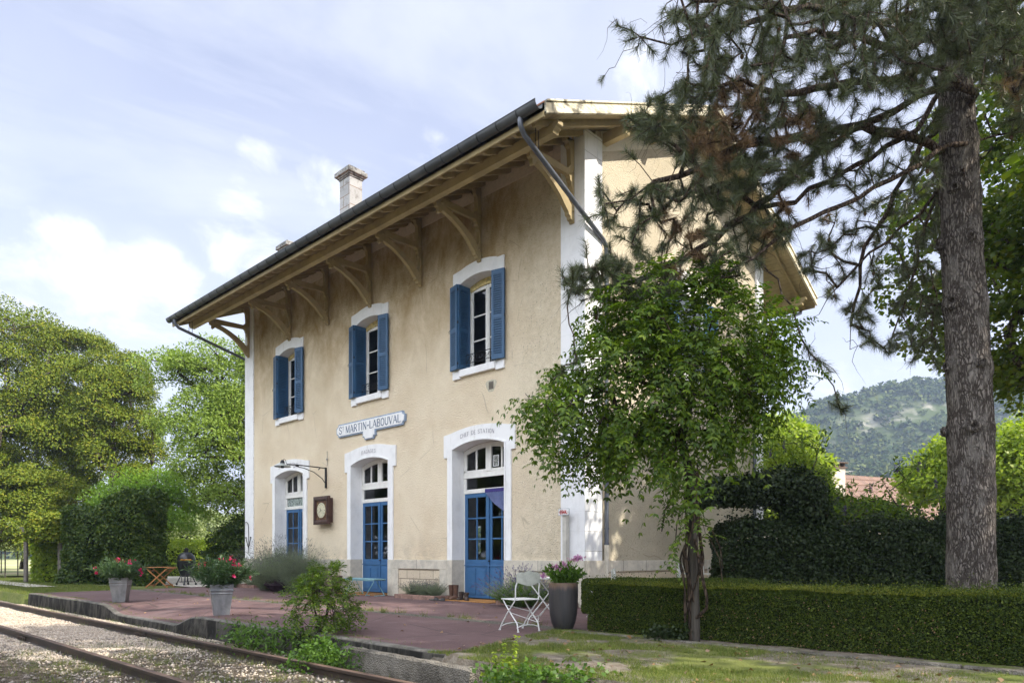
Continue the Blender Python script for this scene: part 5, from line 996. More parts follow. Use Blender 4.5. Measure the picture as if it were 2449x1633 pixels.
def tree(name, label, cat, base, blobs, ncl, per, lsz, lmat, group=None, bark=None, trunk=None, cr=.6, flat=.55, r0=.02, shell=.5, upn=.8, droop=.0, seed=0, lw=.62):
    global rng
    rng = np.random.default_rng(1000+seed); t = thing(name, label, cat, tuple(base), 0, group); base = np.array(base, float)
    C_, dn = blob_pts(blobs, ncl, shell); top = np.mean([b[:3] for b in blobs], axis=0); tp = trunk if trunk is not None else [base, base+(top-base)*np.array([.05, .05, .25])+[.1, 0, 0], base+(top-base)*np.array([.3, .3, .55]), base+(top-base)*np.array([.8, .8, .9])]
    sk = [np.array(tp[0], float)]; 
    for a, b in zip(tp[:-1], tp[1:]):
        a = np.array(a, float); b = np.array(b, float); m = max(2, int(np.linalg.norm(b-a)/.8)); sk += [a+(b-a)*k/m for k in range(1, m+1)]
    nodes, par, tips = grow(sk, [-1]+list(range(len(sk)-1)), C_, .8, .10); r = radii(par, tips, r0); branches('trunk', nodes, par, r, bark or M_BK, t, base, 6)
    n_ = ncl*per; ci = np.repeat(np.arange(ncl), per); sc_ = rng.uniform(.6, 1.25, ncl)[ci]*cr
    out = unit(dn[ci]*.8+np.array([0, 0, 1.0])); d = unit(rng.normal(size=(n_, 3))); k = (d*out).sum(1); d = np.where((k < -.15)[:, None], d-2*k[:, None]*out, d); q = d*(rng.uniform(.45, 1., n_)**.6)[:, None]; q[:, 2] *= flat
    P = C_[ci]+q*sc_[:, None]; P[:, 2] -= droop*np.hypot(q[:, 0], q[:, 1])*sc_
    Nn = unit(rng.normal(size=(n_, 3))*.36+np.array([0, 0, upn*.6])+d*1.1); D = unit(rng.normal(size=(n_, 3))+unit(q)*.8+np.array([0, 0, -.25])); L = lsz*rng.uniform(.7, 1.25, n_)
    foliage('crown', P, D, Nn, L, L*lw, lmat, t, base, fold=.14); return t
LM_MAPLE = leafmat('yellowing_maple_leaves', [(.085, .135, .014), (.125, .175, .018), (.18, .21, .022), (.10, .15, .016), (.26, .25, .025)], .12, .6, .15)
LM_WAL = leafmat('light_green_leaves', [(.13, .20, .03), (.17, .25, .04), (.24, .32, .06), (.12, .18, .028)], .25, .55, .2); LM_ROB = leafmat('fresh_green_leaves', [(.10, .19, .02), (.14, .25, .025), (.20, .31, .035)], .38)
LM_PLANE = leafmat('plane_leaves', [(.05, .085, .010), (.075, .12, .012), (.11, .16, .016), (.17, .18, .02)], .50, .4); LM_IVY = leafmat('ivy_leaves', [(.030, .058, .012), (.048, .088, .016), (.080, .125, .020), (.04, .075, .016), (.15, .19, .03)], .22, .45, .25)
LM_DARK = leafmat('dark_hedge_leaves', [(.012, .022, .006), (.018, .032, .008), (.028, .044, .012)], .12, .45, .22); LM_BOX = leafmat('box_hedge_leaves', [(.022, .040, .006), (.038, .062, .009), (.062, .090, .011), (.10, .125, .014)], .25, .5, .18)
LM_TREL = leafmat('climber_leaves', [(.042, .085, .008), (.065, .12, .010), (.10, .16, .013), (.15, .21, .017)], .42, .42, .3); LM_YEL = leafmat('sunny_leaves', [(.16, .24, .02), (.24, .32, .03), (.32, .38, .05)], .45)
LM_LAV = leafmat('lavender_stems', [(.16, .20, .12), (.23, .27, .18), (.12, .16, .085)], .15); LM_OLE = leafmat('oleander_leaves', [(.035, .075, .025), (.055, .105, .04), (.10, .15, .07)], .25, .35)
LM_PALE = leafmat('pale_distant_leaves', [(.24, .29, .12), (.30, .34, .15), (.19, .25, .10)], .3); LM_WEED = leafmat('weed_leaves', [(.045, .10, .012), (.075, .15, .018), (.11, .20, .028)], .35)
LM_NEED = leafmat('pine_needles', [(.036, .050, .022), (.055, .072, .030), (.085, .105, .042), (.14, .155, .065)], .18, .36, .55); LM_NBR = leafmat('dead_brown_needles', [(.16, .095, .048), (.22, .135, .07), (.12, .075, .04)], .15)
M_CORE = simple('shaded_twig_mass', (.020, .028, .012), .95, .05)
# ---- left side trees
def P3(px, py, d): p = S(px, py, d); return (p[0], p[1], p[2])
def blobs_px(lst):  # (px, py, depth, rx_px, ry_px, rdepth) in photograph pixels -> world ellipsoids
    out = []
    for px, py, d, rx, ry, rd in lst: p = S(px, py, d); k = d*1.04124/1670; out.append((p[0], p[1], p[2], rx*k, rx*k*.5+rd*.5, ry*k))
    return out
def base_at(px, d, z=0.): p = S(px, 1300, d); return (p[0], p[1], z)
GT = 'tall leafy trees left of the station'
tree('maple_tree', 'tall yellow green maple at the left edge, largest of the left trees', 'tree', base_at(-70, 41), blobs_px([(-60, 900, 41, 200, 210, 5), (70, 860, 40, 130, 150, 4), (-120, 1100, 41, 200, 110, 4), (60, 1040, 39, 120, 110, 3.5)]), 260, 620, .125, LM_MAPLE, GT, None, None, 1.25, .66, .028, .82, .9, .2, 1)
tree('maple_tree', 'yellow green maple with domed top, second from the left edge', 'tree', base_at(150, 43), blobs_px([(150, 880, 43, 110, 125, 4), (215, 960, 42, 100, 110, 4), (120, 1060, 42, 130, 110, 4), (250, 1075, 41, 66, 75, 3)]), 200, 620, .125, LM_MAPLE, GT, None, None, 1.2, .66, .028, .82, .9, .2, 2)
tree('maple_tree', 'yellow green maple with a narrow top beside the walnut tree', 'tree', base_at(255, 39), blobs_px([(258, 860, 39, 36, 50, 2.5), (270, 950, 39, 48, 80, 3), (280, 1040, 39, 42, 55, 2.5)]), 70, 560, .12, LM_MAPLE, GT, None, None, 1.05, .66, .026, .8, .9, .2, 3)
tree('walnut_tree', 'light green open crowned tree right behind the left corner of the station', 'tree', base_at(640, 34), blobs_px([(400, 850, 34, 42, 62, 2), (500, 870, 34, 80, 95, 3), (470, 960, 33, 74, 75, 3), (600, 900, 35, 120, 120, 3), (540, 1040, 33, 90, 95, 3), (455, 1100, 33, 58, 48, 2.5), (530, 1145, 32, 70, 38, 2)]), 250, 280, .14, LM_WAL, GT, M_BKD, [base_at(640, 34), S(620, 1180, 34), S(570, 1040, 34), S(520, 900, 34)], .95, .6, .020, .35, .7, .35, 4, .5)
tree('robinia_tree', 'bright fresh green bushy tree just behind the ivy covered block', 'tree', base_at(340, 30), blobs_px([(330, 1130, 30, 70, 50, 2), (380, 1165, 30, 45, 55, 1.5), (300, 1150, 30, 60, 50, 2), (392, 1200, 29.5, 20, 32, .8)]), 170, 150, .11, LM_ROB, None, None, None, .7, .5, .015, .4, .9, .3, 5, .45)
tree('hedge_tree', 'dark rounded bush beside the far left corner of the building', 'bush', base_at(540, 32), blobs_px([(540, 1255, 32, 34, 38, 1.2), (512, 1280, 32, 18, 26, .8), (566, 1235, 32.5, 34, 52, 1.3)]), 110, 130, .11, LM_IVY, None, M_BKD, None, .5, .7, .012, .5, .5, 0, 6)
tree('lawn_tree', 'leafy low tree in front of the maples at the left edge', 'tree', base_at(-30, 34), blobs_px([(0, 1150, 34, 70, 60, 3), (60, 1130, 35, 70, 50, 3), (20, 1230, 33, 45, 30, 1.5)]), 90, 400, .12, LM_MAPLE, None, None, None, .9, .5, .018, .5, .9, .2, 7)
tree('orchard_tree', 'small pale green tree farther away under the maples', 'tree', base_at(50, 55), blobs_px([(40, 1235, 55, 60, 25, 3), (130, 1250, 55, 60, 30, 3)]), 90, 90, .22, LM_PALE, None, None, None, 1., .5, .02, .4, .8, .2, 8)
for i, (px, py, d, rx, ry) in enumerate(((395, 1235, 85, 38, 42), (450, 1215, 92, 42, 52), (505, 1225, 88, 36, 46), (350, 1250, 95, 40, 36), (560, 1225, 98, 50, 50))):
    tree('field_tree', ['pale hazy tree in the distance above the teak table', 'pale hazy tree in the distance directly behind the barbecue', 'pale hazy tree in the distance right of the barbecue', 'pale hazy tree in the distance behind the ivy block edge', 'pale hazy tree in the distance at the building corner'][i], 'tree', base_at(px, d), blobs_px([(px, py, d, rx, ry, 3), (px+rx*.4, py+ry*.5, d, rx*.7, ry*.6, 2.5)]), 70, 110, .34, LM_PALE, 'pale distant trees across the fields', M_BK, None, 1.5, .6, .035, .3, .6, .2, 20+i)
def leafbox(name, label, cat, origin, ux, uy, lx, ly, h, nleaf, lsz, mat, round_=.25, bump=.06, group=None, seed=0, core=M_CORE, kind=None, topgrow=.0, inset=.07, z0=.0, wav=.05):
    """clipped hedge: rounded box with leaves through its outer shell"""
    global rng
    rng = np.random.default_rng(500+seed); o = thing(name, label, cat, tuple(origin), 0, group); ux = unit(np.array([ux[0], ux[1], 0.])); uy = np.array([-ux[1], ux[0], 0.]); uz = np.array([0, 0, 1.])
    A = np.array([ly*h, ly*h, lx*h, lx*h, lx*ly]); f = rng.choice(5, nleaf, p=A/A.sum()); a = rng.uniform(0, 1, nleaf); b = rng.uniform(0, 1, nleaf); q = np.zeros((nleaf, 3)); nn = np.zeros((nleaf, 3))
    for k in range(5):
        m = f == k
        if k == 0: q[m] = np.stack([0*a[m], a[m]*ly, b[m]*h], 1); nn[m] = (-1, 0, 0)
        if k == 1: q[m] = np.stack([0*a[m]+lx, a[m]*ly, b[m]*h], 1); nn[m] = (1, 0, 0)
        if k == 2: q[m] = np.stack([a[m]*lx, 0*a[m], b[m]*h], 1); nn[m] = (0, -1, 0)
        if k == 3: q[m] = np.stack([a[m]*lx, 0*a[m]+ly, b[m]*h], 1); nn[m] = (0, 1, 0)
        if k == 4: q[m] = np.stack([a[m]*lx, b[m]*ly, 0*a[m]+h], 1); nn[m] = (0, 0, 1)
    # round the edges
    lo = np.array([round_, round_, -9]); hi = np.array([lx-round_, ly-round_, h-round_]); c_ = np.clip(q, lo, hi); d = q-c_; L = np.linalg.norm(d, axis=1); m = L > 1e-6; dirn = np.where(m[:, None], d/np.maximum(L, 1e-6)[:, None], nn); q = np.where(m[:, None], c_+dirn*round_, q)
    wob = bump*vnoise(q[:, 0]*2.3+q[:, 2]*3, q[:, 1]*2.1+q[:, 2]*1.7, seed)+wav*vnoise(q[:, 0]*.8, q[:, 2]*.9, seed+2); dep = rng.exponential(.35, nleaf)*inset; q = q+dirn*(wob-dep+.02)[:, None]
    if topgrow: tt = (f == 4) & (rng.random(nleaf) < .25); q[tt, 2] += rng.exponential(topgrow, tt.sum())
    q[:, 2] = np.maximum(q[:, 2], .02)+z0
    W3 = q[:, :1]*ux+q[:, 1:2]*uy+q[:, 2:3]*uz; N3 = dirn[:, :1]*ux+dirn[:, 1:2]*uy+dirn[:, 2:3]*uz
    Nn = unit(N3*.8+rng.normal(size=(nleaf, 3))*.6+np.array([0, 0, .3])); D = unit(rng.normal(size=(nleaf, 3))+N3*.4+np.array([0, 0, .35 if lsz < .05 else -.5])); Lf = lsz*rng.uniform(.6, 1.3, nleaf); foliage('foliage', W3, D, Nn, Lf, Lf*(.6 if lsz < .05 else .8), mat, o, fold=.15)
    mb = MB(); g = inset*1.0+.03 if round_ > .2 else inset*.5+.012; R_ = Matrix(((ux[0], uy[0], 0, 0), (ux[1], uy[1], 0, 0), (0, 0, 1, 0), (0, 0, 0, 1))); r_ = max(0, round_-g)
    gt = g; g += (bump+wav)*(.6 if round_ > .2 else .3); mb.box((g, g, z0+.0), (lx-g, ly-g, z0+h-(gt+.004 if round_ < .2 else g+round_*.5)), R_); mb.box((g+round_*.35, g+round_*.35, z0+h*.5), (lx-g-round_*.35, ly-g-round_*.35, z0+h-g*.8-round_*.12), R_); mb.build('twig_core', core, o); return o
# ivy covered block (two lumps) and rose thicket
iv = S(232, 1340, 25.0); M_IVC = M_CORE
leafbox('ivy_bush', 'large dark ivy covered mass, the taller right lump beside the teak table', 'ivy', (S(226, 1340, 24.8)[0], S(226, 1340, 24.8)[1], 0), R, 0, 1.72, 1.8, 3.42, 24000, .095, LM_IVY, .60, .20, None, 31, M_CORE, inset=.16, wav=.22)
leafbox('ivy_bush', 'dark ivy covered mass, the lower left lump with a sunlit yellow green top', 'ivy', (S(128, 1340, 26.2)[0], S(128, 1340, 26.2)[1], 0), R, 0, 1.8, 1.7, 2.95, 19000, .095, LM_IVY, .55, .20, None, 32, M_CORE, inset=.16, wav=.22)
leafbox('rose_thicket', 'sunlit tangle of climbing roses over the grey pergola', 'climber', (S(62, 1335, 28.2)[0], S(62, 1335, 28.2)[1], 0), R, 0, 1.15, 1.4, 1.75, 5200, .12, LM_YEL, .4, .14, None, 33, M_CORE, inset=.25)
leafbox('rose_canopy', 'sunlit rose foliage on top of the grey pergola beams', 'climber', (S(54, 1335, 27.3)[0], S(54, 1335, 27.3)[1], 1.62), R, 0, 1.35, 2.2, 1.1, 9000, .11, LM_MAPLE, .35, .12, None, 34, M_CORE, inset=.25)
leafbox('clipped_hedge', 'low yellow green clipped hedge behind the barbecue', 'hedge', (S(335, 1335, 36)[0], S(335, 1335, 36)[1], 0), R, 0, 7.5, 1.1, .66, 16000, .06, LM_YEL, .15, .03, None, 35)
for i, (px, d, w_, h_, lab) in enumerate(((350, 40, 3.2, 1.9, 'bright green vine row bushes behind the teak table'), (440, 42, 4.4, 1.6, 'bright green vine row bushes behind the barbecue'))):
    leafbox('vine_bush', lab, 'bush', (S(px, 1335, d)[0], S(px, 1335, d)[1], 0), R, 0, w_, 1.5, h_, 6500, .13, LM_YEL, .5, .22, 'vine bushes behind the low hedge', 36+i, inset=.2, topgrow=.15)
leafbox('shrub_mass', 'pale silvery shrub left of the barbecue in the background', 'bush', (S(368, 1335, 50)[0], S(368, 1335, 50)[1], 0), R, 0, 3.0, 2., 3.3, 5000, .16, LM_PALE, 1.0, .3, None, 39, inset=.3, topgrow=.2)
# ---- right side hedges
LM_HT = LM_BOX
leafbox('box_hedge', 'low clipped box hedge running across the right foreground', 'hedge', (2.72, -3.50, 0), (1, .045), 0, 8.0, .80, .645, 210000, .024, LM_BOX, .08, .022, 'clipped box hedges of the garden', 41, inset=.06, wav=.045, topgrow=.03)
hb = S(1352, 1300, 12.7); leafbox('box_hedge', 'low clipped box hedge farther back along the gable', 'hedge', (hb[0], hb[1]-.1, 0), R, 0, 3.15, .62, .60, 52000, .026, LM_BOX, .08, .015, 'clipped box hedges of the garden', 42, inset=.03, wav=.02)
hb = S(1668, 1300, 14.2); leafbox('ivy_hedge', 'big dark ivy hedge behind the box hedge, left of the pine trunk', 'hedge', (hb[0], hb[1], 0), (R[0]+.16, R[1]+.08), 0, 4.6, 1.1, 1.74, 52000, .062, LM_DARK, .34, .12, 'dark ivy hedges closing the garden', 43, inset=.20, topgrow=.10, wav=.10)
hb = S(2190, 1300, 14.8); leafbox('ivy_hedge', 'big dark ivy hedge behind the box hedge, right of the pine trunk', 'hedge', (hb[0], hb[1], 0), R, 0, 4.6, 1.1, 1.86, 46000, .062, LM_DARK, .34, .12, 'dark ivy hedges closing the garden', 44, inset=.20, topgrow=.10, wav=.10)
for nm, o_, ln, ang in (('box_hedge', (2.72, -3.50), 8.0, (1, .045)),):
    # yellower leaf layer paints sunlight onto the top of the front hedge
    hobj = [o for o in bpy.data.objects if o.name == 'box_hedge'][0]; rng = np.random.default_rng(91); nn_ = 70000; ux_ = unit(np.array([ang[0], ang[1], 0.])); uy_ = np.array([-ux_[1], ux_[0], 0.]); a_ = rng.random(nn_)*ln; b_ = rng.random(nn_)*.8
    P_ = ux_*a_[:, None]+uy_*b_[:, None]; P_[:, 2] = .645+.02*vnoise(a_*2.3, b_*2)+rng.exponential(.012, nn_); foliage('sunlit_top_leaves', P_, rdir(nn_, .8), rdir(nn_, .5), .019, .012, leafmat('sunlit_box_leaves', [(.09, .12, .012), (.15, .17, .02), (.20, .20, .03)], .4), hobj)
    nn_ = 900; a_ = rng.random(nn_)*ln; z_ = rng.random(nn_)**1.6*.6; P_ = ux_*a_[:, None]-uy_*(.02+.02*rng.random(nn_))[:, None]; P_[:, 2] = z_; foliage('dead_leaves', P_, rdir(nn_), rdir(nn_, 0), .022, .014, LM_NBR, hobj)
    nn_ = 900; a_ = rng.random(nn_)*ln; b_ = rng.random(nn_)*.8; hh_ = rng.exponential(.03, nn_); P_ = ux_*a_[:, None]+uy_*b_[:, None]; P_[:, 2] = .65; P_ = np.repeat(P_, 6, 0); P_[:, 2] += np.tile(np.arange(6)/5., nn_)*np.repeat(hh_+.02, 6); foliage('stray_shoots', P_, rdir(len(P_), .5), rdir(len(P_), .5), .02, .012, LM_BOX, hobj)
# ivy arch left of the hedge
rng = np.random.default_rng(77); ar_ = thing('ivy_arch', 'dark ivy grown over a garden arch beside the end wall', 'arch', base_at(1700, 14.6)); B0 = np.array(base_at(1700, 14.6)); nL = 17000
path = np.array([S(1600, 1150, 14.4), S(1640, 1128, 14.4), S(1700, 1125, 14.5), S(1770, 1120, 14.6), S(1830, 1120, 14.7), S(1850, 1160, 14.7), S(1855, 1230, 14.8)]); rad = [.16, .28, .33, .40, .50, .55, .50]
t = rng.uniform(0, len(path)-1.001, nL); i = t.astype(int); f = (t-i)[:, None]; Cc = path[i]*(1-f)+path[i+1]*f; rr = np.array(rad)[i]*(1-f[:, 0])+np.array(rad)[i+1]*f[:, 0]; d = unit(rng.normal(size=(nL, 3))); P = Cc+d*(rr*rng.uniform(.55, 1.12, nL))[:, None]*np.array([1, 1, 1.])
foliage('foliage', P, rdir(nL, -.5), unit(d+rng.normal(size=(nL, 3))*.5+[0, 0, .5]), .075*rng.uniform(.7, 1.2, nL), .065, LM_DARK, ar_, B0)
mb = MB(); mb.tube([tuple(Vector(p)-Vector(B0)) for p in path]+[tuple(Vector(S(1855, 1330, 14.8))-Vector(B0))], [r*.5 for r in rad]+[.2], 8); mb.build('arch_core', M_CORE, ar_)
# buddleias
def buddleia(lab, px, d, tips_px, seed, hz=0.):
    global rng
    rng = np.random.default_rng(seed); b = base_at(px, d); t = thing('buddleia', lab, 'shrub', b, 0, 'buddleias with violet spikes'); T = np.array([S(a, c_, d+rng.uniform(-.6, .6)) for a, c_ in tips_px]); nodes, par, tips = grow([np.array(b), np.array(b)+[0, 0, .7]], [-1, 0], T, .3, .05, up=-.3); r = radii(par, tips, .006); branches('stems', nodes, par, r, M_BK, t, b, 5)
    n_ = 46; Pt, Dt = [], []
    idx = rng.choice(len(nodes)-2, len(T)*n_)+2; P = nodes[idx]+rng.normal(size=(len(idx), 3))*.09; D = rdir(len(idx), -.1); foliage('foliage', P, D, rdir(len(idx), .9), .17*rng.uniform(.6, 1.2, len(idx)), .045, LM_TREL, t, b, fold=.1)
    k = rng.choice(len(T), max(3, len(T)//3), replace=False); m = 90; fp = np.repeat(T[k], m, 0)+np.stack([rng.normal(size=m*len(k))*.022, rng.normal(size=m*len(k))*.022, rng.uniform(-.12, .10, m*len(k))], 1); foliage('flower_spikes', fp, rdir(len(fp)), rdir(len(fp)), .025, .02, leafmat('violet_florets_%d' % seed, [(.06, .02, .16), (.10, .03, .25)], .2), t, b)
buddleia('buddleia with dark violet spikes beside the ivy arch, in front of the tiled roof', 1850, 17., [(1800, 1020), (1820, 1060), (1850, 1000), (1880, 1030), (1905, 1070), (1860, 1090), (1790, 1075), (1830, 1130), (1900, 1120), (1870, 1150), (1925, 1150), (1840, 1015), (1895, 1000), (1770, 1040)], 51)
buddleia('buddleia sprays left of the pine trunk above the hedge', 2130, 16., [(2040, 1130), (2080, 1100), (2060, 1160), (2110, 1070), (2140, 1050), (2150, 1110), (2120, 1150), (2090, 1180), (2170, 1140), (2030, 1105), (2160, 1180), (2060, 1075)], 52)
buddleia('low buddleia sprays rising from the top of the dark hedge', 1990, 16.2, [(1940, 1170), (1975, 1140), (2010, 1150), (1990, 1180), (1950, 1120), (2030, 1175), (1920, 1180), (1960, 1185), (2000, 1120), (1900, 1175)], 53)
tree('garden_tree', 'bright yellow green tree behind the far corner of the station', 'tree', base_at(1800, 33), blobs_px([(1790, 1030, 33, 60, 75, 2.5), (1840, 1070, 32, 35, 60, 2), (1770, 1130, 33, 60, 70, 2.5)]), 200, 110, .20, LM_YEL, 'bright garden trees on the right', None, None, .9, .5, .018, .4, .9, .2, 61)
tree('garden_tree', 'bright yellow green tree immediately left of the pine trunk', 'tree', base_at(2160, 30), blobs_px([(2165, 1100, 30, 70, 60, 2), (2200, 1060, 30, 50, 60, 2)]), 120, 110, .19, LM_YEL, 'bright garden trees on the right', None, None, .8, .5, .018, .4, .9, .2, 62)
tree('garden_tree', 'bright yellow green tree at the right edge beyond the hedge', 'tree', base_at(2340, 27), blobs_px([(2330, 1080, 27, 70, 100, 2), (2400, 1060, 27, 80, 110, 2)]), 220, 120, .18, LM_YEL, 'bright garden trees on the right', None, None, .85, .5, .018, .4, .9, .2, 63)
tree('garden_bush', 'mid green leafy bush over the dark hedge in front of the tiled roof', 'bush', base_at(1975, 18), blobs_px([(1960, 1180, 18, 60, 26, .9), (2040, 1185, 18, 50, 22, .9), (1900, 1165, 18, 36, 34, .8)]), 90, 110, .085, LM_TREL, None, None, None, .38, .7, .008, .4, .7, .1, 58)
tree('garden_bush', 'sunlit shrub between the ivy arch and the tiled roof', 'bush', base_at(1850, 19), blobs_px([(1850, 1120, 19, 48, 60, .9), (1805, 1080, 19, 34, 50, .8)]), 80, 110, .09, LM_YEL, None, None, None, .38, .7, .008, .4, .7, .1, 59)
# plane tree behind the pine (its crown shades the gable)
tree('plane_tree', 'large plane tree with backlit green leaves behind the pine', 'tree', (9.6, 9.6, 0), [(7.6, 9.2, 9.3, 4.2, 4.0, 4.6), (10.5, 8.0, 8.5, 4., 4., 4.6), (6.6, 10.5, 7.6, 2.6, 3., 3.2), (9.5, 11., 11., 4., 4., 4.)], 560, 165, .135, LM_PLANE, None, M_BK, None, .95, .6, .020, .35, .9, .25, 64, .95)
tree('shade_tree', 'broad leafy tree over the right end of the lawn', 'tree', (14.2, .8, 0), [(13.2, .6, 9.6, 3.3, 3.2, 2.2), (15.5, 2.4, 9.8, 3., 3., 2.4)], 80, 90, .22, LM_PLANE, None, M_BK, None, 1.0, .5, .02, .3, .9, .2, 65, .9)
tree('shade_tree', 'thin crowned leafy tree beside the end wall, out toward the road', 'tree', (10.2, 4.4, 0), [(9.9, 4.4, 9.6, 3.0, 3., 3.2), (9.0, 3.0, 7.4, 2., 2., 1.8)], 60, 90, .20, LM_PLANE, None, M_BK, None, 1.0, .5, .02, .3, .9, .2, 67, .9)
tree('shade_tree', 'tall leafy tree standing above the near end of the lawn', 'tree', (13.0, -4.2, 0), [(11.2, -3.6, 12.2, 3.8, 3.4, 2.6), (8.6, -3.4, 12.8, 2.6, 2.4, 1.9)], 85, 90, .22, LM_PLANE, None, M_BK, None, 1.0, .5, .02, .3, .9, .2, 66, .9)
for i, (x, y, h) in enumerate(((-22, -19, 10), (-13, -21, 12), (-4, -20, 10.5), (5, -22, 12), (-31, -20, 13), (-40, -22, 13), (-49, -23, 15), (-58, -25, 16), (-17, -24, 14), (-27, -25, 15), (-36, -27, 16))):
    tree('trackside_tree', 'leafy tree across the track reflected in the door panes', 'tree', (x, y, -.4), [(x, y, h*.56, 5.0, 3.2, h*.48)], 90, 70, .42, LM_PLANE, 'trees across the track', M_BK, None, 1.6, .6, .03, .3, .8, .2, 70+i, .9)
# ------------------------------------------------------------------ near plants
def in_poly(x, y, poly):
    c_ = np.zeros(len(x), bool); j = len(poly)-1
    for i in range(len(poly)):
        xi, yi = poly[i]; xj, yj = poly[j]
        with np.errstate(divide='ignore', invalid='ignore'): c_ ^= ((yi > y) != (yj > y)) & (x < (xj-xi)*(y-yi)/((yj-yi) if yj != yi else 1e-9)+xi)
        j = i
    return c_
def sample_poly(poly, n_, d0, d1, bow=0.):
    P = np.array(poly); lo, hi = P.min(0), P.max(0); out = []
    while sum(len(o) for o in out) < n_:
        q = rng.uniform(lo, hi, (n_*3, 2)); out.append(q[in_poly(q[:, 0], q[:, 1], poly)])
    q = np.concatenate(out)[:n_]; d = rng.uniform(d0, d1, n_); return np.array([S(a, b, c_) for (a, b), c_ in zip(q, d)])
def pinnate(P, D, L, nl, ll, lw, sag=.35):
    """compound leaves: rachis from P along D drooping, nl leaflet pairs"""
    D = unit(D); side = unit(np.cross(D, np.array([0, 0, 1.])+rng.normal(size=D.shape)*.25)); VP, VD, VN, VL = [], [], [], []
    for k in range(nl):
        t = (k+.8)/nl; pos = P+D*(L*t)[:, None]+np.array([0, 0, -1.])*(sag*L*t*t)[:, None]; tan = unit(D+np.array([0, 0, -2*sag*t]))
        up = np.cross(side, tan)
        for s in ((-1, 1) if k < nl-1 else (-1, 1, 0)):
            d = unit(tan*(.55 if s else 1)+side*s*1.0+np.array([0, 0, -.30])+rng.normal(size=D.shape)*.13); VP.append(pos); VD.append(d); VN.append(unit(-up*np.sign(up[:, 2:3]+1e-6)*-1+rng.normal(size=D.shape)*.25)); VL.append(ll*rng.uniform(.75, 1.2, len(P))*(1-.25*abs(t-.5)))
    return np.concatenate(VP), np.concatenate(VD), np.concatenate(VN), np.concatenate(VL)
# trumpet-vine standard in front of the hedge
rng = np.random.default_rng(101); wb = np.array([4.42, -3.62, 0.]); wt_ = thing('climber_tree', 'umbrella shaped climber with dense pinnate green leaves on a twisted trunk and grey post', 'tree', tuple(wb))
CP = [(1190, 915), (1230, 880), (1290, 800), (1340, 770), (1375, 700), (1430, 640), (1500, 650), (1560, 600), (1640, 600), (1700, 650), (1760, 700), (1830, 740), (1850, 800), (1800, 860), (1790, 940), (1740, 990), (1690, 1010), (1650, 1080), (1600, 1100), (1545, 1100), (1490, 1080), (1440, 1040), (1340, 1085), (1270, 1075), (1230, 1010), (1250, 950)]
hubs = sample_poly(CP, 118, 7.8, 9.6); hubs = S(1545, 860, 8.7)+(hubs-S(1545, 860, 8.7))*np.array([.84, .84, .90]); core = np.repeat(hubs, 6, 0)+rng.normal(size=(708, 3))*np.array([.15, .15, .10]); c0 = S(1560, 850, 8.7)
ctl = S(1570, 1090, 8.7); sk = [wb, wb+[-.02, 0, .5], wb+[-.03, .02, 1.0], wb+[.0, .02, 1.5], wb+[-.03, .0, 1.95], np.array(S(1565, 1010, 8.7))]
for q in ((1500, 960, 8.5), (1430, 1010, 8.4), (1390, 1060, 8.3)): sk.append(np.array(S(*q)))
for q in ((1590, 900, 8.7), (1580, 800, 8.8), (1600, 700, 8.8)): sk.append(np.array(S(*q)))
for q in ((1660, 920, 8.8), (1740, 860, 8.9)): sk.append(np.array(S(*q)))
for q in ((1480, 880, 8.6), (1400, 850, 8.5), (1310, 900, 8.4)): sk.append(np.array(S(*q)))
par0 = [-1, 0, 1, 2, 3, 4, 5, 6, 7, 5, 9, 10, 9, 12, 9, 14, 15]
nodes, par, tips = grow(sk, par0, core, .28, .04, up=-.2); r = radii(par, tips, .0032, .46, .055)
M_VB = barkmat('vine_bark', (.022, .016, .012), (.085, .060, .042), 30., 6.)
branches('limbs', nodes, par, r, M_VB, wt_, wb, 6)
# twisted stems round the post
mb = MB()
for k in range(5):
    ph = k*1.25; rr0 = .055+.01*k; pts = []; rs = []
    for i in range(34):
        z = .25+i*.055 if k else .02+i*.06; bulge = 1+.55*math.exp(-((z-1.05)/.22)**2)+.4*math.exp(-((z-1.75)/.25)**2); a = ph+z*(2.6 if k % 2 else -1.8)+.4*math.sin(z*5+k); q = rr0*bulge; pts.append((q*math.cos(a)-.02, q*math.sin(a), z)); rs.append((.015+.004*math.sin(i*.9+k))*(1.3 if k == 0 else 1)*(.8+.4*bulge*.5))
    mb.tube(pts, rs, 8)
mb.build('trunk', M_VB, wt_, True)
n = NT('grey_timber_post'); c = n.co(); g = n.noise(n.co(sc_=(18, 18, 1.2)), 1.5, 5, .65); q = n.mix(n.rng(g, .35, .65), (.030, .026, .021), (.075, .066, .055)); M_PST = n.bsdf(q, .85, .15, 0, g, .6, .01)
MB().tube([(.03, 0, -.05), (0, 0, 1.3), (-.02, .0, 2.1)], [.058, .052, .045], 14).build('support_post', M_PST, wt_, True)
mb = MB()
for pts in ([(.05, -.06, 1.25), (.12, -.09, 1.0), (.19, -.10, .72), (.22, -.08, .55), (.20, -.05, .42), (.10, -.05, .33), (.06, -.03, .30)],):
    mb.tube(pts, .02, 8)
for s in range(7):
    a = s*.9; z0 = 1.3+.15*s; mb.tube([(.05*math.cos(a), .05*math.sin(a), z0), (.22*math.cos(a), .22*math.sin(a), z0-.05), (.34*math.cos(a), .34*math.sin(a), z0-.28), (.38*math.cos(a), .38*math.sin(a), z0-.55)], .007, 5)
mb.build('hanging_stems', M_VB, wt_, True)
idx = tips; d = unit(nodes[idx]-nodes[np.maximum(par[idx], 0)]); out = unit(core-c0)
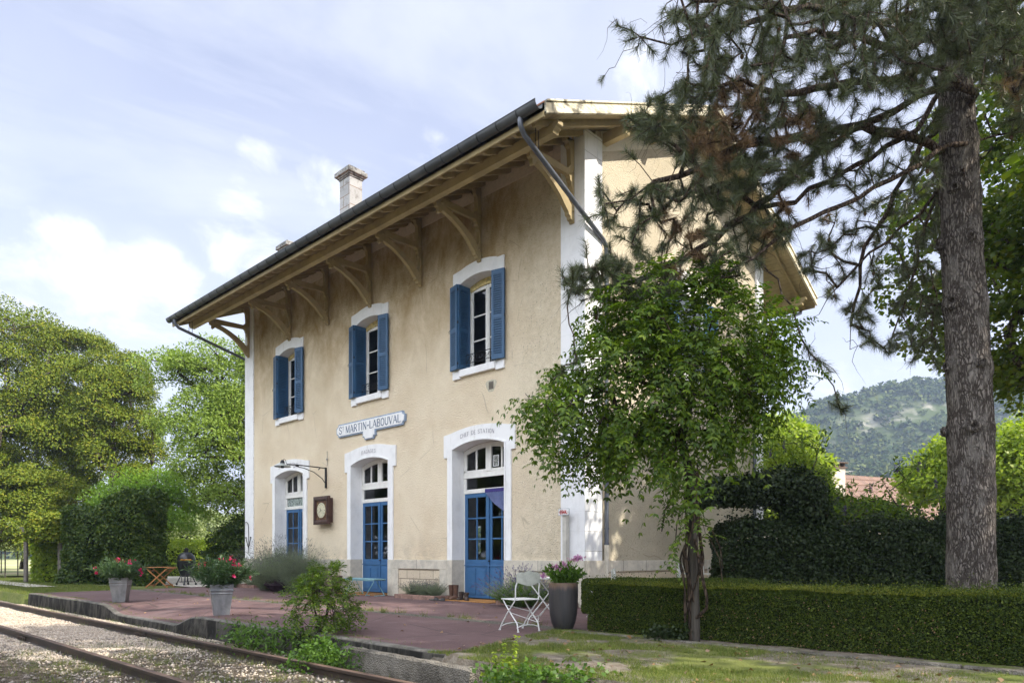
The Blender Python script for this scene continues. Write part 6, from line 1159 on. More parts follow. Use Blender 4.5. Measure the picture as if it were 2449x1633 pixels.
Pn = np.repeat(core, 4, 0)+rng.normal(size=(len(core)*4, 3))*.06; Dn = unit(np.repeat(out, 4, 0)*.7+rng.normal(size=(len(Pn), 3))*.55+np.array([0, 0, -.05]))
hz = rng.random(len(Pn)); Ln = rng.uniform(.24, .38, len(Pn))
a_, b_, c_, e_ = pinnate(Pn, Dn, Ln, 5, .086, 0, .5); foliage('leaflets', a_, b_, c_, e_, e_*.42, LM_TREL, wt_, wb, fold=.10, curl=.12)
# long outer sprays on the left, right and top
ends = [(1190, 915, 1290, 930), (1185, 930, 1300, 970), (1225, 1060, 1300, 1010), (1250, 880, 1330, 880), (1200, 960, 1300, 985), (1215, 1005, 1310, 1010), (1270, 1085, 1330, 1040), (1330, 1095, 1370, 1050), (1880, 870, 1790, 840), (1870, 740, 1780, 740), (1890, 850, 1800, 800), (1860, 905, 1780, 860), (1360, 740, 1420, 780), (1390, 690, 1450, 740), (1640, 575, 1650, 660), (1560, 590, 1570, 680), (1600, 585, 1610, 650), (1700, 640, 1690, 700), (1430, 625, 1460, 700), (1500, 625, 1510, 690), (1770, 1010, 1740, 950), (1690, 1060, 1680, 990), (1600, 1190, 1590, 1090), (1560, 1240, 1580, 1120), (1520, 1190, 1560, 1100), (1540, 1300, 1580, 1200), (1625, 1230, 1600, 1120), (1240, 850, 1310, 850), (1840, 700, 1780, 720)]
A, B = [], []
for (x1, y1, x0, y0) in ends:
    x1 = 1545+(x1-1545)*.96; x0 = 1545+(x0-1545)*.86; dd = rng.uniform(8.2, 9.1); A.append(S(x0, y0, dd)); B.append(S(x1, y1, dd-rng.uniform(0, .3)))
A = np.array(A); B = np.array(B); m = 9; Ps, Ds = [], []
for k in range(m):
    t = (k+1)/m; Ps.append(A+(B-A)*t+rng.normal(size=A.shape)*.015); Ds.append(unit(unit(B-A)*.5+rng.normal(size=A.shape)*.6))
V, Fc = tubes_np(A, B, np.full(len(A), .006), np.full(len(A), .002), 4); npmesh('twigs', V-wb, Fc, M_VB, wt_)
a_, b_, c_, e_ = pinnate(np.concatenate(Ps), np.concatenate(Ds), rng.uniform(.16, .26, len(A)*m), 5, .070, 0, .4); foliage('outer_leaflets', a_, b_, c_, e_, e_*.42, LM_TREL, wt_, wb, fold=.10, curl=.12)
# ------------------------------------------------------------------ pine
rng = np.random.default_rng(202); pb = np.array([6.70, -.18, 0.]); pine = thing('pine_tree', 'big pine with scaly grey trunk and long drooping needle branches over the gable', 'tree', tuple(pb))
# trunk
NS = 40; zz_ = np.linspace(-.1, 15., 150); V = []
cxs = np.interp(zz_, [0, 3, 5, 8, 15], [0, -.01, -.10, -.20, -.25])
for z, cx_ in zip(zz_, cxs):
    r0 = np.interp(z, [0, .5, 1.5, 3., 5., 6.5, 7.2, 9, 15], [.335, .292, .278, .264, .243, .221, .206, .17, .05])
    wh = sum(.022*math.exp(-((z-q)/.10)**2) for q in (1.9, 2.75, 3.6, 4.45, 5.3, 6.0, 6.7))
    for k in range(NS):
        a = 2*PI*k/NS; V.append((cx_+(r0+wh*(1+.6*math.sin(a*3+z*2))+.010*math.sin(a*9+z*3)+.006*math.sin(a*17-z*5))*math.cos(a)*1.0, (r0+wh)*math.sin(a), z))
n_ = len(zz_); Fc = [(i*NS+k, i*NS+(k+1) % NS, (i+1)*NS+(k+1) % NS, (i+1)*NS+k) for i in range(n_-1) for k in range(NS)]
n = NT('pine_bark'); c = n.co(sc_=(1, 1, .42)); wn2 = n.n('ShaderNodeTexNoise'); n.l(n.co(sc_=(1, 1, .5)), wn2.inputs[0]); wn2.inputs['Scale'].default_value = 9; wn2.inputs['Detail'].default_value = 6; cw = n.mix(.16, n.co(sc_=(1.5, 1.5, .26)), wn2.outputs['Color']); v = n.vor(cw, 26., 'DISTANCE_TO_EDGE'); d2 = n.n('ShaderNodeTexVoronoi'); n.l(n.mix(.12, c, n.n('ShaderNodeTexNoise').outputs['Color']), d2.inputs['Vector']); d2.inputs['Scale'].default_value = 24
no = n.noise(n.co(sc_=(1, 1, .2)), 34., 7, .72, .6); fl = n.noise(n.co(sc_=(1, 1, .8)), 70., 5, .75)
h = n.math('ADD', n.math('MULTIPLY', n.rng(v, 0, .34), .75), n.math('ADD', n.math('MULTIPLY', no, 1.0), n.math('MULTIPLY', fl, .6)))
q = n.mix(n.rng(h, .75, 1.75), (.070, .058, .05), (.36, .315, .28)); q = n.mix(n.rng(n.noise(n.co(sc_=(1, 1, .4)), 7., 6, .7), .48, .66, 0, .6), q, (.36, .33, .30)); q = n.mix(n.rng(fl, .60, .70, 0, .5), q, (.22, .12, .08))
M_PB = n.bsdf(q, .95, .1, 0, h, 1.0, .055); npmesh('trunk', V, Fc, M_PB, pine, True)
# whorl collars and knots
for (a, z, s) in ((-1.9, 4.47, .075), (-2.6, 5.32, .06), (-1.3, 2.76, .06), (-2.3, 3.62, .05), (-.9, 3.6, .05), (-1.6, 6.0, .05), (-2.7, 2.75, .05), (-1.0, 5.3, .045)):
    r0 = float(np.interp(z, [0, 5, 7], [.36, .285, .235]))+.012; cx_ = float(np.interp(z, [0, 3, 5, 8], [0, -.01, -.1, -.2])); P = (cx_+r0*math.cos(a), r0*math.sin(a), z)
    M_ = Matrix.Translation(P) @ Vector((math.cos(a), math.sin(a), 0)).to_track_quat('Z', 'Y').to_matrix().to_4x4(); mb = MB(); mb.lathe([(s*1.5, -.03), (s*1.35, .005), (s, .022), (s*.62, .016), (s*.45, -.02), (0, -.03)], 14, M=M_); mb.build('branch_scar', M_PB, pine, True)
def L3(pts, d0, d1):
    m = len(pts); return [np.array(S(x, y, d0+(d1-d0)*i/(m-1))) for i, (x, y) in enumerate(pts)]
limbs = [L3([(2215, 330), (2150, 350), (2120, 380), (2044, 415), (1968, 451), (1897, 487), (1830, 527), (1763, 567), (1700, 612), (1650, 640)], 9.4, 8.3),
 L3([(2250, 172), (2180, 197), (2110, 219), (2053, 250), (1977, 286), (1919, 326), (1874, 357), (1800, 420), (1718, 496), (1647, 545), (1562, 600), (1495, 640), (1440, 655), (1370, 665), (1310, 660)], 9.5, 8.6),
 L3([(2240, 120), (2143, 85), (2093, 112), (2035, 116), (2004, 95), (1941, 85), (1875, 70), (1800, 90)], 9.4, 8.0),
 L3([(2230, -90), (2120, -50), (2000, -20), (1880, 5), (1763, 40), (1691, 63), (1638, 74), (1584, 85), (1544, 92), (1470, 80)], 9.4, 8.3),
 L3([(2220, 365), (2183, 400), (2147, 440), (2098, 500), (2067, 527), (2000, 590), (1930, 655), (1880, 720)], 9.6, 10.4),
 L3([(2225, 380), (2215, 447), (2205, 536), (2195, 648), (2190, 730)], 9.3, 9.8),
 L3([(2290, 305), (2357, 300), (2410, 281), (2480, 262)], 9.5, 9.0),
 L3([(1977, 286), (1880, 310), (1780, 330), (1700, 335), (1615, 380), (1561, 402), (1500, 425), (1440, 455), (1390, 475)], 9.2, 8.2),
 L3([(2240, 215), (2160, 150), (2050, 180), (1960, 190), (1870, 205), (1790, 215), (1700, 195), (1620, 200)], 9.3, 7.9),
 L3([(2240, 40), (2150, 20), (2040, 50), (1950, 30), (1850, 20), (1740, 10), (1640, 5), (1560, -10)], 9.4, 7.6),
 L3([(2200, 160), (2100, 300), (2000, 360), (1900, 420), (1820, 470), (1740, 470), (1660, 430), (1560, 450), (1500, 500)], 9.6, 9.0),
 L3([(2270, 60), (2330, 90), (2400, 60), (2460, 40)], 9.4, 8.6),
 L3([(2260, 110), (2310, 160), (2390, 190), (2450, 210)], 9.3, 8.2),
 L3([(2240, 250), (2120, 330), (2040, 480), (1990, 560), (1960, 700), (1950, 800)], 9.8, 10.6),
 L3([(2210, 330), (2140, 480), (2090, 640), (2060, 740)], 9.9, 10.8)]
nodes = [pb+np.array([-.1, 0, 3.])]; par = [-1]
for z in np.arange(3.8, 14.6, .4): nodes.append(pb+np.array([float(np.interp(z, [0, 3, 5, 8, 15], [0, -.01, -.10, -.20, -.25])), 0, z])); par.append(len(nodes)-2)
nT = len(nodes)
for lb in limbs:
    j = int(np.argmin([np.linalg.norm(q-lb[0]) for q in nodes[:nT]])); p0 = nodes[j]
    pts = [p0]+lb
    for a, b in zip(pts[:-1], pts[1:]):
        m = max(1, int(np.linalg.norm(b-a)/.22))
        for k in range(1, m+1): q = a+(b-a)*k/m+(rng.normal(size=3)*.022); nodes.append(q); par.append(j); j = len(nodes)-1
# tuft targets
TP = []
def tuf(poly, n_, d0, d1): TP.append(sample_poly(poly, n_, d0, d1))
tuf([(1540, 30), (1660, -40), (2352, -60), (2360, 215), (2200, 190), (2140, 235), (2000, 215), (1880, 235), (1760, 240), (1650, 215), (1570, 150)], 640, 7.4, 9.3)
tuf([(1560, 190), (1700, 190), (1900, 250), (1960, 300), (1840, 420), (1700, 430), (1560, 380), (1500, 330), (1430, 300), (1440, 260)], 400, 7.9, 9.2)
tuf([(1360, 440), (1470, 420), (1600, 400), (1780, 430), (1850, 520), (1780, 600), (1700, 640), (1560, 640), (1470, 600), (1390, 540)], 225, 8.1, 9.4)
tuf([(1290, 620), (1400, 580), (1520, 600), (1560, 690), (1400, 700), (1310, 690)], 80, 8.2, 9.0)
tuf([(1820, 600), (1900, 480), (2050, 420), (2160, 420), (2160, 860), (2060, 820), (1980, 790), (1930, 700)], 200, 9.6, 11.)
tuf([(1900, 230), (2170, 240), (2170, 420), (2000, 420), (1850, 470)], 90, 8.6, 10.)
tuf([(2290, -40), (2380, -40), (2380, 330), (2300, 300)], 85, 8.2, 9.6)
tuf([(2160, -40), (2300, -40), (2320, 130), (2230, 170), (2150, 120)], 60, 7.6, 9.0)
SP = [(1450, 70), (1440, 95), (1465, 110), (1500, 120), (1530, 130), (1520, 60), (1555, 100), (1590, 130), (1600, 50), (1545, 30), (1640, 110), (1420, 60), (1375, 410), (1385, 440), (1440, 350), (1470, 270), (1500, 300), (1380, 470), (1350, 500), (1400, 520), (1300, 650), (1305, 690), (1330, 620), (1345, 560), (1400, 560), (1290, 625), (1340, 690), (1370, 720), (1275, 870), (1290, 860), (1325, 830), (1930, 940), (1925, 925), (1945, 935), (1860, 810), (1880, 830), (1905, 850), (1570, 180), (1560, 210), (1590, 240), (1480, 445), (1520, 470), (1350, 640), (1420, 640), (1460, 690), (1330, 660)]
TP.append(np.array([S(x, y, rng.uniform(8.2, 8.8)) for x, y in SP])); T = np.concatenate(TP)
up_t = pb+np.stack([rng.normal(size=620)*2.3, rng.normal(size=620)*2.3, rng.uniform(9.2, 16.5, 620)], 1); up_t = up_t[:360][np.hypot(up_t[:, 0]-pb[0], up_t[:, 1]-pb[1]) [:360] < ((18-up_t[:, 2])*.6+.8)[:360]]; nvis = len(T); T = np.concatenate([T, up_t])
order = np.argsort([min(np.linalg.norm(nodes[j]-t) for j in range(nT, len(nodes), 4)) for t in T])
nodes, par, tips = grow(nodes, par, T, .16, .030, order=order, up=-.15); r = radii(par, tips, .0050, .43, .056); r[:nT] = .05
M_PT = barkmat('pine_twig_bark', (.035, .024, .019), (.115, .085, .065), 20., 6.); m_ = np.arange(len(par)); sel = np.array([i for i in range(nT, len(par))])
V, Fc = tubes_np(nodes[par[sel]], nodes[sel], np.minimum(r[par[sel]], r[sel]*1.3), r[sel], 6); npmesh('limbs', V-pb, Fc, M_PT, pine, True)
# bare dead twigs hanging in the inner crown
nb2 = 620; st = rng.choice(np.arange(nT, len(nodes)), nb2); A = nodes[st]; Vv, Ff, off_ = [], [], 0; cur = A.copy(); dcur = unit(rng.normal(size=(nb2, 3))+np.array([0, 0, -.9])); rad0 = rng.uniform(.003, .006, nb2)
for k in range(6):
    nx = cur+dcur*rng.uniform(.06, .14, nb2)[:, None]; V, Fc = tubes_np(cur, nx, rad0*(1-k*.14), rad0*(1-(k+1)*.14), 4); Vv.append(V); Ff.append(Fc+off_); off_ += len(V); cur = nx; dcur = unit(dcur+rng.normal(size=(nb2, 3))*.45+np.array([0, 0, -.05]))
npmesh('dead_twigs', np.concatenate(Vv)-pb, np.concatenate(Ff), M_PT, pine)
# needles: brushes along the last stretch of every twig
brown = np.zeros(len(T), bool)
bc = [(1700, 240, 60), (1680, 310, 50), (1830, 310, 60), (1640, 350, 45), (1830, 460, 50), (1900, 470, 40), (1550, 520, 45), (1560, 640, 30), (1600, 560, 40), (2330, 190, 40), (1750, 560, 40), (1600, 300, 30)]
pxs = []
for t in T:
    d = t-CAM; dep = d@F; pxs.append(((1224.5+1670*(d@R)/dep)/1.04124, (1328.7-1670*d[2]/dep)/1.04124))
pxs = np.array(pxs)
for x, y, q in bc: brown |= (np.hypot(pxs[:, 0]-x, pxs[:, 1]-y) < q) & (rng.random(len(T)) < .75)
def needles(Ti, name, mat, npt, L0):
    tp = T[Ti]; pr_ = nodes[par[tips[Ti]]]; ax = unit(tp-pr_+np.array([0, 0, .02])+rng.normal(size=tp.shape)*.03); Lb = rng.uniform(.14, .30, len(Ti)); P = np.repeat(tp, npt, 0); A_ = np.repeat(ax, npt, 0); t = rng.uniform(-.75, .12, len(P)); P = P+A_*(t*np.repeat(Lb, npt))[:, None]; rad = rdir(len(P)); rad = unit(rad-A_*(rad*A_).sum(1, keepdims=True)); D = unit(A_*rng.uniform(.35, 1.1, len(P))[:, None]+rad*.80+np.array([0, 0, .05])); L = L0*rng.uniform(.7, 1.15, len(P)); B = unit(np.cross(D, rdir(len(P)))); w2 = .0022
    bend = np.array([0, 0, -.12])*L[:, None]; V = np.stack([P-B*w2, P+B*w2, P+D*L[:, None]*.6+B*w2+bend*.3, P+D*L[:, None]+bend, P+D*L[:, None]*.6-B*w2+bend*.3], 1).reshape(-1, 3); k = np.arange(len(P))*5
    Fc = np.concatenate([np.stack([k, k+1, k+2, k+4], 1), np.stack([k+4, k+2, k+3, k+3], 1)]); q4 = np.stack([k, k+1, k+2, k+4], 1)
    # second segment as degenerate-free triangles: use a thin quad
    V2 = np.stack([P-B*w2, P+B*w2, P+D*L[:, None]+bend+B*.0005, P+D*L[:, None]+bend-B*.0005], 1).reshape(-1, 3); return npmesh(name, V2-pb, np.arange(len(P)*4).reshape(-1, 4), mat, pine)
gi = np.where(~brown)[0]; bi = np.where(brown)[0]
needles(gi, 'needles', LM_NEED, 150, .118); needles(bi, 'dead_needles', LM_NBR, 130, .10)
extra = np.where(brown)[0]; needles(rng.choice(gi, 260, replace=False), 'dry_inner_needles', LM_NBR, 12, .08)
# cones
mb = MB()
for i in rng.choice(nvis, 46, replace=False):
    p = T[i]-pb-np.array([0, 0, .05]); mb.lathe([(0, -.035), (.014, -.028), (.022, -.008), (.018, .014), (.008, .026), (0, .03)], 7, tuple(p))
mb.build('cones', simple('brown_cone', (.09, .055, .03), .9, .1, 0, .3, 60.), pine)
# ------------------------------------------------------------------ stems-and-leaves bushes
def stem_bush(name, label, cat, base, nst, h, spread, mat, ll, lw, group=None, seed=0, leaf_per=40, thick=.0015, flowers=None, upright=1.6, center_r=.12, droop=0., parent=None, leafname='foliage', flw=(.03, .4), z0=0., squash=1.):
    """many thin arching stems with narrow leaves"""
    global rng
    rng = np.random.default_rng(3000+seed); base = np.array(base, float); t = parent or thing(name, label, cat, tuple(base), 0, group)
    a = rng.uniform(0, 2*PI, nst); rr = np.sqrt(rng.random(nst)); out = np.stack([np.cos(a)*rr, np.sin(a)*rr*squash, np.zeros(nst)], 1); P0 = out*center_r*np.array([1, 1, 0])+np.array([0, 0, z0]); L = h*rng.uniform(.65, 1.08, nst); tilt = rr*spread
    d = unit(out*tilt[:, None]*1.0+np.array([0, 0, upright])*1.0+rng.normal(size=(nst, 3))*.08); m = 5; cur = P0; pts = [cur]
    for k in range(m): cur = cur+d*(L/m)[:, None]; d = unit(d+out*.10*spread+np.array([0, 0, -droop])+rng.normal(size=(nst, 3))*.05); pts.append(cur)
    Vs, Fs, o_ = [], [], 0
    for k in range(m): V, Fc = tubes_np(pts[k], pts[k+1], np.full(nst, thick*(1.3-.2*k)), np.full(nst, thick*(1.1-.2*k)), 3); Vs.append(V); Fs.append(Fc+o_); o_ += len(V)
    V = np.concatenate(Vs); Fc = np.concatenate(Fs); npmesh('stems', V, Fc, mat, t)
    nl = nst*leaf_per; si = np.repeat(np.arange(nst), leaf_per); u = rng.uniform(.08, .97 if not flowers else .78, nl)*m; k = u.astype(int); f = (u-k)[:, None]; PA = np.array(pts); Pp = PA[k, si]*(1-f)+PA[np.minimum(k+1, m), si]*f; ax = unit(PA[np.minimum(k+1, m), si]-PA[k, si]+1e-6)
    D = unit(ax*.8+rdir(nl)*.8); L_ = ll*rng.uniform(.6, 1.2, nl); foliage(leafname, Pp, D, rdir(nl, .6), L_, np.full(nl, lw), mat, t, fold=.08)
    if flowers:
        fm, fs = flowers; nf = 14; tp = np.repeat(pts[-1], nf, 0); ax = np.repeat(unit(pts[-1]-pts[-2]), nf, 0); u = rng.uniform(-1, .25, len(tp))*flw[0]*1.6; foliage('flower_spikes', tp+ax*u[:, None]+rng.normal(size=tp.shape)*.003, unit(ax*.5+rdir(len(tp))), rdir(len(tp)), fs, fs*.8, fm, t)
    return t
LM_LF = leafmat('lavender_florets', [(.09, .07, .20), (.13, .10, .27), (.10, .09, .16)], .15); LM_LFD = leafmat('faded_lavender_heads', [(.17, .16, .15), (.13, .13, .14), (.12, .11, .16)], .1)
lb1 = thing('lavender_bush', 'huge rounded lavender bush hiding the foot of the left blue door', 'shrub', (-10.35, -.95, 0))
for i, (dx, dy, s) in enumerate(((-.75, .0, 1.0), (.0, -.05, 1.2), (.65, .05, 1.1), (-1.15, .1, .8), (.35, .3, 1.15), (1.1, .0, .8))):
    t2 = stem_bush('x', None, None, (0, 0, 0), 420, 1.36*s, 1.5, LM_LAV, .055, .009, seed=i, leaf_per=60, flowers=(LM_LFD, .012), parent=lb1, center_r=.25, leafname='lobe_foliage')
    for ch in list(lb1.children)[-3:]: ch.location = (dx, dy, 0)
mb = MB(); mb.lathe([(.5, .02), (.70, .2), (.72, .38), (.5, .55), (.2, .62), (0, .63)], 12, (0, .15, 0)); mb.build('woody_core', simple('dead_lavender_wood', (.05, .035, .045), .95, .05, 0, .4, 8.), lb1, True)
for ch in lb1.children: ch.name = ch.name
lv2 = stem_bush('lavender_bush', 'flowering lavender with violet spikes beside the right blue door', 'shrub', (-1.15, -.62, 0), 520, .86, 2.1, LM_LAV, .045, .006, None, 11, 30, flowers=(LM_LF, .014), center_r=.30, thick=.0016)
stem_bush('x', None, None, (0, 0, 0), 260, .62, 2.2, LM_WEED, .05, .012, seed=12, leaf_per=40, parent=lv2, center_r=.28, leafname='green_foliage')
for i, (x, s, lab) in enumerate(((-5.15, .85, 'left tuft of small lavender in the bed between the doors'), (-4.72, .8, 'middle tuft of small lavender in the bed between the doors'), (-4.30, .9, 'right tuft of small lavender in the bed between the doors'))):
    stem_bush('lavender_plant', lab, 'plant', (x, -.30, .06), 150, .50*s, 1.5, LM_LAV, .03, .005, 'three lavender plants in the brick bed', 13+i, 46, flowers=(LM_LFD, .010), center_r=.10)
stem_bush('lavender_plant', 'grey green lavender at the foot of the white left corner', 'plant', (-14.35, -.75, .02), 260, .62, 1.8, LM_LAV, .04, .006, None, 17, 40, center_r=.22); stem_bush('lavender_plant', 'low grey green lavender in the bed at the left end of the facade', 'plant', (-13.3, -.35, .06), 220, .42, 2., LM_LAV, .035, .006, None, 18, 44, center_r=.2)
# oleanders in the planters
def petal_flowers(P, s, mat, parent, name='flowers', k=5):
    n_ = len(P); up = rdir(n_, .6); x = unit(np.cross(up, rdir(n_))); y = np.cross(up, x); A, Dd, Nn = [], [], []
    for i in range(k): a = 2*PI*i/k; d = x*math.cos(a)+y*math.sin(a); A.append(P); Dd.append(unit(d+up*.35)); Nn.append(up)
    foliage(name, np.concatenate(A), np.concatenate(Dd), np.concatenate(Nn), s, s*.75, mat, parent, fold=.05)
LM_PK = leafmat('pink_petals', [(.62, .02, .13), (.72, .05, .20), (.50, .01, .08), (.78, .25, .40)], .3, .5); LM_PKD = leafmat('deep_pink_petals', [(.42, .01, .09), (.55, .03, .15)], .3, .5); LM_MAU = leafmat('mauve_petals', [(.48, .20, .45), (.62, .33, .60), (.40, .15, .40)], .3, .5)
def oleander(t, seed, mat, nfl, hh):
    global rng
    stem_bush('x', None, None, (0, 0, 0), 110, hh*1.15, 1.7, LM_OLE, .13, .02, seed=seed, leaf_per=36, thick=.003, parent=t, center_r=.14, z0=.48, leafname='foliage')
    a = rng.uniform(0, 2*PI, nfl); el = rng.uniform(.15, 1.3, nfl); q = .40+.07*rng.random(nfl); P = np.stack([np.cos(a)*np.cos(el)*q*1.25, np.sin(a)*np.cos(el)*q*1.25, .56+np.sin(el)*(hh*.95)], 1); P = np.repeat(P, 6, 0)+rng.normal(size=(nfl*6, 3))*.020; petal_flowers(P, .030, mat, t)
oleander(pl1, 21, LM_PKD, 12, .46); oleander(pl2, 22, LM_PK, 13, .50)
# mauve flowers in the tall pot
stem_bush('x', None, None, (0, 0, 0), 46, .34, 1.2, LM_WEED, .085, .035, seed=25, leaf_per=22, thick=.003, parent=pt, center_r=.12, z0=.60, leafname='foliage')
P = []
for (dx, dy, z) in ((-.30, -.02, .76), (-.12, .0, .90), (.0, .02, .93), (.06, -.05, .90), (-.02, -.1, .86), (.16, .10, 1.00), (.20, .06, 1.01), (-.16, .05, .86), (.24, .12, 1.02)): c_ = np.array([dx*R[0]+dy*F[0], dx*R[1]+dy*F[1], z]); P.append(c_+rng.normal(size=(44, 3))*np.array([.034, .034, .017]))
P = np.concatenate(P); petal_flowers(P, .018, LM_MAU, pt); mb = MB()
for (dx, dy, z) in ((-.30, -.02, .75), (.0, .02, .91), (.16, .10, .99), (.24, .12, 1.0)): mb.tube([(0, 0, .62), (dx*R[0]*.5, dx*R[1]*.5, .5*(z+.66)), (dx*R[0]+dy*F[0], dx*R[1]+dy*F[1], z)], .003, 5)
mb.build('flower_stems', LM_WEED, pt)
# young pinnate shrub with its cane on the kerb
rng = np.random.default_rng(303); sb = np.array([.18, -6.16, 0.]); sh_ = thing('young_shrub', 'young bright green shrub with pinnate leaves tied to a thin dark cane on the kerb', 'shrub', tuple(sb)); T2 = sample_poly([(655, 1365), (700, 1330), (730, 1300), (780, 1300), (800, 1345), (820, 1380), (830, 1405), (800, 1440), (760, 1450), (700, 1445), (680, 1420)], 230, 9.1, 9.95)
nodes, par, tips = grow([sb]+[sb+np.array(q) for q in ([.10, .02, .2], [-.12, 0, .2], [.0, .08, .25], [.2, .0, .38], [-.25, .03, .36], [.02, .1, .5], [-.1, -.08, .45])], [-1, 0, 0, 0, 1, 2, 3, 2], T2, .10, .02, up=-.2); r = radii(par, tips, .0018, .42); branches('stems', nodes, par, r, M_VB, sh_, sb, 5)
Pn = np.repeat(T2, 3, 0); a_, b_, c_, e_ = pinnate(Pn, unit(np.repeat(unit(T2-(sb+[0, 0, .35])), 3, 0)+rng.normal(size=(len(Pn), 3))*.5), rng.uniform(.13, .22, len(Pn)), 5, .048, 0, .4); foliage('leaflets', a_, b_, c_, e_, e_*.42, LM_TREL, sh_, sb, fold=.1, curl=.1); MB().tube([(-.06, .0, -.02), (-.055, 0, .66)], .006, 6).build('cane', M_IRON, sh_)
# weeds along the kerb
def leafy_weed(label, base, poly, n_, d0, d1, ls, mat, seed, name='weed_clump', lw=.75, per=7, grp=None):
    global rng
    rng = np.random.default_rng(seed); b = np.array(base); t = thing(name, label, 'weeds', tuple(b), 0, grp); T = sample_poly(poly, n_, d0, d1); T[:, 2] = np.maximum(T[:, 2], b[2]+.02); nodes, par, tips = grow([b, b+[0, 0, .08]], [-1, 0], T, .10, .02, up=-.3); r = radii(par, tips, .0016); branches('stems', nodes, par, r, mat, t, b, 4); P = np.repeat(T, per, 0)+rng.normal(size=(n_*per, 3))*ls*.75; foliage('foliage', P, rdir(len(P), -.1), rdir(len(P), 1.1), ls*rng.uniform(.6, 1.25, len(P)), ls*lw, mat, t, b, fold=.12, curl=.1); return t
leafy_weed('clump of broad lobed weeds against the kerb, left of the young shrub', (-1.3, -6.62, -.36), [(510, 1445), (560, 1435), (620, 1430), (690, 1440), (740, 1470), (700, 1500), (600, 1500), (540, 1485)], 150, 9.2, 10.6, .085, LM_WEED, 401, lw=.32, per=7)
leafy_weed('dense nettle like weeds below the young shrub beside the slab', (.9, -6.75, -.37), [(640, 1568), (655, 1510), (690, 1480), (740, 1465), (800, 1480), (855, 1520), (870, 1580), (800, 1650), (650, 1650)], 560, 8.1, 9.1, .05, LM_WEED, 402, lw=.8)
sd_b = np.array([S(1165, 1590, 6.68)[0], S(1165, 1590, 6.68)[1], -.30]); sdl = thing('seedling', 'sunlit yellow green seedling with upright stems at the lawn edge', 'plant', tuple(sd_b)); Pv, Dv, Lv, ta, tb_ = [], [], [], [], []
for (px0, px1, py1) in ((1150, 1135, 1500), (1160, 1158, 1480), (1172, 1186, 1462), (1180, 1205, 1520), (1165, 1168, 1510), (1185, 1215, 1560), (1145, 1110, 1545)):
    b0 = S(px0, 1600, 6.68+rng.normal()*.04); e0 = S(px1, py1, 6.66+rng.normal()*.05); m = 13; ta.append(b0); tb_.append(e0)
    for k in range(m):
        t = .15+.85*k/(m-1); p = np.array(b0)*(1-t)+np.array(e0)*t; a_ = k*2.4
        for j in range(5): d = np.array([math.cos(a_+j*1.3), math.sin(a_+j*1.3), rng.uniform(-.2, .8)]); Pv.append(p+rng.normal(size=3)*.008); Dv.append(d); Lv.append(.052*(1.15-.5*t)*rng.uniform(.7, 1.2))
foliage('foliage', np.array(Pv), np.array(Dv), rdir(len(Pv), 1.2), np.array(Lv), np.array(Lv)*.85, LM_YEL, sdl, sd_b, fold=.12, curl=.15); V, Fc = tubes_np(np.array(ta), np.array(tb_), np.full(7, .0028), np.full(7, .0012), 5); npmesh('stems', V-sd_b, Fc, LM_WEED, sdl)
leafy_weed('broad leaved weeds at the bottom edge near the seedling', tuple(S(1250, 1600, 6.3)[:2])+(-.04,), [(1110, 1560), (1200, 1555), (1400, 1560), (1420, 1620), (1100, 1640)], 110, 6.0, 6.6, .055, LM_WEED, 404, lw=.8)
leafy_weed('ivy trailing on the ground at the foot of the climber trunk', (4.1, -3.75, 0), [(1500, 1440), (1590, 1440), (1600, 1470), (1560, 1480), (1480, 1470)], 60, 8.5, 8.9, .045, LM_DARK, 405, lw=.9)
# grass blades and tufts
def blades(name, label, XY, Z, h, mat, w_=.004, seed=0, kind='stuff', lean=.5):
    global rng
    rng = np.random.default_rng(seed); n_ = len(XY); P = np.stack([XY[:, 0], XY[:, 1], Z], 1); D = unit(rng.normal(size=(n_, 3))*lean+np.array([0, 0, 1.])); L = h*rng.uniform(.4, 1.3, n_); B = unit(np.cross(D, rdir(n_)))*w_*.5; tip = P+D*L[:, None]+rng.normal(size=(n_, 3))*(L*.25)[:, None]; mid = P+D*(L*.55)[:, None]
    V = np.stack([P-B, P+B, mid+B*.8, tip, mid-B*.8], 1); k = np.arange(n_)*5; V = np.stack([P-B, P+B, tip+B*.2, tip-B*.2], 1).reshape(-1, 3); o = npmesh(name, V, np.arange(n_*4).reshape(-1, 4), mat); tag(o, label, kind=kind); return o
LM_GR = leafmat('lawn_blades', [(.075, .115, .018), (.105, .15, .025), (.15, .18, .038), (.22, .21, .065)], .3, .5, .3)
rng = np.random.default_rng(9); n_ = 190000; u = rng.random(n_)*2-1; x = rng.uniform(2.3, 10.5, n_); y = rng.uniform(-6.5, -3.75, n_); k = (x > np.interp(y, [-6.4, -6.17, -5.08, -3.8], [2.75, 3.05, 2.66, 2.35])-.02) & (vnoise(x*1.5+2, y*1.9)+.25*vnoise(x*7, y*7) > -.25) & ~((np.hypot((x-5.1)/1.0, (y+5.0)/.42) < 1) & (rng.random(n_) < .93)) & ~((x > 5.5) & (y > -4.9) & (rng.random(n_) < .75))
x, y = x[k], y[k]; blades('lawn_grass', 'short patchy grass in front of the low hedge', np.stack([x, y], 1), .002+.0*x, .034, LM_GR, .0045, 10)
n_ = 60000; x = rng.uniform(-34, -14.6, n_); y = rng.uniform(-9, -3.2, n_); k = ~((y > -6.3) & (x > -15.2)); x, y = x[k], y[k]; blades('left_lawn_grass', 'mown grass left of the red platform', np.stack([x, y], 1), np.where(y < -6.45, -.42, -.03), .06, LM_GR, .012, 11)
cx_, cy_ = [], []
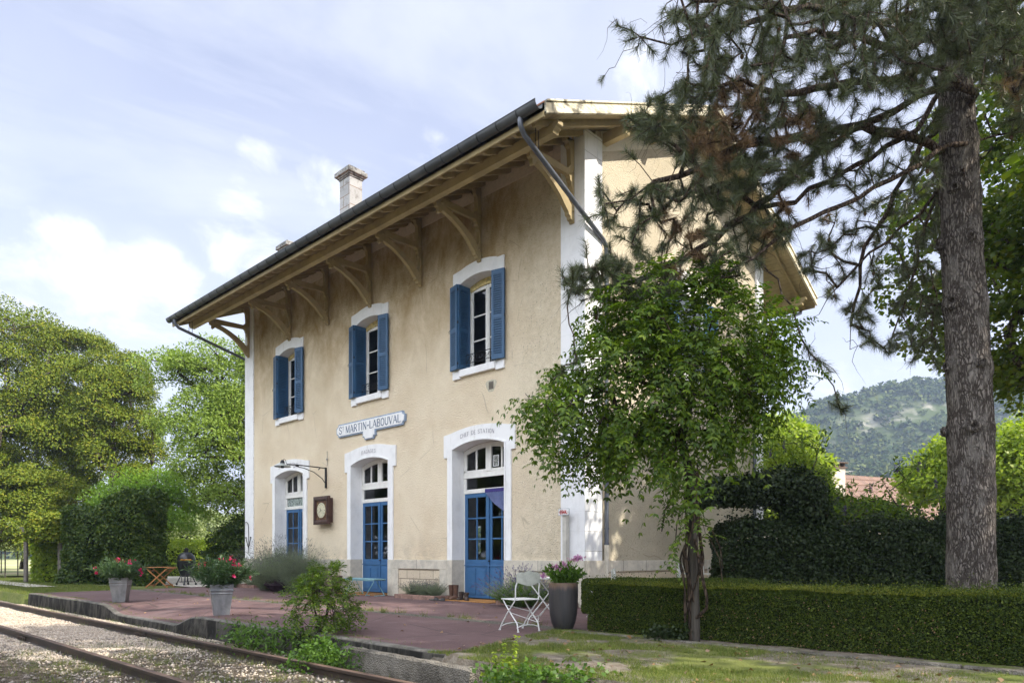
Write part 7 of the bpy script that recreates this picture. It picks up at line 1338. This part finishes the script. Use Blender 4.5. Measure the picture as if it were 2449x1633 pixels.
for i in range(620):
    r0 = rng.random() if i < 330 else .4
    if r0 < .35: px_, py_ = rng.uniform(-14, 2.5), -6.45-abs(rng.normal())*.12
    elif r0 < .6: px_, py_ = rng.uniform(-3.5, 2.2), rng.uniform(-9.5, -6.6)
    elif r0 < .8: px_, py_ = rng.uniform(-12, 1.5), rng.choice([-6.88, -7.12, -8.36, -8.64])+rng.normal()*.03
    else: px_, py_ = rng.uniform(-14.5, 2.2), -3.41+rng.normal()*.09
    m = rng.integers(12, 60); s = rng.uniform(.02, .08); cx_.append(px_+rng.normal(size=m)*s); cy_.append(py_+rng.normal(size=m)*s)
x = np.concatenate(cx_); y = np.concatenate(cy_); z = np.where(y < -6.4, -.36, .0); blades('grass_tufts', 'scattered grass tufts along kerb, rails and the joint of the platform', np.stack([x, y], 1), z, .085, LM_GR, .005, 12)
x = rng.uniform(-14.7, 3.0, 3500); k = rng.random(3500) < .5+.5*np.sin(x*2.1); x = x[k]; y = -6.07+rng.normal(size=len(x))*.035; blades('kerb_moss', 'tiny weeds growing in the seam behind the kerb', np.stack([x, y], 1), plat_z(x, y), .025, LM_GR, .005, 13)
# fallen leaves
rng = np.random.default_rng(55); n_ = 420; x = np.concatenate([rng.uniform(-12, 3, 90), rng.uniform(2.6, 9, 250), rng.uniform(-4, 3, 80)]); y = np.concatenate([rng.uniform(-6, -.6, 90), rng.uniform(-6.3, -3.7, 250), rng.uniform(-9.3, -6.6, 80)]); z = np.where(y < -6.4, -.335, np.where(x > 2.9, .008, .012))+plat_z(x, y)*(y > -6.4)
P = np.stack([x, y, z], 1); o = foliage('fallen_leaves', P, unit(rng.normal(size=(n_, 3))*[1, 1, .15]), unit(rng.normal(size=(n_, 3))*.35+[0, 0, 1]), rng.uniform(.035, .085, n_), .05, leafmat('dry_leaves', [(.22, .12, .05), (.30, .18, .09), (.16, .09, .05), (.34, .24, .14)], .1), None, fold=.25); tag(o, kind='stuff', label='dry fallen leaves scattered on lawn and platform')
# ------------------------------------------------------------------ wooded hill
rng = np.random.default_rng(66)
def hill(name, pts, depth, back, nx=130, ny=40, rock=True):
    """ridge through (px,py) points at the given depth, sloping down toward the viewer"""
    xs_ = np.array([p[0] for p in pts], float); ys_ = np.array([p[1] for p in pts], float); PX = np.linspace(xs_[0], xs_[-1], nx); V = []
    for i, px in enumerate(PX):
        py = np.interp(px, xs_, ys_); top = S(px, py, depth); foot = S(px, 1290, depth-back)
        for j in range(ny+1):
            t = j/ny; p = np.array(foot)*(1-t)+np.array(top)*t; prof = t**.8; p[2] = foot[2]-10+(top[2]-foot[2]+10)*(prof*.72+.28*(1/(1+math.exp(-(t-.82)*28)))/(1/(1+math.exp(-.18*28)))*1.0) if rock else foot[2]-10+(top[2]-foot[2]+10)*prof
            p[2] += 3*vnoise(i*.35, j*.4)*min(1, t*3)*(1-t*.6); V.append(p)
        far = np.array(top)+F*back*.8; far[2] -= 30; V.append(far)
    m = ny+2; Fc = [(i*m+j, (i+1)*m+j, (i+1)*m+j+1, i*m+j+1) for i in range(nx-1) for j in range(m-1)]; return np.array(V), Fc, m
n = NT('limestone_cliff_and_scrub'); c = n.co(); nz = n.sep(n.geo().outputs['Normal'])[2]; f = n.noise(n.co(sc_=(.02, .02, .06)), 1.6, 8, .68, .6)
rock = n.mix(n.rng(n.noise(n.co(sc_=(.06, .06, .25)), 1.5, 6, .7), .35, .65), (.44, .40, .35), (.24, .22, .20)); M_HILL = n.bsdf(n.mix(n.math('MULTIPLY', n.rng(nz, .80, .45), n.rng(f, .49, .58)), (.060, .080, .030), rock), .95, .05)
HP = [(1500, 1120), (1700, 1040), (1830, 960), (1900, 925), (1980, 905), (2080, 882), (2200, 876), (2352, 900), (2600, 960), (3000, 1040)]
V, Fc, m = hill('hill', HP, 430, 230); o = npmesh('hill', V, Fc, M_HILL, None, True); tag(o, kind='structure')
# tree crowns on the slope
LM_HILL = leafmat('hill_woodland', [(.025, .045, .014), (.040, .065, .018), (.065, .09, .025), (.12, .14, .04), (.03, .055, .018)], .1, .7, .1)
nx_ = len(V)//m; nc = 5200; ii = rng.integers(0, nx_-1, nc); jj = rng.integers(1, m-3, nc); fx = rng.random(nc)[:, None]; Vg = V.reshape(nx_, m, 3); Pc = Vg[ii, jj]*(1-fx)+Vg[ii+1, jj]*fx; fy = rng.random(nc)[:, None]; Pc = Pc*(1-fy)+Vg[ii, jj+1]*fy
steep = (Vg[ii, jj+1, 2]-Vg[ii, jj, 2])/np.linalg.norm(Vg[ii, jj+1, :2]-Vg[ii, jj, :2], axis=1); k = (steep < 1.0) | (rng.random(nc) < .38); Pc = Pc[k]; nc = len(Pc); per = 34; ci = np.repeat(np.arange(nc), per); sz = rng.uniform(2., 5.2, nc)[ci]; d = unit(rng.normal(size=(nc*per, 3))); d[:, 2] = np.abs(d[:, 2]); P = Pc[ci]+d*sz[:, None]*np.array([1, 1, .9])*rng.uniform(.6, 1, nc*per)[:, None]
g = rng.random(nc)[ci]
o = foliage('hillside_woodland', P, rdir(len(P), .1), unit(d+rng.normal(size=d.shape)*.4+[0, 0, .4]), sz*.52, sz*.46, LM_HILL, None, fold=.15); tag(o, kind='stuff', label='dense scrub woodland covering the limestone hillside')
V, Fc, m = hill('far_slope', [(-700, 1080), (-300, 1105), (0, 1150), (200, 1165), (400, 1185), (600, 1200), (800, 1215), (1300, 1230)], 420, 200, 80, 16, False); o = npmesh('far_hill', V, Fc, M_HILL, None, True); tag(o, kind='structure')
nx_ = len(V)//m; nc = 1500; ii = rng.integers(0, nx_-1, nc); jj = rng.integers(1, m-2, nc); fx = rng.random(nc)[:, None]; Vg = V.reshape(nx_, m, 3); Pc = Vg[ii, jj]*(1-fx)+Vg[ii+1, jj]*fx; per = 30; ci = np.repeat(np.arange(nc), per); sz = rng.uniform(3., 6., nc)[ci]; d = unit(rng.normal(size=(nc*per, 3))); d[:, 2] = np.abs(d[:, 2]); P = Pc[ci]+d*sz[:, None]*rng.uniform(.6, 1, nc*per)[:, None]
o = foliage('far_woodland', P, rdir(len(P), .1), unit(d+[0, 0, .4]), sz*.5, sz*.4, LM_HILL, None, fold=.15); tag(o, kind='stuff', label='distant wooded slope behind the fields on the left')

# ------------------------------------------------------------------ air between the garden and the hills
hm = bpy.data.materials.new('haze_air'); hm.use_nodes = True; ht = hm.node_tree; ht.nodes.clear(); ho = ht.nodes.new('ShaderNodeOutputMaterial'); hv = ht.nodes.new('ShaderNodeVolumePrincipled'); hv.inputs['Color'].default_value = (.52, .66, .95, 1); hv.inputs['Density'].default_value = .0005; hv.inputs['Anisotropy'].default_value = .2; ht.links.new(hv.outputs[0], ho.inputs['Volume'])
mb = MB(); mb.box((-950, -950, -3), (950, 950, 190)); hzo = mb.build('haze', hm); tag(hzo, 'thin bluish summer haze that softens the far hillside', kind='stuff')
